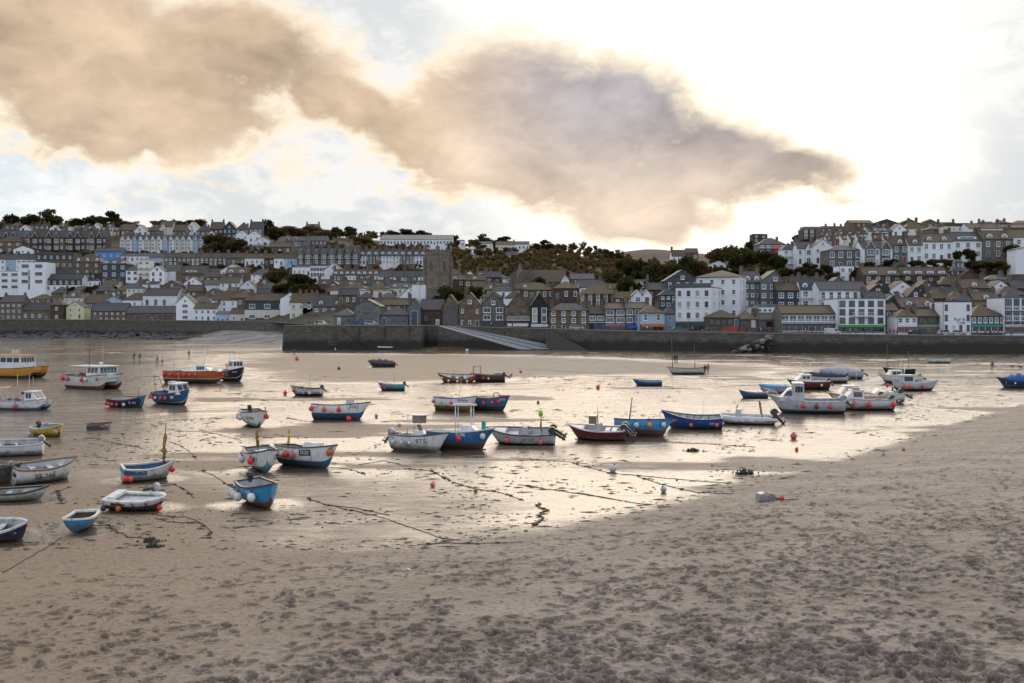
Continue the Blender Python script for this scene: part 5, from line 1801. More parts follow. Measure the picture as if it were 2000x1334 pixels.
def crown_mesh(kind, seed, nleaf, leaf, size=1.0):
    r = random.Random(seed)
    bl = crown_points(kind, r, nleaf)
    tot = sum(b[1][0] ** 1.5 for b in bl)
    vs, fs = [], []
    for c, (rx, rz) in bl:
        for _ in range(int(nleaf * rx ** 1.5 / tot)):
            d = Vector((r.gauss(0, 1), r.gauss(0, 1), r.gauss(0, 1))).normalized() * (r.random() ** 0.4)
            p = Vector((c[0] + d.x * rx, c[1] + d.y * rx, max(0.03, c[2] + d.z * rz)))
            a = Vector((r.gauss(0, 1), r.gauss(0, 1), r.gauss(0, .7))).normalized()
            b = a.cross(Vector((r.gauss(0, 1), r.gauss(0, 1), r.gauss(0, 1)))).normalized()
            q = leaf * r.uniform(.6, 1.4)
            k = len(vs)
            vs += [tuple(p + a * q), tuple(p + b * q * .7), tuple(p - a * q), tuple(p - b * q * .7)]
            fs.append((k, k + 1, k + 2, k + 3))
    return vs, fs


def trunk_mb(kind, seed):
    r = random.Random(seed + 100)
    mb = MB()
    mb.tube([(0, 0, -0.6), (0.02, 0, 0.25), (r.uniform(-.08, .08), r.uniform(-.08, .08), 0.62)], [.075, .05, .028], 6)
    for i in range(6):
        a = r.uniform(0, 6.28)
        z = r.uniform(.18, .5)
        q = r.uniform(.35, .75)
        mb.tube([(0, 0, z), (q * .5 * math.cos(a), q * .5 * math.sin(a), z + .18), (q * math.cos(a), q * math.sin(a), z + r.uniform(.22, .38))], [.035, .022, .008], 5)
    return mb


CROWN = {}
for kd in ('round', 'pine'):
    for lf in ('dark', 'green', 'brown'):
        for v in range(3):
            vs, fs = crown_mesh(kd, v * 7 + (3 if kd == 'pine' else 0), 2300 if kd == 'round' else 1500, 0.066)
            mb = MB().add(vs, fs)
            CROWN[(kd, lf, v)] = (mb.mesh('crown', [LEAF[lf]]), trunk_mb(kd, v).mesh('trunk', [M_BARK]))
_tc = [0]


def tree(px, yb, yt, wpx, kd, lf, label, Y=None, group=None, name='tree'):
    Y = Y or hillY(px, yb)
    s = F / Y
    h, w = (yb - yt) / s, wpx / 2 / s * 1.18
    _tc[0] += 1
    cm, tm = CROWN[(kd, lf, _tc[0] % 3)]
    p = P(px, yb, Y)
    root = empty(name, p, R((_tc[0] * 67) % 360))
    link('crown', cm, root, None, None, (w, w, h))
    link('trunk', tm, root, None, None, (w * .8, w * .8, h))
    tag(root, label, 'bush' if name == 'bush' else 'tree', group)
    return root


T = tree
gs = 'trees on the left skyline'
T(98, 446, 409, 44, 'pine', 'dark', 'wide flat-topped pine on the left skyline, the tallest there', group=gs)
T(26, 446, 415, 36, 'round', 'dark', 'domed dark tree at the left end of the skyline', group=gs)
T(62, 446, 419, 46, 'round', 'dark', 'low dark tree left of the wide flat-topped pine', group=gs)
T(145, 446, 422, 34, 'round', 'dark', 'rounded dark tree just right of the wide flat-topped pine', group=gs)
T(182, 446, 417, 52, 'round', 'dark', 'broad dark tree left of the second skyline pine', group=gs)
T(215, 446, 413, 36, 'pine', 'dark', 'second flat-topped pine on the left skyline', group=gs)
T(248, 450, 428, 30, 'round', 'dark', 'low dark tree right of the second skyline pine', group=gs)
T(345, 444, 430, 50, 'round', 'brown', 'left one of two low brown trees above the pale terrace', group=gs)
T(380, 444, 428, 44, 'round', 'brown', 'right one of two low brown trees above the pale terrace', group=gs)
T(520, 462, 421, 26, 'round', 'dark', 'lone tall dark tree standing up from the skyline', group=gs)
T(540, 470, 438, 40, 'round', 'brown', 'brown tree leaning on the lone tall dark tree', group=gs)
T(575, 466, 441, 46, 'round', 'brown', 'brown tree left of the lone silhouetted house', group=gs)
T(640, 470, 446, 24, 'round', 'brown', 'thin brown tree right of the lone silhouetted house', group=gs)
T(657, 472, 444, 22, 'pine', 'dark', 'left one of two small skyline pines beyond the school', group=gs)
T(682, 470, 443, 30, 'pine', 'dark', 'right one of two small skyline pines beyond the school', group=gs)
T(710, 476, 456, 40, 'round', 'brown', 'brown tree at the left end of the long white hall', group=gs)
gc = 'trees on the central skyline'
T(768, 466, 448, 36, 'round', 'dark', 'left one of three dark trees behind the long white hall', group=gc)
T(796, 464, 447, 34, 'round', 'dark', 'middle one of three dark trees behind the long white hall', group=gc)
T(822, 466, 447, 40, 'round', 'dark', 'right one of three dark trees behind the long white hall', group=gc)
T(880, 482, 456, 36, 'round', 'dark', 'domed dark tree right of the long white hall', group=gc)
T(924, 486, 466, 30, 'round', 'brown', 'brown tree left of the low skyline bungalow', group=gc)
T(944, 480, 457, 28, 'pine', 'dark', 'flat-topped pine behind the low skyline bungalow', group=gc)
T(962, 484, 466, 24, 'round', 'brown', 'brown tree right of the low skyline bungalow', group=gc)
T(988, 482, 462, 34, 'pine', 'dark', 'spreading pine behind the cream skyline house', group=gc)
T(1044, 490, 472, 26, 'round', 'brown', 'brown tree right of the white glazed skyline house', group=gc)
T(1064, 490, 469, 22, 'pine', 'dark', 'small upright pine at the top of the meadow', group=gc)
T(1184, 512, 488, 24, 'pine', 'dark', 'left one of two pines in the dip beside the moor', group=gc)
T(1206, 512, 488, 22, 'pine', 'dark', 'right one of two pines in the dip beside the moor', group=gc)
gm = 'trees among the houses'
T(428, 494, 452, 62, 'round', 'brown', 'large bare brown tree below the tall skyline houses', group=gm)
T(462, 496, 466, 50, 'round', 'brown', 'bare brown tree right of the large brown one', group=gm)
T(404, 500, 472, 36, 'round', 'brown', 'bare brown tree at the right end of the pale terrace', group=gm)
T(518, 498, 480, 24, 'round', 'green', 'round green bush beside the stone house with a white end wall', group=gm)
T(582, 584, 537, 82, 'pine', 'dark', 'big spreading dark pine behind the cream house by the pier', group=gm)
T(600, 584, 548, 60, 'round', 'dark', 'dark bushy tree under the big spreading pine', group=gm)
T(552, 582, 550, 40, 'round', 'dark', 'dark tree left of the big spreading pine', group=gm)
T(540, 560, 524, 46, 'round', 'brown', 'brown tree right of the white cottage standing alone', group=gm)
T(576, 556, 530, 40, 'round', 'brown', 'brown tree left of the white modernist block', group=gm)
T(474, 548, 524, 26, 'round', 'brown', 'brown tree left of the white cottage standing alone', group=gm)
T(360, 532, 511, 18, 'round', 'dark', 'small dark conifer above the brown house with a box dormer', group=gm)
T(150, 582, 555, 34, 'round', 'dark', 'left one of three dark shrubs below the stone villa', group=gm)
T(182, 582, 554, 40, 'round', 'brown', 'middle one of three dark shrubs below the stone villa', group=gm)
T(212, 580, 558, 32, 'round', 'dark', 'right one of three dark shrubs below the stone villa', group=gm)
T(654, 540, 516, 26, 'round', 'dark', 'dark tree right of the white modernist block', group=gm)
T(882, 600, 554, 66, 'round', 'dark', 'big domed dark tree at the foot of the church tower', Y=322, group=gm)
T(932, 588, 558, 38, 'round', 'dark', 'smaller dark tree right of the domed tree by the church tower', Y=330, group=gm)
T(1052, 560, 537, 34, 'round', 'dark', 'dark rounded tree in front of the small church nave', Y=400, group=gm)
gr_ = 'dark trees right of centre'
for i, (px, yb, yt, w, lf, lb) in enumerate([
        (1196, 566, 522, 50, 'dark', 'leftmost dark tree of the clump right of the small church'), (1222, 556, 503, 58, 'dark', 'tall dark tree, second from left in the clump right of the small church'),
        (1228, 580, 530, 50, 'green', 'olive tree in front of the clump above the twin white gables'), (1252, 556, 500, 60, 'dark', 'tallest dark tree in the middle of the clump below the moor'),
        (1278, 558, 512, 52, 'dark', 'dark tree right of the tallest one below the moor'), (1304, 556, 504, 56, 'brown', 'brown tinged tree below the right end of the moor'),
        (1276, 578, 536, 46, 'dark', 'dark tree above the dark slate cottage'), (1330, 556, 514, 46, 'dark', 'dark tree below the two cottages on the wooded rise'),
        (1346, 552, 488, 38, 'green', 'olive green tree rising beside the cottages on the wooded rise'), (1366, 548, 506, 40, 'brown', 'brown tree right of the olive green one'),
        (1412, 522, 479, 58, 'brown', 'spreading brown tree left of the right-hand hill'), (1440, 524, 474, 56, 'green', 'largest olive tree on the slope left of the right-hand skyline houses'),
        (1470, 522, 484, 48, 'green', 'olive tree below the flat-topped brown house'), (1500, 526, 488, 50, 'dark', 'dark tree below the house with a red panel'),
        (1518, 528, 494, 36, 'dark', 'dark tree left of the white house with stacked verandas'), (1463, 492, 468, 20, 'green', 'small tree at the left end of the right-hand skyline'),
        (1540, 478, 461, 24, 'round', 'x'), (1555, 476, 457, 16, 'dark', 'thin dark tree below the roof terrace house'), (1588, 482, 460, 40, 'dark', 'dark tree in front of the roof terrace house')]):
    if lb != 'x':
        T(px, yb, yt, w, 'round', lf, lb, group=gr_)
gh = 'clipped hedge bushes'
for i in range(9):
    px = 1384 + i * 26
    T(px, 541, 521, 36, 'round', 'dark' if i % 3 else 'brown', '%s bush from left in the dark hedge below the right-hand hill' % ORD[i], group=gh, name='bush')
gb = 'garden bushes on the right'
for i, (px, yb, yt, w, lf, lb) in enumerate([(1868, 512, 486, 22, 'dark', 'palm-like dark tree before the white house with three bays'), (1892, 514, 484, 28, 'dark', 'dark tree right of the palm-like one in the terrace garden'),
        (1982, 510, 470, 38, 'dark', 'large dark garden tree near the right edge'), (1700, 526, 509, 26, 'brown', 'brown bush below the twin triangular gables'), (1740, 520, 506, 30, 'dark', 'dark bush below the grey house with one dormer'),
        (1785, 520, 506, 30, 'dark', 'dark bush below the house with a hooded bay'), (1822, 519, 504, 30, 'brown', 'brown bush below the house with two arched dormers'), (1850, 522, 505, 30, 'brown', 'brown bush left of the lookout turret'),
        (1912, 526, 505, 50, 'brown', 'brown scrub right of the lookout turret'), (1950, 528, 508, 50, 'brown', 'brown scrub at the right end of the terrace gardens'), (1766, 564, 546, 30, 'green', 'bright olive bush before the long brown row'),
        (1801, 570, 544, 28, 'dark', 'round dark bush before the long brown row'), (1856, 570, 540, 24, 'dark', 'dark bush at the right end of the long brown row'), (1616, 536, 516, 26, 'dark', 'dark bush left of the grand terrace'),
        (1580, 534, 508, 30, 'dark', 'dark bush below the tall white gabled house'), (1672, 548, 522, 24, 'dark', 'dark bush right of the small square white house'), (1625, 556, 530, 30, 'dark', 'dark bush left of the small square white house')]):
    T(px, yb, yt, w, 'round', lf, lb, group=gb, name='bush' if 'bush' in lb else 'tree')


def woodland():
    r = random.Random(21)
    vsA, fsA = [], []

    def put(px, row, w, h, seed, nl=130):
        Y = hillY(px, row)
        s = F / Y
        p = P(px, row, Y)
        vs, fs = PROT[seed % len(PROT)]
        k = len(vsA)
        ww, hh = w / 2 / s, h / s
        ca, sa = math.cos(seed), math.sin(seed)
        vsA.extend([(p.x + (v[0] * ca - v[1] * sa) * ww, p.y + (v[0] * sa + v[1] * ca) * ww, p.z - 1.5 + v[2] * hh) for v in vs])
        fsA.extend([tuple(i + k for i in f) for f in fs])
    PROT = [crown_mesh('round', 50 + i, 420, 0.11) for i in range(5)]
    regions = [([(880, 484), (960, 492), (1060, 492), (1090, 484), (1150, 483), (1200, 498), (1240, 512), (1210, 548), (1090, 540), (980, 545), (880, 545)], 420, 17, 13),
               ([(640, 476), (740, 476), (880, 486), (880, 498), (760, 496), (700, 488), (640, 492), (580, 492)], 110, 14, 9),
               ([(400, 478), (500, 478), (560, 486), (560, 494), (430, 503), (400, 500)], 70, 14, 9),
               ([(1240, 512), (1400, 512), (1480, 500), (1520, 520), (1500, 540), (1380, 548), (1240, 556)], 150, 18, 14),
               ([(0, 489), (234, 489), (400, 492), (560, 494), (400, 497), (0, 499)], 110, 12, 7),
               ([(240, 512), (640, 519), (840, 519), (840, 530), (600, 532), (240, 532)], 150, 14, 8),
               ([(-40, 440), (270, 440), (270, 447), (-40, 447)], 46, 26, 15), ([(540, 444), (760, 462), (760, 470), (540, 456)], 40, 22, 11), ([(830, 474), (1080, 484), (1080, 490), (830, 481)], 44, 20, 10), ([(300, 438), (410, 438), (410, 444), (300, 444)], 16, 22, 10),
               ([(1650, 516), (1990, 508), (1990, 530), (1650, 534)], 110, 16, 9)]
    for poly, n, w, h in regions:
        xs, ys = [q[0] for q in poly], [q[1] for q in poly]
        c = 0
        while c < n:
            x, y = r.uniform(min(xs), max(xs)), r.uniform(min(ys), max(ys))
            if in_poly(np.array([x]), np.array([y]), poly)[0]:
                put(x, y, w * r.uniform(.7, 1.4), h * r.uniform(.7, 1.4), r.randint(0, 9999))
                c += 1
    mb = MB().add(vsA, fsA)
    tag(mb.build('woodland', LEAF['brown']), 'brown leafless woodland covering the hill behind the town', 'woodland', kind='stuff')


woodland()
# ---------------------------------------------------------------- boats
PAINT = {
    'white': (0.66, 0.66, 0.65), 'offwhite': (0.56, 0.55, 0.51), 'grey': (0.30, 0.32, 0.34), 'ltgrey': (0.46, 0.47, 0.48), 'navy': (0.018, 0.032, 0.085), 'black': (0.014, 0.014, 0.016),
    'blue': (0.020, 0.115, 0.27), 'sky': (0.035, 0.235, 0.46), 'royal': (0.015, 0.075, 0.27), 'turq': (0.08, 0.29, 0.38), 'red': (0.36, 0.025, 0.022), 'darkred': (0.135, 0.020, 0.016),
    'orange': (0.46, 0.095, 0.018), 'amber': (0.60, 0.25, 0.025), 'yellow': (0.60, 0.40, 0.035), 'brown': (0.105, 0.056, 0.034), 'antifoul': (0.15, 0.045, 0.032), 'teal': (0.04, 0.20, 0.20), 'palegreen': (0.40, 0.52, 0.48),
    'wood': (0.20, 0.12, 0.065), 'ochre': (0.30, 0.17, 0.035), 'charcoal': (0.045, 0.047, 0.05), 'pink': (0.55, 0.10, 0.12), 'lime': (0.33, 0.60, 0.05), 'brightred': (0.68, 0.035, 0.03), 'coral': (0.62, 0.10, 0.06),
}


def paint(c, kind='gloss'):
    def fn(g, bs):
        p = coords(g, 'Object')
        n = g.noise(p, 2.2, 6, 0.65)
        st = g.noise(g.vm('MULTIPLY', p, (3.0, 3.0, 0.5)), 1.6, 5, 0.6)
        b = PAINT[c]
        k = g.mix(g.m('MULTIPLY', g.smooth(st, 0.46, 0.72), 0.5), b, tuple(0.55 * q + 0.02 for q in b))
        k = g.mix(g.m('MULTIPLY', g.smooth(n, 0.52, 0.70), 0.5), k, (0.16, 0.12, 0.08))
        sp = g.n('ShaderNodeSeparateXYZ'); g.set(sp.inputs[0], p)
        scum = g.m('MULTIPLY', g.smooth(g.m('ADD', sp.outputs[2], g.m('MULTIPLY', n, -0.7)), 0.22, -0.12), 0.6)
        k = g.mix(scum, k, (0.075, 0.066, 0.038))
        g.set(bs.inputs['Base Color'], k)
        g.set(bs.inputs['Roughness'], g.m('ADD', 0.26 if kind == 'gloss' else 0.6, g.m('MULTIPLY', n, 0.25)))
    return mat('boat paint %s %s' % (c, kind), fn)


M_DARKGLASS = plain('boat window', (0.02, 0.024, 0.028), 0.08, 0, 0.1)
M_METAL = plain('stainless tube', (0.48, 0.48, 0.48), 0.35, 0.8, 0.1)
M_ROPE = plain('weedy rope', (0.055, 0.042, 0.026), 0.95, 0, 0.3, 8)
M_PROP = plain('bronze propeller', (0.20, 0.15, 0.08), 0.4, 0.6)


class Hull:
    NT_, LV = 17, None

    def __init__(s, L, B, D, style='round', bow=0.45, stern=0.08, ts=0.78, rake=0.10, wl=0.34, double=False, full=2.3):
        s.L, s.B, s.D, s.style, s.bow, s.stern, s.ts, s.rake, s.wl, s.double, s.full = L, B, D, style, bow, stern, ts, rake * L, wl, double, full
        s.lv = sorted(set([0, .06, .14, .24, wl, wl + .05, .5, .64, .82, 1.0]))

    def f(s, t):
        m = 0.42
        if t > m:
            q = (t - m) / (1 - m)
            return max(0.0, 1 - q ** s.full)
        if s.double:
            q = (m - t) / m
            return max(0.0, 1 - q ** (s.full + .3))
        return s.ts + (1 - s.ts) * math.sin(math.pi / 2 * t / m)

    def sheer(s, t):
        z = s.D
        if t > .35: z += s.bow * ((t - .35) / .65) ** 2
        else: z += s.stern * ((.35 - t) / .35) ** 2
        return z

    def keel(s, t):
        z = 0.0
        if t > .8: z = 0.35 * s.sheer(t) * ((t - .8) / .2) ** 2.2
        if s.double and t < .15: z = 0.3 * s.D * ((.15 - t) / .15) ** 2
        return z

    def g(s, q, t):
        if s.style == 'v':
            c = .30
            return (q / c) ** .9 * .80 if q < c else .80 + .20 * (q - c) / (1 - c)
        if s.style == 'flat':
            return min(1, .62 + .38 * q) if q > 0.02 else 0.60
        e = (1 - (1 - q) ** 2.6) ** .62
        v = q ** .8
        w = max(0, (t - .55) / .45)
        return e * (1 - w * .75) + v * w * .75

    def pt(s, t, q, side, off=0.0):
        b = s.B / 2 * s.f(t)
        k, z = s.keel(t), s.sheer(t)
        w = max(0.0, (t - .7) / .3)
        x = s.L * (t - .5) - s.rake * (1 - q) * w ** 1.5
        if s.double:
            w2 = max(0.0, (.25 - t) / .25)
            x += s.rake * .6 * (1 - q) * w2 ** 1.5
        return (x, side * (b * s.g(q, t) + off), k + (z - k) * q)

    def ts_list(s):
        n = s.NT_
        return [0.5 - 0.5 * math.cos(math.pi * i / (n - 1)) if False else (i / (n - 1)) ** 0.9 for i in range(n)]

    def shell(s, root, top, bottom, stripe=None, inner='white', deck=0.0, gun='white', floor=.45, gunw=.055, hullname='hull'):
        T = s.ts_list()
        n = len(T)
        mb, bb = MB(), MB()
        iw = s.lv.index(s.wl)
        for side in (1, -1):
            for lo, hi, tgt, mt in ((0, iw, bb, 0), (iw, iw + 1, mb, 1), (iw + 1, len(s.lv) - 1, mb, 0)):
                lev = s.lv[lo:hi + 1]
                vs = [s.pt(t, q, side) for t in T for q in lev]
                m = len(lev)
                fs = []
                for i in range(n - 1):
                    for j in range(m - 1):
                        a = i * m + j
                        fq = (a, a + m, a + m + 1, a + 1)
                        fs.append(fq if side < 0 else fq[::-1])
                tgt.add(vs, fs, mt, True)
            if not s.double:
                pass
        if not s.double:
            up = [s.pt(0, q, 1) for q in s.lv[iw:]] + [s.pt(0, q, -1) for q in s.lv[iw:]][::-1]
            mb.add(up, [tuple(range(len(up)))], 0)
            lo = [s.pt(0, q, 1) for q in s.lv[:iw + 1]] + [s.pt(0, q, -1) for q in s.lv[:iw + 1]][::-1]
            bb.add(lo, [tuple(range(len(lo)))], 0)
        mb.build(hullname, [paint(top), paint(stripe or top)], root)
        if s.style != 'flat':
            bb.box(-s.L * .46, s.L * .36, -.035, .035, -.10, .06)
        bb.build('hull_bottom', paint(bottom, 'matt'), root)
        # gunwale
        gb = MB()
        for side in (1, -1):
            vs = []
            for t in T:
                p = Vector(s.pt(t, 1, side))
                o = side * gunw
                if abs(p.y) < gunw * 1.2: i_ = 0.0
                else: i_ = p.y - o * 1.6
                vs += [(p.x, p.y + o * .55, p.z - .05), (p.x, p.y + o * .55, p.z + .035), (p.x, i_, p.z + .035), (p.x, i_, p.z - .05)]
            fs = []
            for i in range(n - 1):
                for j in range(4):
                    a, b = i * 4 + j, i * 4 + (j + 1) % 4
                    fq = (a, b, b + 4, a + 4)
                    fs.append(fq if side > 0 else fq[::-1])
            fs += [(0, 1, 2, 3)]
            gb.add(vs, fs)
        if not s.double:
            p, q = s.pt(0, 1, 1), s.pt(0, 1, -1)
            gb.box(p[0] - .04, p[0] + .10, q[1], p[1], p[2] - .05, p[2] + .037)
        gb.build('gunwale', paint(gun), root)
        # liner and floor
        ib = MB()
        Ti = [t for t in T if t < .985 and (t > .015 or not s.double)]
        for side in (1, -1):
            vs = []
            for t in Ti:
                for q in (1.0, .75, floor):
                    p = s.pt(t, q, side)
                    y = side * max(0.02, abs(p[1]) - .06)
                    vs.append((p[0] if t > 0.001 else p[0] + .06, y, p[2] + (0.0 if q < 1 else .02)))
            m = 3
            fs = []
            for i in range(len(Ti) - 1):
                for j in range(m - 1):
                    a = i * m + j
                    fq = (a, a + 1, a + m + 1, a + m)
                    fs.append(fq if side < 0 else fq[::-1])
            ib.add(vs, fs, 0, True)
        fl = []
        for t in Ti:
            p = s.pt(t, floor, 1)
            fl.append((p[0], max(.02, p[1] - .06), p[2]))
        vs = fl + [(p[0], -p[1], p[2]) for p in fl]
        m = len(fl)
        ib.add(vs, [(i, i + m, i + m + 1, i + 1) for i in range(m - 1)], 0)
        if not s.double:
            p, q = s.pt(0, floor, 1), s.pt(0, 1, 1)
            ib.add([(p[0] + .06, -p[1], p[2]), (p[0] + .06, p[1], p[2]), (p[0] + .06, q[1] - .05, q[2]), (p[0] + .06, -q[1] + .05, q[2])], [(0, 1, 2, 3)])
        ib.build('interior', paint(inner, 'matt'), root)
        if floor < .5 and not deck and root.parent is None:
            clutter(root, s, int(s.L * 97), 4, .1, .7, floor)
        if deck:
            s.deck(root, 1 - deck, 1.0, inner, 'foredeck')

    def deck(s, root, t0, t1, colour, name='deck', drop=.03, camber=.06):
        n = 9
        vs = []
        for i in range(n):
            t = t0 + (t1 - t0) * i / (n - 1)
            p = s.pt(t, 1, 1)
            y = max(0.01, p[1] - .02)
            vs += [(p[0], -y, p[2] - drop), (p[0], 0, p[2] - drop + camber), (p[0], y, p[2] - drop)]
        fs = []
        for i in range(n - 1):
            a = i * 3
            fs += [(a, a + 3, a + 4, a + 1), (a + 1, a + 4, a + 5, a + 2)]
        z0 = s.pt(t0, .5, 1)[2]
        k = len(vs)
        vs += [(vs[0][0], vs[0][1], z0), (vs[2][0], vs[2][1], z0)]
        fs.append((0, 1, 2, k + 1, k))
        return MB().add(vs, fs, 0, True).build(name, paint(colour), root)

    def thwart(s, root, t, w=.26, colour='white', q=.74):
        p = s.pt(t, q, 1)
        y = max(.1, p[1] - .07)
        return MB().box(p[0] - w / 2, p[0] + w / 2, -y, y, p[2] - .05, p[2]).build('thwart', paint(colour, 'matt'), root)

    def text(s, root, body, t, q, size, material, side, bold=True):
        me = text_mesh(body, size, material, 'registration_number', 'CENTER', 0.0)
        p0 = s.pt(t, q, 1)
        for v in me.vertices:
            x = p0[0] + (-side) * v.co.x * (1.0 if not bold else 1.05)
            z = p0[2] + v.co.y
            tt = t
            for _ in range(5):
                k, zz = s.keel(tt), s.sheer(tt)
                qq = min(1, max(0, (z - k) / (zz - k)))
                tt = min(1, max(0, tt + (x - s.pt(tt, qq, 1)[0]) / s.L))
            k, zz = s.keel(tt), s.sheer(tt)
            qq = min(1, max(0, (z - k) / (zz - k)))
            y = s.pt(tt, qq, 1)[1] + .022
            v.co = (x, side * y, z)
        me.update()
        return link('registration_number', me, root)


def panel_box(mb, x0, x1, w0, w1, z0, z1, xf=0.0, xb=0.0, mt=0):
    """cabin block: narrower at the top by w1/w0, front raked by xf, back by xb"""
    vs = [(x0, -w0, z0), (x1, -w0, z0), (x1, w0, z0), (x0, w0, z0), (x0 + xb, -w1, z1), (x1 - xf, -w1, z1), (x1 - xf, w1, z1), (x0 + xb, w1, z1)]
    mb.add(vs, [(0, 3, 2, 1), (4, 5, 6, 7), (0, 1, 5, 4), (1, 2, 6, 5), (2, 3, 7, 6), (3, 0, 4, 7)], mt)


def cabin(root, x0, x1, w, z0, h, colour='white', roof='white', rake=.35, nw=3, wz=(.45, .88), openback=False, glass=None, over=.12):
    mb = MB()
    w1 = w * .88
    panel_box(mb, x0, x1, w, w1, z0, z0 + h, rake, 0)
    o = mb.build('cabin', paint(colour), root)
    rb = MB()
    panel_box(rb, x0 - over, x1 - rake + over, w1 + over * .6, w1 + over * .4, z0 + h + .002, z0 + h + .09, .05, .05)
    rb.build('cabin_roof', paint(roof), o)
    MB().tube([(x0 + .2, w * .6, z0 + h), (x0 + .05, w * .6, z0 + h + 1.5)], .014, 4).build('aerial', paint('white'), o)
    gl = glass or M_DARKGLASS
    za, zb = wz
    # side windows, front windows
    for side in (1, -1):
        xs0, xs1 = x0 + .12, x1 - rake * (zb) - .12
        for i in range(nw):
            a = xs0 + (xs1 - xs0) * (i + .07) / nw
            b = xs0 + (xs1 - xs0) * (i + .93) / nw
            ya, yb = w + (w1 - w) * za, w + (w1 - w) * zb
            e = .012
            MB().add([(a, side * (ya + e), z0 + h * za), (b, side * (ya + e), z0 + h * za), (b, side * (yb + e), z0 + h * zb), (a, side * (yb + e), z0 + h * zb)],
                     [(0, 1, 2, 3) if side < 0 else (3, 2, 1, 0)]).build('window', gl, o)
    nf = max(2, int(w * 2 / .55))
    for i in range(nf):
        y0, y1 = -w1 * .94 + 2 * w1 * .94 * (i + .07) / nf, -w1 * .94 + 2 * w1 * .94 * (i + .93) / nf
        xa, xb = x1 - rake * za + .012, x1 - rake * zb + .012
        MB().add([(xa, y0, z0 + h * za), (xa, y1, z0 + h * za), (xb, y1, z0 + h * zb), (xb, y0, z0 + h * zb)], [(0, 1, 2, 3)]).build('windscreen', gl, o)
    return o


def outboard(root, x, y, z, tilt=55, scale=1.0, colour='black', name='outboard_motor'):
    """clamped on the transom, tilted up out of the sand; local -x is aft"""
    o = bpy.data.objects.new(name, None)
    col.objects.link(o)
    o.parent = root
    o.location = (x, y, z)
    o.rotation_euler = (0, R(tilt), 0)
    o.scale = (scale * .84,) * 3
    prof = [(-.30, .10), (-.34, .30), (-.28, .50), (-.10, .58), (.16, .54), (.22, .34), (.18, .10)]
    mb = MB()
    for wv, sc_ in ((.17, 1.0),):
        mb.prism(prof, 'y', -.13, .13)
        mb.prism([(a * .9 - .005, .33 + (b - .33) * .86) for a, b in prof], 'y', -.18, .18)
    mb.build('cowl', paint(colour), o)
    leg = MB()
    leg.prism([(-.10, .10), (.14, .10), (.08, -.55), (.06, -.70), (-.12, -.70), (-.10, -.55)], 'y', -.06, .06)
    leg.box(-.30, .14, -.14, .14, -.46, -.43)
    leg.tube([(.16, 0, -.72), (.05, 0, -.72), (-.20, 0, -.72), (-.26, 0, -.72)], [.03, .065, .055, .02], 8)
    leg.prism([(-.12, -.76), (.08, -.76), (0.0, -.95)], 'y', -.02, .02)
    leg.build('leg', paint('charcoal'), o)
    pr = MB()
    for k in range(3):
        a = 2 * math.pi * k / 3
        M = Matrix.Translation((-.25, 0, -.72)) @ Matrix.Rotation(a, 4, 'X') @ Matrix.Rotation(.5, 4, 'Z')
        pr.box(-.012, .012, -.05, .05, .03, .16, 0, M)
    pr.build('propeller', M_PROP, o)
    MB().box(.12, .26, -.12, .12, -.10, .16).build('clamp', paint('charcoal'), o)
    return o


def mast(root, x, z0, z1, r=.035, lean=0.0, colour=None, name='mast', y=0):
    return MB().tube([(x, y, z0), (x + lean, y, z1)], [r, r * .6], 6).build(name, colour or plain('varnished spar', (0.10, 0.065, 0.035), .5), root)


def furled(root, x, z0, z1, colour, lean=0.0, w=.16):
    r = random.Random(int(x * 100 + z1 * 10))
    pts, rs = [], []
    n = 9
    for i in range(n):
        t = i / (n - 1)
        pts.append((x + lean * t + r.uniform(-.04, .04), r.uniform(-.04, .04), z0 + (z1 - z0) * t))
        rs.append(w * (0.5 + .5 * math.sin(math.pi * (0.15 + t * .8))) * r.uniform(.6, 1.1))
    return MB().tube(pts, rs, 7).build('furled_sail', plain('sailcloth ' + colour, PAINT[colour], .8), root)


FENDER = {}


def fender(boat, h, t, side, c, label, r=.16, drop=.45):
    """ball fender hung outside the gunwale; its own thing"""
    p = h.pt(t, 1, side)
    M = boat.matrix_basis
    top = M @ Vector((p[0], p[1] + side * .05, p[2]))
    q = M @ Vector((h.pt(t, .55, side)[0], h.pt(t, .6, side)[1] + side * (r + .04), p[2] - drop))
    q.z = max(q.z, sand_z(q.x, q.y) + r)
    key = (c, round(r, 2))
    if key not in FENDER:
        mb = MB().ball((0, 0, 0), r, 0, 12, 9, 1.12)
        mb.tube([(0, 0, r * 1.0), (0, 0, r * 1.4)], [r * .3, r * .22], 6, 1)
        FENDER[key] = mb.mesh('ball', [plain('fender ' + c, PAINT[c], .38, 0, .1), paint('charcoal')])
    root = empty('fender', q)
    link('ball', FENDER[key], root)
    MB().tube([(0, 0, r * 1.3), tuple(top - q)], .012, 4).build('lanyard', M_ROPE, root)
    tag(root, label, 'fender', 'ball fenders on the boats')


def fenders(boat, h, nick, lst, r=.16):
    """lst: (t along the hull from stern, side, colour)"""
    vis = sorted(lst)
    cnt = {}
    cn_ = lambda c: {'brightred': 'red', 'offwhite': 'white', 'coral': 'orange-red', 'ltgrey': 'grey', 'darkred': 'dark red'}.get(c, c)
    for t, side, c in vis:
        cnt.setdefault(cn_(c), []).append((t, side))
    for t, side, c in vis:
        cn = cn_(c)
        L = cnt[cn]
        if len(L) == 1: lb = 'only %s ball fender hanging on the %s' % (cn, nick)
        else: lb = '%s %s ball fender from the stern on the %s' % (ORD[L.index((t, side))], cn, nick)
        fender(boat, h, t, side, c, lb, r)


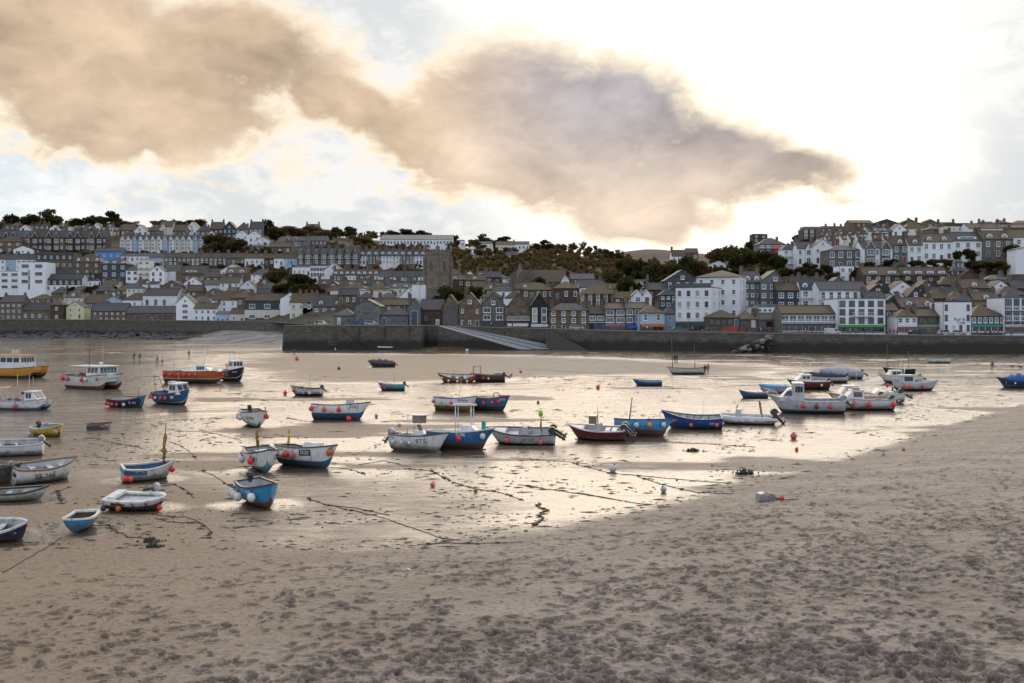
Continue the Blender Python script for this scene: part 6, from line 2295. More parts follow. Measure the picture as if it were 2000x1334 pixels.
def boat(px, py, heading, label, L, B, D, heel=0, pitch=0, name='boat', cat='boat', sink=.10, group='boats lying on the harbour sand', **hk):
    p = GS(px, py)
    root = empty(name, p + Vector((0, 0, -sink + .06)), R(heading), R(heel * -near_side(heading)), R(-pitch))   # heel > 0: deck tips towards the camera
    tag(root, label, cat, group)
    return root, Hull(L, B, D, **hk)


def near_side(heading):
    """+1 when the port side faces the camera"""
    a = R(heading)
    return 1 if math.cos(a) < 0 else -1


def wheel_console(root, x, z, colour='white', screen=True):
    o = MB()
    panel_box(o, x - .3, x + .3, .35, .30, z, z + .85, .18, .05)
    o = o.build('console', paint(colour), root)
    if screen:
        MB().add([(x + .14, -.28, z + .85), (x + .14, .28, z + .85), (x - .02, .26, z + 1.25), (x - .02, -.26, z + 1.25)], [(0, 1, 2, 3)]).build('windscreen', M_DARKGLASS, o)
    MB().tube([(x - .36, .14 * math.cos(a), z + .72 + .14 * math.sin(a)) for a in [i * .7 for i in range(10)]], .018, 5).build('steering_wheel', paint('charcoal'), o)
    return o


def tube_frame(root, pts, r=.022, m=None, name='frame'):
    return MB().tube(pts, r, 6).build(name, m or M_METAL, root)


def clutter(root, h, seed, n=5, t0=.15, t1=.6, q=.5):
    """fish boxes, coils and gear lying in the bottom"""
    r = random.Random(seed)
    for i in range(n):
        t = r.uniform(t0, t1)
        p = h.pt(t, q, 1)
        y = r.uniform(-.5, .5) * p[1]
        c = r.choice(['charcoal', 'navy', 'grey', 'wood', 'brightred', 'turq', 'ltgrey'])
        if r.random() < .5:
            s_ = r.uniform(.16, .28)
            o = MB().box(-s_, s_, -s_ * .7, s_ * .7, 0, s_ * r.uniform(.6, 1.2)).build('crate', paint(c, 'matt'), root)
        else:
            rr = r.uniform(.12, .2)
            o = MB().tube([(rr * math.cos(a * .6), rr * math.sin(a * .6), .03 + .012 * a) for a in range(26)], .025, 5).build('rope_coil', M_ROPE, root)
        o.location = (p[0], y, p[2])
        o.rotation_euler = (0, 0, r.uniform(0, 3))


def cover(root, h, colour, t0=.05, t1=.97, peak=.55, name='canvas_cover'):
    """a sagging canvas over the whole boat"""
    r = random.Random(int(h.L * 100))
    n = 13
    vs, fs = [], []
    for i in range(n):
        t = t0 + (t1 - t0) * i / (n - 1)
        p = h.pt(t, 1, 1)
        pk = peak * math.sin(math.pi * min(1, max(0, .12 + .8 * i / (n - 1)))) * (1 + .25 * math.sin(i * 2.1))
        row = [(-1, -.22), (-1.03, -.02), (-.6, .55), (0, 1.0), (.6, .55), (1.03, -.02), (1, -.22)]
        for a, b in row:
            vs.append((p[0], a * (p[1] + .05), p[2] + .04 + (b * pk if b > 0 else b)))
    m = 7
    for i in range(n - 1):
        for j in range(m - 1):
            a = i * m + j
            fs.append((a, a + m, a + m + 1, a + 1))
    k = (n - 1) * m
    fs += [tuple(range(m)), tuple(range(k + m - 1, k - 1, -1))]
    return MB().add(vs, fs, 0, True).build(name, plain('canvas ' + colour, PAINT[colour], .75, 0, .2), root)


def rib(root, L, B, colour='ltgrey', floor='ltgrey', r=.22, tubec=None):
    """inflatable collar round a shallow hull"""
    pts = [(-L / 2, -B / 2 + r, .45), (-L * .1, -B / 2 + r, .46), (L * .25, -B / 2 + r * 1.1, .52), (L * .42, -B * .22, .60), (L * .5 - r, 0, .64), (L * .42, B * .22, .60), (L * .25, B / 2 - r * 1.1, .52), (-L * .1, B / 2 - r, .46), (-L / 2, B / 2 - r, .45)]
    fine = []
    for a, b in zip(pts[:-1], pts[1:]):
        for i in range(4):
            fine.append(tuple(Vector(a).lerp(Vector(b), i / 4)))
    fine.append(pts[-1])
    rs = [r * (.35 if i in (0, len(fine) - 1) else .9 if i in (1, len(fine) - 2) else 1) for i in range(len(fine))]
    MB().tube(fine, rs, 10).build('collar', paint(tubec or colour), root)
    st = MB().tube([(p[0], p[1] * (1 + r * .9 / max(.2, abs(p[1]))) if abs(p[1]) > .2 else p[1], p[2]) for p in fine], .03, 5)
    st.build('rubbing_strake', paint('charcoal'), root)
    return Hull(L * .94, B * .72, .42, 'v', bow=.2, ts=.9)


def shiplap(root, h, side, rows=(.5, .6, .7, .8, .9), colour='white'):
    for q in rows:
        MB().tube([h.pt(t / 14, q, side, .006) for t in range(0, 14)], .012, 4).build('plank_edge', paint(colour), root)
# ---------------------------------------------------------------- the fleet, boat by boat
M_BLK = M_INK


def reg(b, h, hd, body, t, q, size, m=None, both=True, plate=None):
    sd = near_side(hd)
    h.text(b, body, t, q, size, m or M_BLK, sd)
    if both: h.text(b, body, t, q, size, m or M_BLK, -sd)


def catamaran(root, L, B, D, top, bottom, gun, inner='ltgrey', bow=.35, stripe=None):
    hs = []
    for sd in (1, -1):
        sub = empty('hull_unit', (0, sd * B * .31, 0))
        sub.parent = root
        h = Hull(L, B * .38, D, 'round', bow=bow, ts=.9, rake=.05, wl=.30, full=3.0)
        h.shell(sub, top, bottom, stripe=stripe, inner=inner, gun=gun, floor=.8)
        hs.append(h)
    h = hs[0]
    zb = D * .58
    MB().box(-L * .49, L * .36, -B * .31, B * .31, zb, D * .9).build('bridge_deck', paint(top), root)
    MB().box(L * .36, L * .40, -B * .30, B * .30, zb + .1, D + bow * .5).build('bridge_front', paint(top), root)
    MB().box(-L * .48, L * .42, -B * .42, B * .42, D * .9, D * .9 + .04).build('deck', paint(inner, 'matt'), root)
    big = Hull(L, B, D, 'round', bow=bow, ts=.97, rake=.05, full=4)
    return big


def rail(root, h, t0, t1, hgt=.5, side=(1, -1), n=5):
    for sd in side:
        pts = []
        for i in range(n + 1):
            t = t0 + (t1 - t0) * i / n
            p = h.pt(t, 1, sd)
            MB().tube([p, (p[0], p[1], p[2] + hgt)], .018, 5).build('stanchion', M_METAL, root)
            pts.append((p[0], p[1], p[2] + hgt))
        MB().tube(pts, .02, 5).build('guard_rail', M_METAL, root)


# 1 big yellow catamaran at the left edge
b, h0 = boat(30, 738, -20, 'large yellow passenger catamaran with a white cabin and orange roof at left edge', 10.5, 4.4, 1.5, name='catamaran')
h = catamaran(b, 10.5, 4.4, 1.55, 'amber', 'charcoal', 'charcoal')
cabin(b, -3.0, 2.6, 1.55, 1.5, 2.0, 'white', 'amber', rake=.2, nw=4, wz=(.5, .85), over=.35)
tube_frame(b, [(-1.5, -1.1, 3.6), (-1.5, -1.1, 4.1), (1.5, -1.1, 4.1), (1.5, -1.1, 3.6)])
tube_frame(b, [(-1.5, 1.1, 3.6), (-1.5, 1.1, 4.1), (1.5, 1.1, 4.1), (1.5, 1.1, 3.6)])
MB().box(-.4, .4, -.4, .4, 3.6, 4.3).build('roof_locker', paint('ltgrey'), b)
mast(b, 0, 4.3, 5.2, .03, .1, paint('charcoal'))
rail(b, h, .72, .98, .7)
MB().tube([(.32 * math.cos(a * .5) - 2.6, -1.6, 2.4 + .32 * math.sin(a * .5)) for a in range(14)], .06, 6).build('lifebuoy', paint('brightred'), b)
# 2 white catamaran fishing boat
b, h0 = boat(186, 760, -32, 'white fishing catamaran with canopy and wheelhouse standing in the left pool', 8.2, 3.7, 1.7, name='catamaran')
h = catamaran(b, 8.2, 3.8, 1.8, 'offwhite', 'antifoul', 'charcoal')
cabin(b, .2, 2.9, 1.5, 1.7, 1.35, 'white', 'white', rake=.25, nw=3, wz=(.40, .9), over=.28)
MB().box(-3.4, .2, -1.5, 1.5, 3.02, 3.08).build('canopy', paint('white'), b)
for x, y in ((-3.3, 1.4), (-3.3, -1.4), (-1.6, 1.4), (-1.6, -1.4)):
    MB().tube([(x, y, 1.5), (x, y, 3.03)], .03, 5).build('canopy_post', M_METAL, b)
mast(b, -1.2, 3.0, 6.6, .05, 0, paint('charcoal'))
mast(b, 1.6, 3.1, 5.8, .02, 0, M_METAL, 'aerial')
tube_frame(b, [(-1.2, 0, 3.4), (-3.4, 0, 3.9)], .05, paint('charcoal'), 'boom')
MB().ball((1.2, 0, 3.4), .3, 0, 10, 7, .6).build('radar_dome', paint('white'), b)
rail(b, h, .75, .99, .45)
clutter(b, h, 2, 7, .05, .45, .95)
fenders(b, h, 'white fishing catamaran', [(.02, -1, 'brightred'), (.15, -1, 'pink'), (.52, -1, 'brightred'), (.60, -1, 'offwhite'), (.82, -1, 'pink')], .26)
# 3 grey-white cabin boat in the pool
b, h0 = boat(50, 801, -10, 'small grey and white cabin catamaran with a raised mast in the left pool', 5.0, 2.2, .95, name='catamaran')
h = catamaran(b, 5.0, 2.2, 1.0, 'white', 'blue', 'grey', bow=.25)
cabin(b, .4, 1.9, .8, .95, .95, 'white', 'white', rake=.7, nw=2, wz=(.35, .9))
for x in (-.9, .2):
    mast(b, x, .9, 3.6, .028, .25 if x > 0 else 0, M_METAL, 'mast')
tube_frame(b, [(-2.2, .8, .9), (-2.2, .8, 2.3), (-2.2, -.8, 2.3), (-2.2, -.8, .9)], .03)
MB().ball((-.2, 0, 1.75), .28, 0, 8, 6, .5).build('folded_canopy', plain('blue canvas', (0.02, 0.04, 0.14), .8), b)
reg(b, h, -10, 'SS6', .62, .7, .34)
clutter(b, h, 5, 6, .05, .4, .9)
fenders(b, h, 'small grey cabin catamaran', [(.02, -1, 'coral'), (.45, -1, 'pink')], .22)
# 4 yellow open boat
b, h = boat(100, 852, -38, 'bright yellow open boat heeled over with weathered grey inside', 3.6, 1.7, .80, heel=8, pitch=2, wl=.14, bow=.22, ts=.85)
h.shell(b, 'yellow', 'brown', inner='ltgrey', gun='offwhite', floor=.4)
h.thwart(b, .4, colour='ltgrey'); h.thwart(b, .68, colour='ltgrey')
outboard(b, -1.85, 0, .8, 50, .9, 'charcoal')
MB().tube([(1.5, 0, 1.0), (.3, .4, .9), (-.6, .2, .75)], .03, 5).build('oar', M_ROPE, b)
fenders(b, h, 'bright yellow open boat', [(.1, -1, 'ltgrey'), (.95, -1, 'grey')], .17)
# 5 little tender in the pool
b, h = boat(195, 838, 15, 'tiny blue and white tender with a red rim afloat in the left pool', 1.9, 1.05, .48, heel=2, wl=.12, bow=.12, ts=.85, name='dinghy')
h.shell(b, 'white', 'navy', stripe='navy', inner='ltgrey', gun='darkred', floor=.3)
h.thwart(b, .45, colour='ltgrey')
MB().box(-.95, .1, -.545, -.515, .1, .40).build('side_patch', paint('navy'), b)
# 6 navy open boat with yellow line
b, h = boat(254, 796, -24, 'navy open fishing boat with a yellow waterline and pale blue bow', 4.6, 1.9, 1.0, heel=8, wl=.16, bow=.40, ts=.85)
h.shell(b, 'navy', 'black', stripe='yellow', inner='ltgrey', gun='wood', floor=.45)
h.thwart(b, .3, colour='ltgrey'); h.thwart(b, .6, colour='ltgrey')
for sd in (1, -1):
    MB().add([h.pt(t, q, sd, .012) for t in (.88, .94, 1.0) for q in (.3, 1)], [(0, 2, 3, 1), (2, 4, 5, 3)]).build('bow_panel', paint('sky'), b)
reg(b, h, -24, 'Z 40', .72, .62, .34, M_WHITE)
mast(b, 1.3, .9, 2.3, .03, .15)
clutter(b, h, 6, 8)
fenders(b, h, 'navy open boat with a yellow waterline', [(.03, -1, 'orange'), (.12, -1, 'brightred'), (.22, -1, 'pink'), (.36, -1, 'brightred'), (.56, -1, 'offwhite')], .17)
# 7 blue boat with white wheelhouse
b, h = boat(340, 790, -36, 'dark blue boat with a white wheelhouse and red waterline near the pool', 5.4, 2.2, 1.25, heel=3, wl=.24, bow=.5, ts=.85)
h.shell(b, 'blue', 'antifoul', stripe='white', inner='sky', gun='navy', floor=.5, deck=.28)
cabin(b, .2, 1.9, .78, 1.25, 1.05, 'white', 'white', rake=.45, nw=2, wz=(.4, .9))
MB().box(-2.4, 2.2, -1.14, -1.09, 1.12, 1.2).build('red_line', paint('darkred'), b).parent = b
for y in (.5, -.5):
    MB().tube([(-2.3, y, 1.2), (-2.9, y * .6, 2.9)], .03, 5).build('gantry_leg', paint('charcoal'), b)
MB().box(-.5, .3, -.3, .3, 2.35, 2.5).build('roof_box', paint('ltgrey'), b)
clutter(b, h, 7, 6, .05, .4)
fenders(b, h, 'dark blue boat with a white wheelhouse', [(.02, -1, 'brightred'), (.10, -1, 'coral'), (.22, -1, 'offwhite'), (.40, -1, 'pink'), (.55, -1, 'coral'), (.70, -1, 'offwhite')], .17)
# 8 long orange boat
b, h = boat(384, 748, -10, 'long orange boat with white cabin top heeled towards the sand', 9.2, 2.9, 1.55, heel=-6, wl=.34, bow=.25, ts=.8, full=2.6)
h.shell(b, 'orange', 'brown', stripe='white', inner='white', gun='charcoal', floor=.7, deck=.9)
cabin(b, .2, 2.6, .95, 1.55, .85, 'white', 'white', rake=1.2, nw=3, wz=(.35, .85))
b2 = MB(); panel_box(b2, 2.4, 4.0, .8, .6, 1.6, 1.95, .6, 0); b2.build('coachroof', paint('white'), b)
mast(b, 1.0, 2.4, 4.6, .05, 0, paint('white')); mast(b, -3.6, 1.5, 3.4, .03)
rail(b, h, .05, .35, .5)
MB().box(-4.4, -3.2, -1.2, 1.2, 1.5, 1.6).build('aft_platform', paint('grey'), b)
clutter(b, h, 8, 6, .02, .3, .98)
fenders(b, h, 'long orange boat', [(.04, -1, 'brightred'), (.15, -1, 'pink'), (.26, -1, 'brightred'), (.38, -1, 'pink'), (.47, -1, 'pink'), (.56, -1, 'pink'), (.97, -1, 'brightred')], .2)
# 9 black and white boat behind
b, h = boat(456, 744, -48, 'black hulled boat with a white wheelhouse right behind the orange boat', 6.0, 2.4, 1.6, wl=.30, bow=.6, ts=.85)
h.shell(b, 'black', 'black', stripe='white', inner='white', gun='white', floor=.7, deck=.45)
cabin(b, .0, 1.5, .85, 1.65, 1.3, 'white', 'white', rake=.15, nw=2)
reg(b, h, -48, 'SS 87', .80, .74, .34, M_WHITE)
mast(b, -.8, 1.6, 3.9, .035, -.3); mast(b, .4, 3.0, 3.6, .06, 0, paint('offwhite'), 'aerial')
MB().tube([(.28 * math.cos(a * .5) - .3, -.9, 2.2 + .28 * math.sin(a * .5)) for a in range(14)], .06, 6).build('lifebuoy', paint('coral'), b)
clutter(b, h, 9, 6, .05, .4, .9)
# 10 SS170
b, h = boat(14, 889, 196, 'white open boat numbered SS170 at the left edge', 4.4, 1.7, .85, heel=9, wl=.10, bow=.30, ts=.8)
h.shell(b, 'white', 'offwhite', inner='ltgrey', gun='ltgrey', floor=.4)
reg(b, h, 196, 'SS 170', .70, .68, .36)
h.thwart(b, .4); h.thwart(b, .62)
outboard(b, -2.2, 0, .95, 45, .85, 'ltgrey')
clutter(b, h, 10, 6)
# 11 SS266
b, h = boat(88, 938, 48, 'white open boat numbered SS266 with wooden gunwale and bench seats', 3.5, 1.75, .92, heel=9, wl=.06, bow=.30, ts=.82)
h.shell(b, 'white', 'charcoal', inner='ltgrey', gun='wood', floor=.4)
h.text(b, 'SS 266', .40, .60, .40, M_BLK, -1)
h.thwart(b, .35, .3); h.thwart(b, .6, .3); h.thwart(b, .78, .3)
link('registration_number', text_mesh('266', .34, M_BLK, 'registration_number'), b, (-1.77, -.25, .62), (R(90), 0, R(-90)))
outboard(b, -1.85, .2, .95, 30, .7, 'grey')
MB().box(-.6, -.1, -.3, .3, .62, .7).build('hatch', paint('charcoal'), b)
# 12 dark boat at the left edge
b, h = boat(-22, 945, 8, 'dark boat cut off by the left edge behind the big red ball', 3.4, 1.5, .85, wl=.3, bow=.3, ts=.8)
h.shell(b, 'charcoal', 'darkred', inner='turq', gun='charcoal', floor=.4)
# 13 white canoe-like skiff
b, h = boat(36, 976, 13, 'slim white rowing skiff with grey transom lying below SS266', 2.9, .95, .52, heel=12, wl=.06, bow=.22, ts=.6, name='skiff')
h.shell(b, 'offwhite', 'white', inner='ltgrey', gun='charcoal', floor=.25)
h.thwart(b, .35); h.thwart(b, .6)
fenders(b, h, 'slim white rowing skiff', [(.02, -1, 'lime')], .14)
# 14 navy dinghy bottom left
b, h = boat(4, 1053, -4, 'navy dinghy with grey inside and cream rim at the lower left edge', 2.5, 1.35, .62, heel=17, wl=.10, bow=.25, ts=.75, name='dinghy')
h.shell(b, 'navy', 'offwhite', inner='ltgrey', gun='offwhite', floor=.3)
h.thwart(b, .45); h.thwart(b, .78, .3, 'ltgrey')
# 15 bright blue pram
b, h = boat(156, 1033, -84, 'small bright blue pram dinghy with white rim and dark inside', 2.0, 1.2, .55, wl=.05, bow=.10, ts=.85, full=4.5, rake=.05, name='dinghy')
h.shell(b, 'sky', 'sky', inner='brown', gun='white', floor=.4)
h.thwart(b, .5, .16, 'brown')
# 16 white inflatable-collared boat
b, h = boat(272, 993, -8, 'old white boat with a fat scuffed rim and dark fouled bottom', 2.8, 1.5, .58, heel=8, wl=.60, bow=.10, ts=.95, full=4)
h.shell(b, 'white', 'brown', stripe='ltgrey', inner='white', gun='white', floor=.75, gunw=.10)
MB().box(-1.2, -.9, -.6, .6, .62, .76).build('aft_seat', paint('white'), b)
for q in (-.6, .1, .7):
    MB().tube([h.pt(.5 + q / 2.8, .95, -1, .05), h.pt(.5 + q / 2.8, .4, -1, .08), h.pt(.52 + q / 2.8, .12, -1, .1)], .025, 5).build('hanging_rope', M_ROPE, b)
MB().box(-1.0, -.3, -.74, -.70, .40, .52).build('rubber_strip', paint('black'), b)
outboard(b, .25, .95, .75, 75, .75, 'ltgrey')
fenders(b, h, 'old white boat with a fat rim', [(.03, -1, 'navy'), (.30, -1, 'orange'), (.96, -1, 'brightred')], .13)
# 17 blue and white sailing dinghy
b, h = boat(290, 936, 32, 'white and blue sailing dinghy with brown sail furled round its mast', 2.8, 1.35, .78, heel=8, wl=.12, bow=.28, ts=.85)
h.shell(b, 'offwhite', 'charcoal', stripe='offwhite', inner='blue', gun='offwhite', floor=.4)
for sd in (-1,):
    MB().add([h.pt(t, q, sd, .012) for t in (0, .15, .3, .42) for q in (.62, .99)], [(0, 2, 3, 1), (2, 4, 5, 3), (4, 6, 7, 5)]).build('blue_strake', paint('blue'), b)
MB().add([h.pt(0, q, sd, .0) for q in (.62, .99) for sd in (-1, 1)], [(0, 1, 3, 2)]).build('transom_panel', paint('blue'), b).location.x = -.02
h.thwart(b, .32, .35, 'wood'); h.thwart(b, .62, .25, 'blue')
mast(b, .75, .5, 3.2, .035, .1); furled(b, .77, .8, 2.6, 'ochre', .08)
fenders(b, h, 'white and blue sailing dinghy', [(.02, -1, 'brightred'), (.10, -1, 'coral'), (.97, -1, 'brightred')], .16)
# 18 blue SS boat in front
b, h = boat(510, 986, -56, 'bright blue boat with white SS lettering and rusty bottom, nearest in the middle', 3.4, 1.6, 1.0, heel=4, wl=.28, bow=.28, ts=.82)
h.shell(b, 'sky', 'antifoul', inner='ltgrey', gun='charcoal', floor=.5)
reg(b, h, -56, 'SS', .62, .72, .36, M_WHITE)
h.text(b, 'SS', .78, .72, .3, M_WHITE, 1)
h.thwart(b, .4, .3, 'charcoal')
outboard(b, -1.75, .1, 1.05, 40, .8, 'black')
MB().ball((1.0, .1, 1.0), .2, 0, 8, 6).build('net_bundle', M_ROPE, b)
fenders(b, h, 'bright blue boat with SS lettering', [(.08, -1, 'ltgrey'), (.22, -1, 'offwhite'), (.40, -1, 'offwhite'), (.75, -1, 'white')], .2)
# 19 641
b, h = boat(514, 917, -66, 'white boat with pale blue bottom numbered 641 behind the bright blue boat', 4.0, 1.8, 1.12, heel=4, wl=.30, bow=.34, ts=.85)
h.shell(b, 'white', 'turq', inner='ltgrey', gun='charcoal', floor=.45)
reg(b, h, -66, 'Z641', .70, .72, .38)
h.thwart(b, .45); h.thwart(b, .7)
MB().box(-.3, .5, -.35, .35, .85, 1.2).build('engine_box', paint('ltgrey'), b)
mast(b, -1.4, .9, 2.4, .03, .2); furled(b, -1.38, 1.2, 2.3, 'ochre', .12, .12)
fenders(b, h, 'white boat numbered 641', [(.06, -1, 'ltgrey'), (.16, -1, 'offwhite'), (.30, -1, 'ltgrey'), (.72, -1, 'brightred')], .19)
# 20 SS25
b, h = boat(603, 911, -34, 'white boat with blue bottom and SS25 on a black plate', 4.5, 1.9, 1.15, heel=-6, wl=.34, bow=.36, ts=.85)
h.shell(b, 'white', 'blue', inner='grey', gun='charcoal', floor=.45)
for sd in (1, -1):
    MB().add([h.pt(t, q, sd, .012) for t in (.50, .56, .62, .68) for q in (.60, .90)], [(0, 2, 3, 1), (2, 4, 5, 3), (4, 6, 7, 5)]).build('number_plate', paint('black'), b)
reg(b, h, -34, 'SS25', .59, .75, .30, M_WHITE)
cabin_o = MB(); panel_box(cabin_o, -.2, .8, .5, .45, .95, 1.5, .15, .1); cabin_o.build('cuddy', paint('white'), b)
h.thwart(b, .25)
mast(b, -1.9, .9, 2.2, .03); furled(b, -1.9, 1.2, 2.1, 'yellow', 0, .12)
clutter(b, h, 20, 4)
fenders(b, h, 'white boat SS25', [(.04, -1, 'brightred'), (.12, -1, 'pink'), (.2, -1, 'offwhite'), (.30, -1, 'brightred'), (.42, -1, 'pink'), (.96, -1, 'orange'), (.99, -1, 'orange')], .18)
# 21 990
b, h = boat(498, 832, -64, 'white boat with twin bow posts numbered 990', 4.6, 2.0, 1.2, wl=.12, bow=.32, ts=.85)
h.shell(b, 'white', 'black', inner='ltgrey', gun='charcoal', floor=.45)
reg(b, h, -64, 'SS 990', .72, .62, .36)
for y in (.55, -.55):
    MB().tube([(1.4, y, 1.2), (1.4, y, 1.75)], .045, 5).build('bow_post', paint('charcoal'), b)
outboard(b, -2.35, 0, 1.2, 20, .9, 'black')
h.thwart(b, .4); clutter(b, h, 21, 4)
fenders(b, h, 'white boat with twin bow posts', [(.2, -1, 'ltgrey'), (.45, -1, 'offwhite'), (.85, 1, 'brightred')], .2)
# 22 SS61
b, h = boat(668, 819, -7, 'white boat with deep blue bottom numbered SS61', 5.2, 2.0, 1.25, heel=-9, wl=.42, bow=.38, ts=.86, rake=.14)
h.shell(b, 'white', 'blue', inner='ltgrey', gun='charcoal', floor=.5, deck=.2)
reg(b, h, -7, 'SS61', .74, .80, .42)
h.text(b, 'SS61', .06, .78, .22, M_BLK, -1)
MB().box(.4, .9, -.4, .4, 1.2, 1.75).build('helm_box', paint('ltgrey'), b)
tube_frame(b, [(1.3, -.5, 1.4), (1.0, -.5, 2.1), (1.0, .5, 2.1), (1.3, .5, 1.4)])
fenders(b, h, 'white and blue boat SS61', [(.01, -1, 'brightred'), (.24, -1, 'coral'), (.50, -1, 'brightred')], .2)
# 23 dark little boat with outboard
b, h = boat(598, 772, 172, 'small dark-topped boat with an outboard and a white lifebuoy inside', 3.9, 1.7, .85, wl=.25, bow=.35, ts=.85)
h.shell(b, 'offwhite', 'black', stripe='grey', inner='charcoal', gun='charcoal', floor=.4)
outboard(b, -2.05, 0, .9, 40, .9, 'charcoal')
mast(b, -.5, .5, 2.5, .03, .1)
MB().tube([(.3 * math.cos(a * .5) + .6, -.2 + .1 * math.sin(a * .5), .85 + .28 * math.sin(a * .5)) for a in range(14)], .06, 6).build('lifebuoy', paint('white'), b)
clutter(b, h, 23, 5)
fenders(b, h, 'small dark-topped boat', [(.85, 1, 'brightred'), (.3, 1, 'offwhite'), (.5, 1, 'grey')], .19)
# 24 turquoise
b, h = boat(764, 762, 178, 'small turquoise boat with a black outboard and white bow seat', 3.4, 1.5, .72, wl=.18, bow=.30, ts=.85)
h.shell(b, 'turq', 'black', inner='ltgrey', gun='turq', floor=.4, deck=.22)
outboard(b, -1.8, 0, .8, 45, .8, 'black')
mast(b, -.4, .4, 2.2, .02)
MB().box(1.0, 1.6, -.4, .4, .95, 1.1).build('bow_seat', paint('white'), b)
fenders(b, h, 'small turquoise boat', [(.72, 1, 'brightred'), (.86, 1, 'brightred')], .16)
# 25 covered dark boat
b, h = boat(745, 717, 182, 'dark boat under a grey canvas cover on the dry sand bar', 5.1, 1.9, .85, heel=6, wl=.3, bow=.35, ts=.85, rake=.14, style='v')
h.shell(b, 'black', 'charcoal', stripe='grey', inner='charcoal', gun='charcoal')
cover(b, h, 'charcoal', peak=.6); outboard(b, -2.6, 0, .7, 45, .8, 'black')
# 26 white tender by the pier
b, h = boat(751, 683.5, 180, 'white inflatable boat moored in the pool beside the pier', 5.6, 2.0, .7, name='inflatable_boat', cat='inflatable boat', sink=-.25)
h = rib(b, 5.6, 2.1, 'white'); h.shell(b, 'ltgrey', 'ltgrey', inner='ltgrey', gun='white')
wheel_console(b, -.3, .4); tube_frame(b, [(-2.2, -.8, .6), (-2.3, -.7, 1.7), (-2.3, .7, 1.7), (-2.2, .8, .6)], .04)
outboard(b, -2.9, 0, .6, 20, 1.0, 'ltgrey')
# 27 ST5
b, h = boat(822, 880, -24, 'white planked motorboat numbered ST5 with a tall console', 4.3, 1.8, 1.05, heel=-3, wl=.16, bow=.32, ts=.86, rake=.14)
h.shell(b, 'white', 'palegreen', inner='ltgrey', gun='charcoal', floor=.45)
shiplap(b, h, -1); reg(b, h, -24, 'ST5', .60, .66, .42); h.text(b, 'ST5', .05, .8, .26, M_BLK, -1)
wheel_console(b, -.2, .55, 'white'); MB().box(-.5, .15, -.4, .4, 1.9, 2.4).build('screen_box', plain('smoked acrylic', (0.22, 0.17, 0.12), .2), b)
MB().box(-.9, .35, -.55, .55, 2.42, 2.47).build('canopy', paint('white'), b)
tube_frame(b, [(-.8, .5, .9), (-.8, .5, 2.42)]); tube_frame(b, [(-.8, -.5, .9), (-.8, -.5, 2.42)])
for x in (-1.4, -.7): MB().box(x - .2, x + .2, -.3, .3, .55, 1.2).build('seat', paint('ltgrey'), b)
MB().ball((-1.9, .3, 1.65), .15, 0, 8, 6).build('stern_light', paint('grey'), b)
outboard(b, -2.45, 0, 1.0, 35, 1.0, 'ltgrey')
fenders(b, h, 'white planked boat ST5', [(.12, -1, 'offwhite'), (.28, -1, 'offwhite'), (.42, -1, 'offwhite')], .12)
# 28 S46
b, h = boat(902, 876, -10, 'royal blue motorboat numbered S46 with a white hardtop behind ST5', 4.7, 1.9, 1.2, heel=-4, wl=.30, bow=.30, ts=.86, rake=.15)
h.shell(b, 'blue', 'darkred', inner='ltgrey', gun='white', floor=.5, deck=.42)
h.text(b, 'SS46', .52, .84, .32, M_WHITE, -1)
MB().box(-.6, .9, -.5, .5, 3.0, 3.12).build('hardtop', paint('white'), b)
for x, y in ((-.4, .42), (-.4, -.42), (.7, .42), (.7, -.42)): MB().tube([(x, y, 1.2), (x, y, 3.0)], .035, 5).build('hardtop_post', paint('white'), b)
k = MB(); panel_box(k, -.1, 1.2, .6, .5, 1.2, 1.65, .5, .1); k.build('cuddy', paint('white'), b)
MB().box(1.4, 1.65, -.2, .1, 1.4, 1.95).build('green_crate', plain('green plastic', (0.0, 0.30, 0.20), .4), b)
fenders(b, h, 'royal blue boat S46', [(.50, -1, 'brightred'), (.86, -1, 'offwhite')], .2)
# 29 grey motorboat with twin outboards
b, h = boat(1016, 866, 171, 'pale grey motorboat with twin black outboards and a lime-topped flag buoy', 5.0, 2.0, .95, heel=11, wl=.30, bow=.28, ts=.9, style='v', rake=.16)
h.shell(b, 'ltgrey', 'teal', stripe='grey', inner='ltgrey', gun='charcoal', floor=.45, deck=.3)
reg(b, h, 171, 'SS 172', .36, .62, .30)
wheel_console(b, -.3, .5, 'ltgrey'); MB().box(.1, .9, -.5, .5, .45, .8).build('engine_box', paint('ltgrey'), b)
outboard(b, -2.6, .35, .95, 55, 1.15, 'charcoal'); outboard(b, -2.6, -.35, .95, 55, 1.15, 'charcoal')
mast(b, -1.6, .6, 2.1, .02, .05); furled(b, -1.58, 1.0, 1.9, 'ochre', .05, .09)
k = MB().ball((-1.54, 0, 2.3), .18, 0, 8, 6, 1.5); k.build('flag', paint('lime'), b)
fenders(b, h, 'pale grey twin-engined boat', [(.18, 1, 'pink'), (.66, 1, 'coral')], .18)
# 30 orange double-ender
b, h = boat(893, 746, 184, 'orange double-ended rowing boat with white inside and white ball fenders', 5.6, 1.8, .85, heel=19, wl=.14, bow=.55, stern=.40, double=True)
h.shell(b, 'orange', 'brown', inner='white', gun='charcoal', floor=.35)
h.thwart(b, .3); h.thwart(b, .5); h.thwart(b, .7); mast(b, .7, .3, 1.9, .04, -.3, paint('charcoal'))
clutter(b, h, 30, 3)
fenders(b, h, 'orange double-ended boat', [(.26, 1, 'white'), (.5, 1, 'white'), (.72, 1, 'white'), (.92, 1, 'white')], .17)
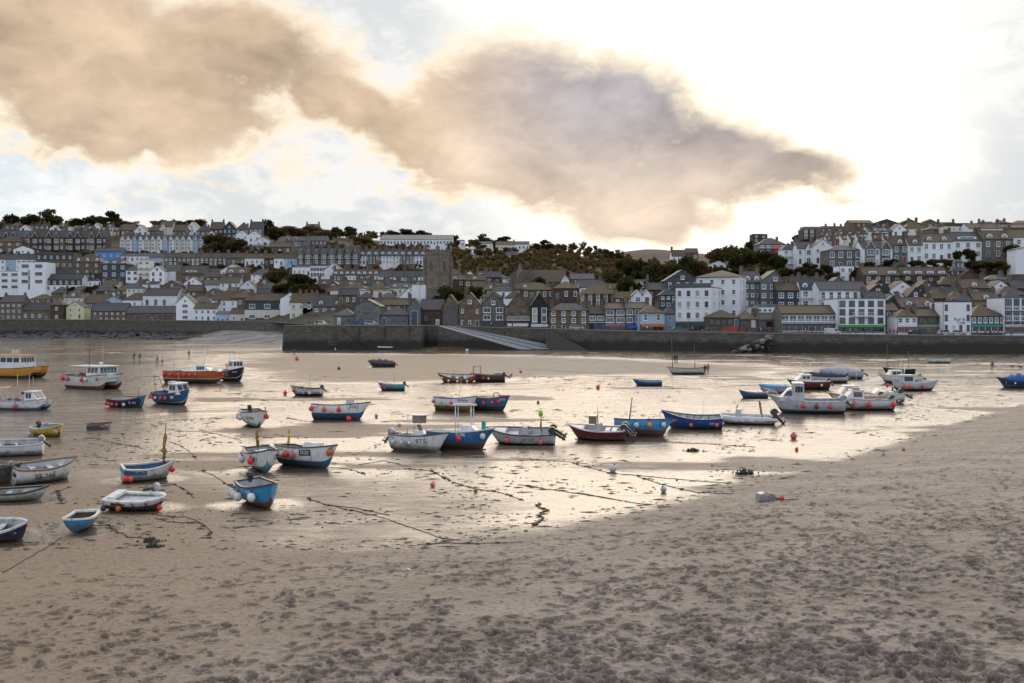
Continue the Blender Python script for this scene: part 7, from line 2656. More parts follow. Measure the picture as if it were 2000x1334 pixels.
# 31 brown boat with frame
b, h = boat(952, 745, 176, 'brown motorboat with a yellow frame and black outboard beside the orange rowing boat', 5.0, 1.9, .95, wl=.3, bow=.3, ts=.88)
h.shell(b, 'brown', 'black', inner='wood', gun='charcoal', floor=.45)
for y in (.5, -.5): tube_frame(b, [(1.0, y, .6), (1.0, y, 2.2), (2.0, y, 2.2), (2.0, y, .7)], .05, paint('ochre'))
outboard(b, -2.6, 0, .95, 60, 1.1, 'black'); MB().box(-2.0, -1.0, -.5, .5, .8, 1.35).build('covered_console', paint('grey'), b)
fenders(b, h, 'brown boat with a yellow frame', [(.45, 1, 'offwhite'), (.6, 1, 'coral')], .16)
# 32 FH606
b, h = boat(892, 802, -32, 'white boat with blue rim and ochre bottom numbered FH606', 4.6, 1.9, 1.2, heel=-5, wl=.36, bow=.36, ts=.85)
h.shell(b, 'white', 'ochre', stripe='ochre', inner='ltgrey', gun='royal', floor=.5)
reg(b, h, -32, 'FH606', .74, .80, .32)
mast(b, .1, .7, 3.1, .025, .25, M_METAL); clutter(b, h, 32, 4)
MB().tube([(-2.4, 0, .5), (-2.5, 0, 0)], .12, 6).build('rudder', paint('brown'), b)
fenders(b, h, 'white boat FH606', [(.02, -1, 'coral'), (.22, -1, 'ltgrey'), (.5, -1, 'coral')], .15)
# 33 SS35
b, h = boat(958, 801, -28, 'blue boat with red rim and a row of red fenders numbered SS35', 4.2, 1.8, 1.15, heel=-4, wl=.34, bow=.40, ts=.85)
h.shell(b, 'blue', 'black', stripe='sky', inner='wood', gun='darkred', floor=.5, deck=.2)
reg(b, h, -28, 'SS35', .86, .80, .26, M_WHITE)
MB().tube([(.28 * math.cos(a * .5) + .6, .12 * math.cos(a * .5), 1.5 + .28 * math.sin(a * .5)) for a in range(14)], .05, 6).build('lifebuoy', paint('wood'), b)
MB().box(1.0, 1.7, -.3, .3, 1.35, 1.55).build('red_chest', paint('brightred'), b)
fenders(b, h, 'blue boat SS35', [(.04, -1, 'coral'), (.2, -1, 'brightred'), (.45, -1, 'brightred'), (.66, -1, 'brightred'), (.80, -1, 'brightred')], .17)
# 34 red and black motor boat
b, h = boat(1164, 858, 167, 'dark red motorboat with pale deck and twin black outboards', 4.4, 1.9, .85, heel=8, wl=.30, bow=.35, ts=.9, style='v', rake=.16)
h.shell(b, 'darkred', 'navy', stripe='black', inner='ltgrey', gun='ltgrey', floor=.5, deck=.3)
wheel_console(b, -.1, .45, 'ltgrey'); MB().box(-.1, .45, -.4, .4, 1.3, 1.9).build('tall_screen', plain('smoked acrylic', (0.22, 0.17, 0.12), .2), b)
mast(b, -.2, .9, 2.6, .025, .05, paint('charcoal'))
for x in (-.9, -1.4): MB().box(x - .18, x + .18, -.5, .5, .45, .85).build('seat', paint('ltgrey'), b)
outboard(b, -2.3, .35, .85, 45, 1.1, 'charcoal'); outboard(b, -2.3, -.35, .85, 45, 1.1, 'charcoal')
# 35 bright blue with orange fenders
b, h = boat(1258, 851, -10, 'bright blue open boat with red bottom, dark mast and four round fenders', 4.5, 1.8, 1.15, heel=-14, wl=.36, bow=.22, ts=.86, rake=.13)
h.shell(b, 'sky', 'antifoul', inner='ltgrey', gun='navy', floor=.45)
mast(b, -1.2, .6, 3.0, .06, .25, plain('tarred spar', (0.03, 0.025, 0.02), .8))
fenders(b, h, 'bright blue boat with red bottom', [(.16, -1, 'amber'), (.38, -1, 'offwhite'), (.60, -1, 'amber'), (.85, -1, 'offwhite')], .19)
# 36 PZ
b, h = boat(1350, 836, 174, 'royal blue open boat with white ribs inside numbered PZ', 4.9, 1.8, .95, heel=8, wl=.10, bow=.60, ts=.86)
h.shell(b, 'royal', 'offwhite', inner='ltgrey', gun='navy', floor=.4)
h.text(b, 'PZ504', .84, .62, .28, M_WHITE, 1); h.text(b, 'PZ504', .14, .60, .28, M_WHITE, 1)
for t in (.2, .32, .44, .56, .68):
    MB().tube([h.pt(t, 1, -1, -.06), h.pt(t, .45, -1, -.10)], .03, 4).build('rib', paint('navy'), b)
h.thwart(b, .3); h.thwart(b, .6); mast(b, -1.0, .5, 2.6, .02, 0, M_METAL)
fenders(b, h, 'royal blue boat PZ504', [(.1, 1, 'coral'), (.52, 1, 'coral'), (.82, 1, 'coral')], .15)
# 37 pale inflatable with A-frame
b, h = boat(1455, 827, 171, 'pale grey inflatable with an arch frame and big grey outboard', 5.2, 2.1, .9, heel=6, name='inflatable_boat', cat='inflatable boat')
h = rib(b, 5.2, 2.1, 'ltgrey', r=.30); h.shell(b, 'offwhite', 'offwhite', inner='ltgrey', gun='ltgrey')
tube_frame(b, [(-1.4, -.75, .6), (-1.2, -.75, 2.0), (-1.2, .75, 2.0), (-1.4, .75, .6)], .05, plain('rusted frame', (0.20, 0.15, 0.11), .6))
wheel_console(b, .6, .45, 'ltgrey'); outboard(b, -2.6, 0, .75, 40, 1.4, 'charcoal')
for t in (.9, .3, -.5): MB().box(t - .2, t + .2, 1.04, 1.12, .42, .58).build('handle_patch', paint('white'), b)
# 38, 40 blue rowing boats
for px, py, L, hd, lb in ((1264, 753, 3.9, 176, 'blue rowing boat with pale thwarts near the two-masted white boat'), (1471, 777, 3.3, 180, 'plain dark blue rowing boat left of the grey cabin boat')):
    b, h = boat(px, py, hd, lb, L, 1.35, .62, heel=7 if px < 1300 else 0, wl=.12, bow=.35, ts=.75, name='rowing_boat')
    h.shell(b, 'blue', 'antifoul' if px < 1300 else 'navy', inner='turq' if px < 1300 else 'ltgrey', gun='blue' if px < 1300 else 'grey', floor=.3)
    for t in (.3, .5, .7): h.thwart(b, t, .2, 'ltgrey')
# 39 white two-masted lugger
b, h = boat(1338, 731, 178, 'white two-masted sailing boat with brown inside on the dry sand', 6.0, 1.9, 1.0, wl=.22, bow=.30, stern=.18, ts=.7, name='sailing_boat')
h.shell(b, 'offwhite', 'black', inner='brown', gun='wood', floor=.5)
mast(b, 2.0, .5, 6.3, .07, .15); mast(b, -1.6, .5, 4.9, .06, .15); shiplap(b, h, 1, (.8,), 'wood')
# 41 grey cabin boat
b, h = boat(1572, 806, 172, 'large grey cabin boat with a tall wheelhouse and dark blue bottom', 7.1, 2.5, 1.25, heel=3, wl=.26, bow=.55, ts=.9, rake=.16)
h.shell(b, 'ltgrey', 'blue', stripe='grey', inner='grey', gun='ltgrey', floor=.5, deck=.36)
cabin(b, .2, 1.25, .85, 1.1, 1.75, 'ltgrey', 'ltgrey', rake=.12, nw=3, wz=(.55, .88), over=.06)
k = MB(); panel_box(k, 1.2, 2.5, .85, .65, 1.25, 2.35, .95, 0); k = k.build('fore_cabin', paint('ltgrey'), b)
for sd in (1, -1): MB().add([(1.3, sd * .79, 1.75), (2.1, sd * .77, 1.75), (1.75, sd * .72, 2.2), (1.3, sd * .72, 2.2)], [(0, 1, 2, 3) if sd < 0 else (3, 2, 1, 0)]).build('window', M_DARKGLASS, k)
rail(b, h, .86, .98, .4); outboard(b, -3.7, 0, 1.2, 48, 1.4, 'ltgrey')
fenders(b, h, 'large grey cabin boat', [(.20, 1, 'brightred'), (.38, 1, 'darkred'), (.55, 1, 'brightred')], .2)
# 42 pale blue boat behind
b, h = boat(1511, 767, 178, 'small white boat with a pale blue cover half hidden by the grey cabin boat', 3.6, 1.5, .75, wl=.15, bow=.3, ts=.85)
h.shell(b, 'white', 'black', inner='sky', gun='sky', floor=.8)
cover(b, h, 'sky', peak=.2)
fenders(b, h, 'small white boat with a pale blue cover', [(.35, 1, 'coral'), (.95, 1, 'brightred')], .16)
# 43 red and white cabin cruiser
b, h = boat(1577, 760, 178, 'red cabin cruiser with white cabin top and brown window', 5.3, 2.0, 1.05, wl=.30, bow=.3, ts=.9, rake=.14)
h.shell(b, 'darkred', 'black', stripe='darkred', inner='white', gun='white', floor=.6, deck=.5)
cabin(b, -.3, 1.7, .75, 1.05, .8, 'white', 'white', rake=.9, nw=2, wz=(.35, .85), glass=plain('brown tinted window', (0.10, 0.065, 0.045), .15))
outboard(b, -2.75, 0, 1.0, 40, 1.0, 'black')
fenders(b, h, 'red cabin cruiser', [(.22, 1, 'white'), (.78, 1, 'white')], .15)
# 44, 45 covered boats
b, h = boat(1611, 747, 177, 'black hulled boat under a long navy canvas cover', 6.0, 2.0, 1.0, wl=.25, bow=.3, ts=.9)
h.shell(b, 'offwhite', 'black', inner='charcoal', gun='navy'); cover(b, h, 'navy', peak=.5); outboard(b, -3.1, 0, .9, 30, 1.0, 'charcoal')
b, h = boat(1642, 739, 176, 'boat under a long pale grey canvas cover with black outboard', 6.3, 2.1, 1.0, wl=.25, bow=.35, ts=.9)
h.shell(b, 'ltgrey', 'grey', inner='charcoal', gun='ltgrey'); cover(b, h, 'grey', peak=.7); outboard(b, -3.3, 0, .9, 55, 1.2, 'black')
# 46 orange striped cabin boat and speedboat behind
b, h = boat(1668, 791, 176, 'white cabin boat with an orange hull band and orange-tinted window', 5.6, 2.0, 1.05, wl=.30, bow=.35, ts=.9, rake=.15)
h.shell(b, 'amber', 'grey', stripe='white', inner='white', gun='white', floor=.6, deck=.45)
cabin(b, -.2, 1.7, .78, 1.05, .95, 'white', 'white', rake=.7, nw=1, wz=(.3, .85), glass=plain('amber window', (0.22, 0.12, 0.05), .15))
outboard(b, -2.9, 0, 1.0, 55, 1.1, 'charcoal')
b, h = boat(1716, 786, 174, 'white speedboat with a green-tinted screen and raised black outboard', 5.0, 2.0, 1.0, wl=.2, bow=.3, ts=.9, style='v', rake=.15)
h.shell(b, 'white', 'grey', inner='white', gun='ltgrey', floor=.6, deck=.45)
MB().add([(.6, -.7, 1.05), (.6, .7, 1.05), (.1, .6, 1.6), (.1, -.6, 1.6)], [(0, 1, 2, 3)]).build('windscreen', plain('green acrylic', (0.25, 0.42, 0.30), .1), b)
for x in (-.4, -1.2): MB().box(x - .2, x + .2, -.5, .5, .7, 1.25).build('seat', paint('white'), b)
outboard(b, -2.6, 0, 1.0, 60, 1.4, 'black')
# 47 front white cabin boat
b, h = boat(1684, 800, 176, 'white cabin boat with brown windows and big red ball fenders', 5.9, 2.1, 1.05, wl=.16, bow=.35, ts=.9, rake=.15)
h.shell(b, 'white', 'black', stripe='ltgrey', inner='white', gun='grey', floor=.55, deck=.5)
cabin(b, .0, 1.9, .8, 1.05, .9, 'white', 'white', rake=.8, nw=1, wz=(.3, .85), glass=plain('brown tinted window', (0.10, 0.065, 0.045), .15))
MB().box(.3, 1.0, -.4, .4, 2.05, 2.17).build('roof_hatch', paint('darkred'), b)
clutter(b, h, 47, 5, .1, .4, .7); outboard(b, -3.05, 0, 1.0, 55, 1.2, 'charcoal')
fenders(b, h, 'white cabin boat with brown windows', [(.05, 1, 'brightred'), (.45, 1, 'brightred'), (.68, 1, 'pink')], .24)
# 48 black two-masted
b, h = boat(1754, 731, 178, 'black two-masted sailing boat far back on the right', 5.1, 1.8, .95, wl=.2, bow=.3, ts=.75, name='sailing_boat')
h.shell(b, 'black', 'black', inner='offwhite', gun='offwhite', floor=.7)
mast(b, 1.6, .5, 4.9, .05, .15); mast(b, -1.7, .5, 3.8, .045, .1)
# 49 white boat with yellow band
b, h = boat(1756, 748, 177, 'white cabin boat with a yellow band and green bottom', 5.9, 2.0, 1.0, wl=.34, bow=.35, ts=.9, rake=.14)
h.shell(b, 'white', 'teal', inner='white', gun='yellow', floor=.6, deck=.5)
cabin(b, -.2, 1.7, .75, 1.0, .75, 'white', 'white', rake=.5, nw=2, wz=(.3, .85)); outboard(b, -3.0, 0, .95, 50, 1.1, 'grey')
# 50 white double-ended with cuddy
b, h = boat(1788, 763, 4, 'white boat with small cuddy and long open bow at far right', 6.1, 2.0, 1.0, wl=.28, bow=.45, stern=.3, double=True)
h.shell(b, 'ltgrey', 'black', stripe='ltgrey', inner='ltgrey', gun='ltgrey', floor=.6)
cabin(b, -1.9, -.3, .62, .9, 1.05, 'ltgrey', 'white', rake=.1, nw=1, wz=(.35, .85))
mast(b, -1.5, 1.9, 3.0, .08, .15, paint('white')); MB().tube([(-2.9, 0, .5), (-3.0, 0, 0)], .1, 6).build('rudder', paint('brown'), b)
fenders(b, h, 'white boat with a small cuddy', [(.18, -1, 'brightred'), (.30, -1, 'brightred'), (.56, -1, 'brightred')], .2)
# 51 far white rowing boat
b, h = boat(1830, 709, 178, 'white rowing boat alone near the harbour wall at right', 5.0, 1.6, .8, wl=.1, bow=.25, ts=.8, name='rowing_boat')
h.shell(b, 'white', 'grey', inner='ltgrey', gun='ltgrey', floor=.4)
# 52 blue covered boat at right edge
b, h = boat(1986, 757, 177, 'navy and teal boat under a bright blue canvas cover at right edge', 5.2, 2.0, 1.05, wl=.36, bow=.35, ts=.9, rake=.14)
h.shell(b, 'navy', 'teal', inner='white', gun='charcoal', floor=.6, deck=.2); cover(b, h, 'royal', .05, .78, peak=.75)
fenders(b, h, 'boat with a bright blue cover', [(.3, 1, 'white'), (.62, 1, 'white')], .12)
# ---------------------------------------------------------------- buoys, ropes and weed on the sand
def buoy(px, py, c, rpx, label, sz=1.0):
    p = GS(px, py)
    r = rpx / (F / p.y)
    root = empty('buoy', p + Vector((0, 0, r * .86)), R(px * 13 % 360), R(20))
    mb = MB().ball((0, 0, 0), r, 0, 12, 9, sz)
    mb.build('float', plain('buoy ' + c, PAINT[c], .45, 0, .18, 8), root)
    MB().tube([(0, 0, r * .95), (0, 0, r * 1.3)], [r * .3, r * .2], 6).build('eye', paint('charcoal'), root)
    tag(root, label, 'buoy', 'mooring buoys on the sand')


for a in [(580, 704, 'coral', 4, 'orange-red mooring buoy left of the covered boat on the sand bar'), (662, 722, 'charcoal', 3, 'small black buoy on the sand bar'),
          (557, 771, 'brightred', 4, 'red mooring buoy left of the small dark-topped boat'), (735, 815, 'grey', 3.5, 'small grey buoy right of boat SS61'), (681, 822, 'brightred', 5, 'red buoy on the sand under boat SS61'),
          (845, 951, 'coral', 5, 'orange buoy alone on the damp sand in the middle'), (929, 961, 'ochre', 4.5, 'dull yellow buoy caught in the weed line'),
          (1550, 857, 'pink', 6.5, 'faded pink buoy, the larger of two on the wet sand at right'), (1556, 880, 'brightred', 3.5, 'small red buoy below the faded pink one'),
          (1197, 921, 'ltgrey', 7.5, 'pale blue-grey buoy among weed on the wet sand'), (1296, 961, 'grey', 6, 'grey white buoy at the edge of the wet sand'),
          (1527, 977, 'brightred', 5, 'red buoy beside the white plastic tub'), (1168, 759, 'coral', 4, 'orange-red buoy left of the blue rowing boat with pale thwarts'),
          (1017, 728, 'coral', 3, 'small orange-red buoy right of the brown motorboat'), (998, 735, 'orange', 3, 'flat orange buoy right of the brown motorboat'),
          (1051, 788, 'wood', 3, 'brown buoy behind the pale grey motorboat'), (1562, 806, 'yellow', 3, 'tiny yellow buoy under the grey cabin boat'), (1733, 755, 'brightred', 3, 'red buoy left of the boat with a small cuddy'),
          (73, 973, 'lime', 4.5, 'lime green ball beside the slim white skiff'), (20, 926, 'brightred', 11, 'big red ball at the left edge beside boat SS266'), (1727, 792, 'coral', 3, 'small buoy behind the white cabin boat'),
          (912, 687, 'white', 3, 'white buoy standing in the pool below the slipway'), (674, 679, 'brightred', 3, 'red buoy at the foot of the pier'), (1765, 880, 'coral', 3, 'tiny orange buoy near the dry sand at right'), (1725, 889, 'grey', 3, 'tiny grey buoy near the dry sand at right')]:
    buoy(*a)


def rope(pts, label, r=.03, weed=0.0, seed=1, name='mooring_rope', cat='rope'):
    rr = random.Random(seed)
    P3 = []
    pts = [GS(*q) for q in pts]
    for a, b in zip(pts[:-1], pts[1:]):
        n = max(3, int((b - a).length / .35))
        for i in range(n):
            q = a.lerp(b, i / n)
            q.x += rr.uniform(-.05, .05)
            q.y += rr.uniform(-.09, .09)
            P3.append(q)
    P3.append(pts[-1])
    for q, z in zip(P3, base_height(np.array([v.x for v in P3]), np.array([v.y for v in P3]))[0]):
        q.z = float(z) + r * .6
    root = empty(name, P3[0])
    MB().tube([tuple(q - P3[0]) for q in P3], [r * rr.uniform(.7, 1.2) for _ in P3], 5).build('strand', M_ROPE, root)
    if weed:
        mb = MB()
        for q in P3:
            if rr.random() < weed:
                s = rr.uniform(.04, .10)
                b = MB().ball((0, 0, 0), s, 0, 6, 4, .45)
                o = q - P3[0]
                mb.add([(v[0] * rr.uniform(.6, 2.2) + o.x, v[1] * rr.uniform(.6, 1.5) + o.y, v[2] + o.z + s * .2) for v in b.v], b.f, 0, True)
        if mb.v: tag(mb.build('weed', M_WEED, root), kind='stuff')
    tag(root, label, cat, 'ropes and chains on the sand')


M_WEED = plain('wet brown weed', (0.030, 0.026, 0.014), .5, 0, .3, 9)
for i, (pts, lb, w) in enumerate([
        ([(789, 915), (842, 920), (881, 941), (924, 954), (976, 962), (1024, 978)], 'weedy mooring line running right from the orange buoy', .5),
        ([(1054, 984), (1048, 988), (1068, 997), (1052, 1006), (1062, 1013), (1044, 1026)], 'zigzag string of dark weed at the edge of the wet sand', .95),
        ([(602, 974), (634, 985), (732, 1007), (862, 1051), (898, 1055)], 'long straight rope slanting down the damp sand in the middle', .15),
        ([(634, 985), (696, 993), (761, 1007)], 'short rope branching off the long straight rope', .1), ([(816, 1063), (880, 1061), (953, 1062), (1021, 1059)], 'dark level rope lying along the edge of the dry sand', .5),
        ([(1011, 947), (1102, 960), (1200, 975)], 'thin rope on the bright wet sand below the grey motorboat', .1), ([(396, 920), (416, 928), (440, 944), (474, 961)], 'rope curving to the stern of the bright blue boat', .15),
        ([(286, 1001), (320, 1008), (364, 1010), (392, 1021), (412, 1037), (409, 1051)], 'hooked rope below the old white boat', .15), ([(302, 1013), (340, 1020), (392, 1022)], 'short rope joining the hooked rope below the old white boat', .1),
        ([(304, 944), (340, 946), (360, 956), (381, 973)], 'rope right of the old white boat', .3), ([(200, 861), (266, 873), (284, 878)], 'rope leading to the sailing dinghy from the left', .1),
        ([(326, 861), (352, 870), (370, 882), (384, 898)], 'rope right of the sailing dinghy mast', .2), ([(340, 842), (400, 843), (430, 849), (472, 861)], 'rope running to the stern of boat 641', .1),
        ([(1200, 861), (1340, 865), (1407, 869), (1475, 873)], 'long rope on the wet sand below the royal blue boat', .35), ([(1224, 927), (1357, 939), (1430, 944)], 'thin straight rope right of the pale buoy', .05),
        ([(1245, 931), (1295, 947), (1360, 962), (1430, 965)], 'curved chain passing the grey white buoy', .25), ([(1130, 962), (1200, 976), (1260, 985), (1275, 985)], 'rope end at the edge of the wet sand left of the chain', .15),
        ([(996, 894), (1049, 898), (1105, 902), (1148, 906)], 'rope on the wet sand below the dark red motorboat', .3), ([(640, 912), (680, 916), (712, 926)], 'rope right of boat SS25', .3),
        ([(700, 908), (750, 900), (800, 912)], 'faint rope arc between SS25 and the weed line', .1), ([(95, 965), (118, 958), (140, 950)], 'stick-like rope end right of the skiff', .1), ([(113, 960), (120, 978)], 'short dark stake lying right of the skiff', .9),
        ([(180, 1012), (215, 1030), (250, 1050), (292, 1052)], 'rope from the blue pram to the weed clump', .1), ([(0, 1120), (40, 1100), (95, 1066), (120, 1050)], 'thin rope at the lower left', .05),
        ([(1500, 977), (1560, 976)], 'rope tied to the red buoy by the plastic tub', .1), ([(610, 780), (700, 778), (760, 776)], 'rope behind boat SS61', .1), ([(560, 816), (590, 822), (620, 824)], 'weedy rope left of boat SS61', .6),
        ([(1120, 905), (1190, 924), (1230, 928)], 'weedy rope under the pale buoy', .6), ([(1400, 756), (1480, 752), (1530, 756)], 'weed line left of the red cabin cruiser', .5), ([(1010, 720), (1100, 726), (1190, 730)], 'faint rope across the sand bar', .05)]):
    rope(pts, lb, .017 if w < .9 else .035, w, i)


def weed_clump(px, py, wpx, label, seed):
    r = random.Random(seed)
    p = GS(px, py)
    s = wpx / (F / p.y)
    mb = MB()
    for i in range(60):
        a = r.uniform(0, 6.28)
        q = abs(r.gauss(0, .35)) * s / 2
        x, y = q * math.cos(a) * 1.4, q * math.sin(a) * .8
        ln = r.uniform(.15, .4) * s * .35
        h = .03 + .16 * s * math.exp(-(q / (s * .28)) ** 2) * r.random()
        d = r.uniform(0, 6.28)
        mb.tube([(x, y, .01), (x + ln * .5 * math.cos(d), y + ln * .5 * math.sin(d), h), (x + ln * math.cos(d), y + ln * math.sin(d), .015)], [.02, .05, .015], 5)
    o = mb.build('seaweed_clump', M_WEED)
    o.location = p
    tag(o, label, 'seaweed', 'seaweed clumps')


weed_clump(292, 1058, 46, 'dark seaweed clump near the blue pram dinghy', 1)
weed_clump(1452, 926, 60, 'dark seaweed clump on the wet sand at right', 2)
weed_clump(300, 1068, 40, 'flat strip of weed just below the clump near the blue pram', 3)
weed_clump(1352, 881, 34, 'small weed clump left of the pink buoy', 4)


def flecks():
    """scraps of weed, shell and pebbles strewn over the flats"""
    r = np.random.RandomState(12)
    vs, fs = [], []
    n = 11000
    py = 735 + (1075 - 735) * r.rand(n) ** 1.3
    px = -20 + 2040 * r.rand(n)
    g = fbm(px / 130, py / 28, 4, 91)
    edge = np.array([float(np.interp(a, [0, 850, 1300, 1700, 2000], [1100, 1062, 985, 880, 788])) for a in px])
    Yp = F * H0 / (py - HY)
    Xp = (px - 1000) / F * Yp
    pts = [Vector(q) for q in zip(Xp, Yp, base_height(Xp, Yp)[0])]
    for i, (x, y, q, e, u) in enumerate(zip(px, py, g, edge, r.rand(n))):
        if y > e + 14 or (q < .54 and u > .07 and abs(y - e) > 12): continue
        p = pts[i]
        s = (.012 + .05 * r.rand() ** 2.5) * (1 + p.y / 60)
        st = 1 + 4.5 * r.rand() ** 2
        k = len(vs)
        m = 5
        for j in range(m):
            a = 2 * math.pi * j / m
            w = r.uniform(.6, 1.2)
            vs.append((p.x + s * st * w * math.cos(a), p.y + s * w * math.sin(a), p.z + .004))
        vs.append((p.x, p.y, p.z + .012 + s * .35))
        fs += [(k + j, k + (j + 1) % m, k + m) for j in range(m)]
    o = MB().add(vs, fs).build('weed_scraps', M_WEED)
    tag(o, 'dark scraps of weed and pebbles strewn over the wet sand', 'weed', kind='stuff')


flecks()
p = GS(1495, 977)
root = empty('plastic_tub', p, R(10))
mb = MB()
prof = [(-.42, .02), (-.36, .34), (-.12, .40), (-.06, .26), (.06, .26), (.12, .40), (.36, .32), (.42, .02)]
mb.prism(prof, 'y', -.24, .24)
mb.build('tub', paint('ltgrey'), root)
MB().tube([(.36, 0, .2), (.6, 0, .06), (.95, .05, .05)], .04, 5).build('strap', plain('purple strap', (.06, .05, .25), .7), root)
tag(root, 'battered white plastic tub lying on the dry sand', 'tub')
p = GS(787, 1116)
o = MB().add([(0, 0, .02), (.22, .02, .05), (.3, .16, .02), (.12, .22, .07), (-.08, .14, .03), (.1, .1, .10)], [(0, 1, 5), (1, 2, 5), (2, 3, 5), (3, 4, 5), (4, 0, 5)]).build('litter', paint('white'))
o.location = p
tag(o, 'scrap of white plastic litter on the churned sand', 'litter')


# ---------------------------------------------------------------- people
def person_mesh(pose):
    w = {'stand': 0.0, 'walk': .26}[pose]
    V = [(0, 0, .95), (0, 0, 1.18), (0, 0, 1.40), (0, .02, 1.50), (0, .03, 1.64), (0, .02, 1.72),
         (.10, 0, .90), (.11, w * .55, .50), (.11, w * .9 - (.05 if w else 0), .08), (.11, w * .9 + .12, .03),
         (-.10, 0, .90), (-.11, -w * .30, .50), (-.11, -w * 1.0, .10), (-.11, -w + .12, .03),
         (.19, 0, 1.38), (.25, -w * .5, 1.12), (.26, .04 - w * .6, .86), (.26, .06 - w * .7, .77),
         (-.19, 0, 1.38), (-.25, w * .5, 1.12), (-.26, .06 + w * .8, .86), (-.26, .09 + w * .9, .78)]
    Rr = [.15, .145, .16, .06, .095, .085, .095, .065, .045, .04, .095, .065, .045, .04, .065, .05, .036, .032, .065, .05, .036, .032]
    E = [(0, 1), (1, 2), (2, 3), (3, 4), (4, 5), (0, 6), (6, 7), (7, 8), (8, 9), (0, 10), (10, 11), (11, 12), (12, 13), (2, 14), (14, 15), (15, 16), (16, 17), (2, 18), (18, 19), (19, 20), (20, 21)]
    me = bpy.data.meshes.new('body')
    me.from_pydata(V, E, [])
    o = bpy.data.objects.new('body', me)
    col.objects.link(o)
    o.modifiers.new('skin', 'SKIN')
    for i, d in enumerate(me.skin_vertices[0].data):
        d.radius = (Rr[i], Rr[i] * .8)
        d.use_root = i == 0
    o.modifiers.new('sub', 'SUBSURF').levels = 1
    out = bpy.data.meshes.new_from_object(o.evaluated_get(bpy.context.evaluated_depsgraph_get()))
    bpy.data.objects.remove(o)
    for f in out.polygons:
        z, x = f.center.z, abs(f.center.x)
        f.material_index = 0 if z > 1.47 or (x > .2 and z < .84) else 1 if z > .90 or x > .2 else 2 if z > .09 else 3
        f.use_smooth = True
    return out


PB = {}
HAIR = MB().ball((0, -.005, 1.70), .105, 0, 10, 7, .95).mesh('hair', [plain('dark hair', (.03, .02, .015), .8)])
CLOTH = {c: plain('cloth ' + c, v, .85) for c, v in {'black': (.015, .015, .018), 'navy': (.02, .03, .07), 'red': (.35, .03, .03), 'grey': (.12, .12, .13), 'blue': (.03, .08, .25), 'white': (.55, .55, .55), 'green': (.04, .09, .06),
         'brown': (.09, .06, .04), 'jeans': (.04, .06, .12), 'pink': (.40, .16, .22)}.items()}
M_SKIN = plain('skin', (.42, .24, .17), .6)


def person(loc, rz, top, legs, label, pose='walk', s=1.0, group=None):
    if pose not in PB:
        PB[pose] = person_mesh(pose)
        for _ in range(4): PB[pose].materials.append(M_SKIN)
    root = empty('person', loc, R(rz))
    root.scale = (s,) * 3
    b = link('body', PB[pose], root)
    for i, m in enumerate((M_SKIN, CLOTH[top], CLOTH[legs], CLOTH['black'])):
        b.material_slots[i].link = 'OBJECT'
        b.material_slots[i].material = m
    link('hair', HAIR, root)
    tag(root, label, 'person', group)


gpp = 'people walking on the sand'
for px, py, rz, top, legs, lb, pose, s in [
        (262, 704, 90, 'black', 'black', 'person in dark clothes, left one of a pair left of the pools', 'walk', 1), (273, 705, 100, 'black', 'jeans', 'person in dark clothes, right one of a pair left of the pools', 'walk', 1),
        (307, 712, 100, 'green', 'grey', 'person in grey-green walking beside a child in red', 'walk', 1), (317, 712, 95, 'red', 'red', 'child in red beside the grey-green walker', 'walk', .72),
        (369, 699, 180, 'grey', 'black', 'lone person in grey behind the orange boat', 'stand', 1), (575, 695, 180, 'green', 'green', 'lone person in dark green left of the pier', 'stand', 1),
        (655, 690, 90, 'white', 'jeans', 'person in white top striding in front of the pier', 'walk', .95), (1318, 709, 0, 'black', 'black', 'left one of two dark figures behind the two-masted white boat', 'walk', 1),
        (1322, 709, 0, 'navy', 'black', 'right one of two dark figures behind the two-masted white boat', 'walk', 1), (1377, 733, 180, 'black', 'black', 'figure in black right of the two-masted white boat', 'walk', 1),
        (1383, 730, 180, 'grey', 'jeans', 'figure in grey right of the two-masted white boat', 'walk', .95), (1938, 724, 170, 'blue', 'black', 'person in a blue jacket and shorts with two dogs at right', 'stand', 1)]:
    person(GS(px, py), rz, top, legs, lb, pose, s, gpp)
person((-2.1, 290.2, 3.7), 180, 'black', 'black', 'dark figure standing on the slipway ramp', 'stand', 1, gpp)
rp = random.Random(31)
xs = [604, 610, 617, 640, 668, 855, 871, 905, 917, 960, 1001, 1012, 1032, 1102, 1212, 1256, 1264, 1272, 1352, 1364, 1450, 1458, 1472, 1486, 1496, 1503, 1561, 1573, 1586, 1660, 1672, 1690, 1705, 1738, 1746, 1752, 1832, 1838, 1908, 1925, 1934, 1942, 1950, 1962, 1974]
for i, px in enumerate(xs):
    if px < 815:
        loc = Vector(((px - 1000) / F * 290, 290 + rp.random() * 6, PIER_Z))
    else:
        Y = float(np.interp(px, [q[0] for q in WALL_R], [q[1] for q in WALL_R])) + rp.uniform(2.0, 8.0)
        loc = Vector(((px - 1000) / F * Y, Y, quay_z(px)))
    top = rp.choice(['black', 'navy', 'grey', 'red', 'blue', 'white', 'brown', 'pink', 'black'])
    w = '%s on the quay' % ORD[i] if i < 26 else '%s from right on the quay' % ORD[len(xs) - 1 - i]
    person(loc, rp.choice([90, -90, 60, 180, 0]), top, rp.choice(['black', 'jeans', 'grey', 'navy']), 'pedestrian in a %s top, %s' % (top, w.replace(' on the quay', ' from left on the quay') if i < 26 else w), rp.choice(['walk', 'stand']), rp.uniform(.93, 1.05), 'pedestrians on the quay')


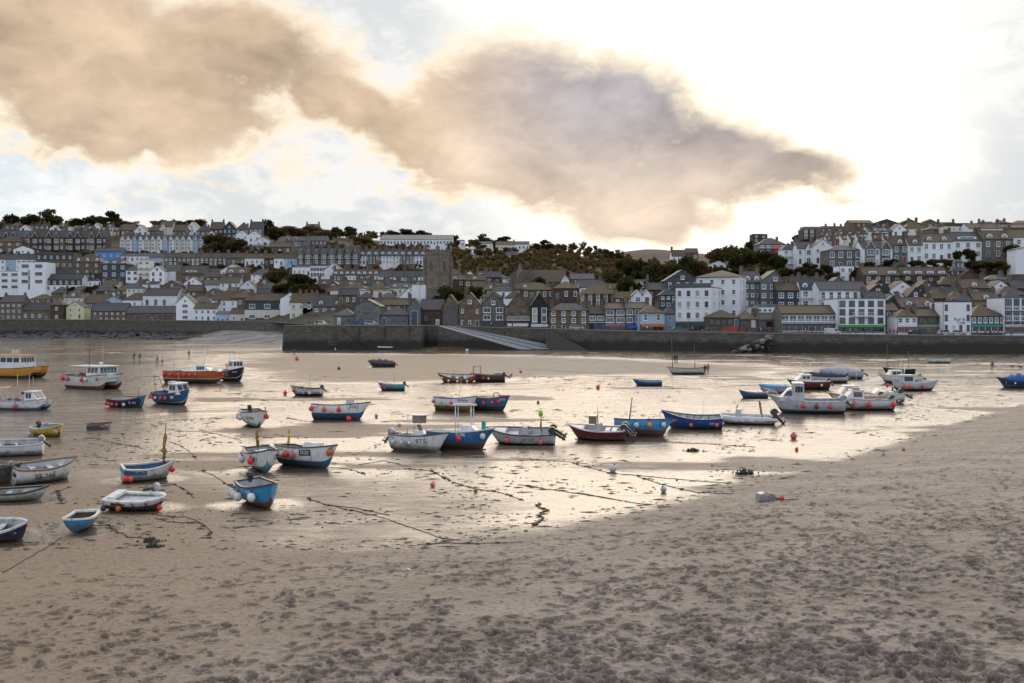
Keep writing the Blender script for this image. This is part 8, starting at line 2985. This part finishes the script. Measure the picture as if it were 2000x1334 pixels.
def dog(px, py, rz, label):
    root = empty('dog', GS(px, py), R(rz))
    root.scale = (.75,) * 3
    V = [(-.38, 0, .52), (0, 0, .52), (.34, 0, .54), (.52, 0, .70), (.66, 0, .78), (.84, 0, .73), (-.50, 0, .58), (-.72, 0, .74)]
    E = [(0, 1), (1, 2), (2, 3), (3, 4), (4, 5), (0, 6), (6, 7)]
    rad = [.11, .12, .14, .08, .085, .045, .03, .015]
    for hx, fr in ((-.36, 0), (.32, 1)):
        for sd in (-1, 1):
            k = len(V)
            V += [(hx + (.06 if not fr else 0), sd * .09, .36), (hx - (.08 if not fr else .02), sd * .09, .20), (hx, sd * .09, .02)]
            rad += [.065, .035, .03]
            E += [(0 if not fr else 2, k), (k, k + 1), (k + 1, k + 2)]
    me = bpy.data.meshes.new('body')
    me.from_pydata(V, E, [])
    o = bpy.data.objects.new('body', me)
    col.objects.link(o)
    o.modifiers.new('skin', 'SKIN')
    for i, d in enumerate(me.skin_vertices[0].data):
        d.radius = (rad[i], rad[i])
        d.use_root = i == 1
    o.modifiers.new('sub', 'SUBSURF').levels = 1
    me2 = bpy.data.meshes.new_from_object(o.evaluated_get(bpy.context.evaluated_depsgraph_get()))
    bpy.data.objects.remove(o)
    me2.materials.append(CLOTH['black'])
    link('body', me2, root)
    MB().box(.60, .64, .05, .12, .80, .90).box(.60, .64, -.12, -.05, .80, .90).build('ears', CLOTH['black'], root)
    tag(root, label, 'dog', 'dogs on the sand')


dog(1977, 719, 20, 'smaller looking black dog left of the other at right edge')
dog(1993, 720, 200, 'black dog closest to the right edge')


# ---------------------------------------------------------------- vehicles, lamps, railings
def vehicle(px, Y, c, label, van=False, rz=0, z=None, s=1.0):
    z = quay_z(px) if z is None else z
    root = empty('parked_van' if van else 'parked_car', ((px - 1000) / F * Y, Y, z), R(rz))
    root.scale = (s,) * 3
    L = 2.5 if van else 2.1
    low = [(-L, .32), (L, .32), (L, .75), (L - .1, .92), (-L, .98)] if not van else [(-L, .35), (L, .35), (L, .95), (L - .7, 1.15), (-L, 1.15)]
    top = [(-L + .1, .96), (L - 1.05, .94), (L - 1.75, 1.45), (-L + .75, 1.46)] if not van else [(-L, 1.14), (L - .65, 1.14), (L - 1.35, 2.05), (-L, 2.1)]
    MB().prism(low, 'y', -.86, .86).build('body', paint(c), root)
    MB().prism(top, 'y', -.76, .76).build('cabin', paint(c), root)
    g = MB()
    tx = [(x * .9 + (.0 if not van else L * .35), .97 + (y - .95) * .82) for x, y in top] if not van else [(.5, 1.25), (L - .85, 1.25), (L - 1.35, 1.9), (.5, 1.9)]
    g.prism(tx, 'y', -.775, .775).build('side_glass', M_GLASS, root)
    wm_ = MB().tube([(0, -.1, 0), (0, .1, 0)], .33, 12, 0).tube([(0, -.115, 0), (0, .115, 0)], .18, 10, 1).mesh('wheel', [paint('black'), paint('grey')])
    for x in (-L + .75, L - .8):
        for y in (-.80, .80): link('wheel', wm_, root, (x, y, .33))
    for y in (-.62, .62): MB().box(L - .02, L + .02, y - .16, y + .16, .62, .76).build('headlight', M_TRIM, root)
    tag(root, label, 'van' if van else 'car', 'vehicles parked on the quay')


vehicle(1626, 262, 'white', 'small white van parked before the balcony pub and square hotel', True, 0, None, .8)
vehicle(1791, 259, 'black', 'black car parked below the small white shop')
vehicle(1848, 262, 'white', 'white car parked below the lettered white house, left of the silver one')
vehicle(1870, 259, 'ltgrey', 'silver car parked below the lettered white house')
vehicle(1386, 272, 'charcoal', 'dark car left of the red van', rz=180)
vehicle(1424, 272, 'red', 'red van parked before the timber shelter', True, 180, None, .85)
vehicle(1327, 276, 'green' if 'green' in PAINT else 'teal', 'dark green car below the tall white block')
vehicle(1126, 294, 'ltgrey', 'silver car parked before the stone inn')
vehicle(1175, 292, 'navy', 'navy van with pale side before the blue balcony', True, 0, None, .9)
vehicle(628, 293, 'white', 'white car on the pier', z=PIER_Z)
vehicle(700, 292, 'royal', 'blue car on the pier before the lifeboat house', z=PIER_Z)
vehicle(726, 291, 'ltgrey', 'silver car on the pier right of the blue one', z=PIER_Z)


def lamp(px, Y, ytop, label, z=None):
    z = quay_z(px) if z is None else z
    h = (H0 - (ytop - HY) / F * Y) - z
    root = empty('street_lamp', ((px - 1000) / F * Y, Y, z))
    MB().tube([(0, 0, 0), (0, 0, .9), (0, 0, .95), (0, 0, h - .5)], [.12, .12, .07, .05], 8).build('post', paint('charcoal'), root)
    MB().tube([(0, 0, h - .5), (0, 0, h - .1), (0, 0, h)], [.12, .2, .05], 8).build('lantern', paint('grey'), root)
    tag(root, label, 'street lamp', 'lamps along the quay')


lamp(591, 290, 596, 'street lamp on the left part of the pier', PIER_Z)
lamp(739, 290, 556, 'tall pole on the pier before the lifeboat house', PIER_Z)
lamp(820, 296, 556, 'tall white flagpole-like lamp at the slip head', PIER_Z)
for px, yt, lb in ((1134, 575, 'street lamp before the stone inn'), (1232, 568, 'street lamp before the shop with a blue awning'), (1344, 587, 'street lamp before the tall white block'),
                   (1791, 590, 'street lamp before the small white shop'), (1976, 583, 'street lamp before the balconied house at right edge'), (1478, 600, 'street lamp left of the balcony pub')):
    lamp(px, float(np.interp(px, [q[0] for q in WALL_R], [q[1] for q in WALL_R])) + 2.2, yt, lb)


def railing(pts, label, gap):
    root = empty('railing', pts[0])
    me = MB().tube([(0, 0, 0), (0, 0, 1.05)], .035, 5).mesh('post', [paint('charcoal')])
    pos = []
    for a, b in zip(pts[:-1], pts[1:]):
        n = max(1, int((b - a).length / gap))
        pos += [a.lerp(b, i / n) for i in range(n)]
    pos.append(pts[-1])
    for q in pos: link('post', me, root, q - pts[0])
    for z in (1.03, .68, .34):
        MB().tube([tuple(q - pts[0] + Vector((0, 0, z))) for q in pos], .03, 5).build('bar', paint('charcoal'), root)
    tag(root, label, 'railing')


railing([Vector(((px - 1000) / F * (Y + .5), Y + .5, quay_z(px) + .28)) for px, Y in WALL_R if px > 1050], 'dark iron railing along the top of the harbour wall', 2.4)
railing([Vector((-64.5, 286.4, PIER_Z + .27)), Vector((-40, 285.9, PIER_Z + .27)), Vector((-27.5, 285.6, PIER_Z + .27))], 'dark iron railing along the edge of the pier', 2.4)
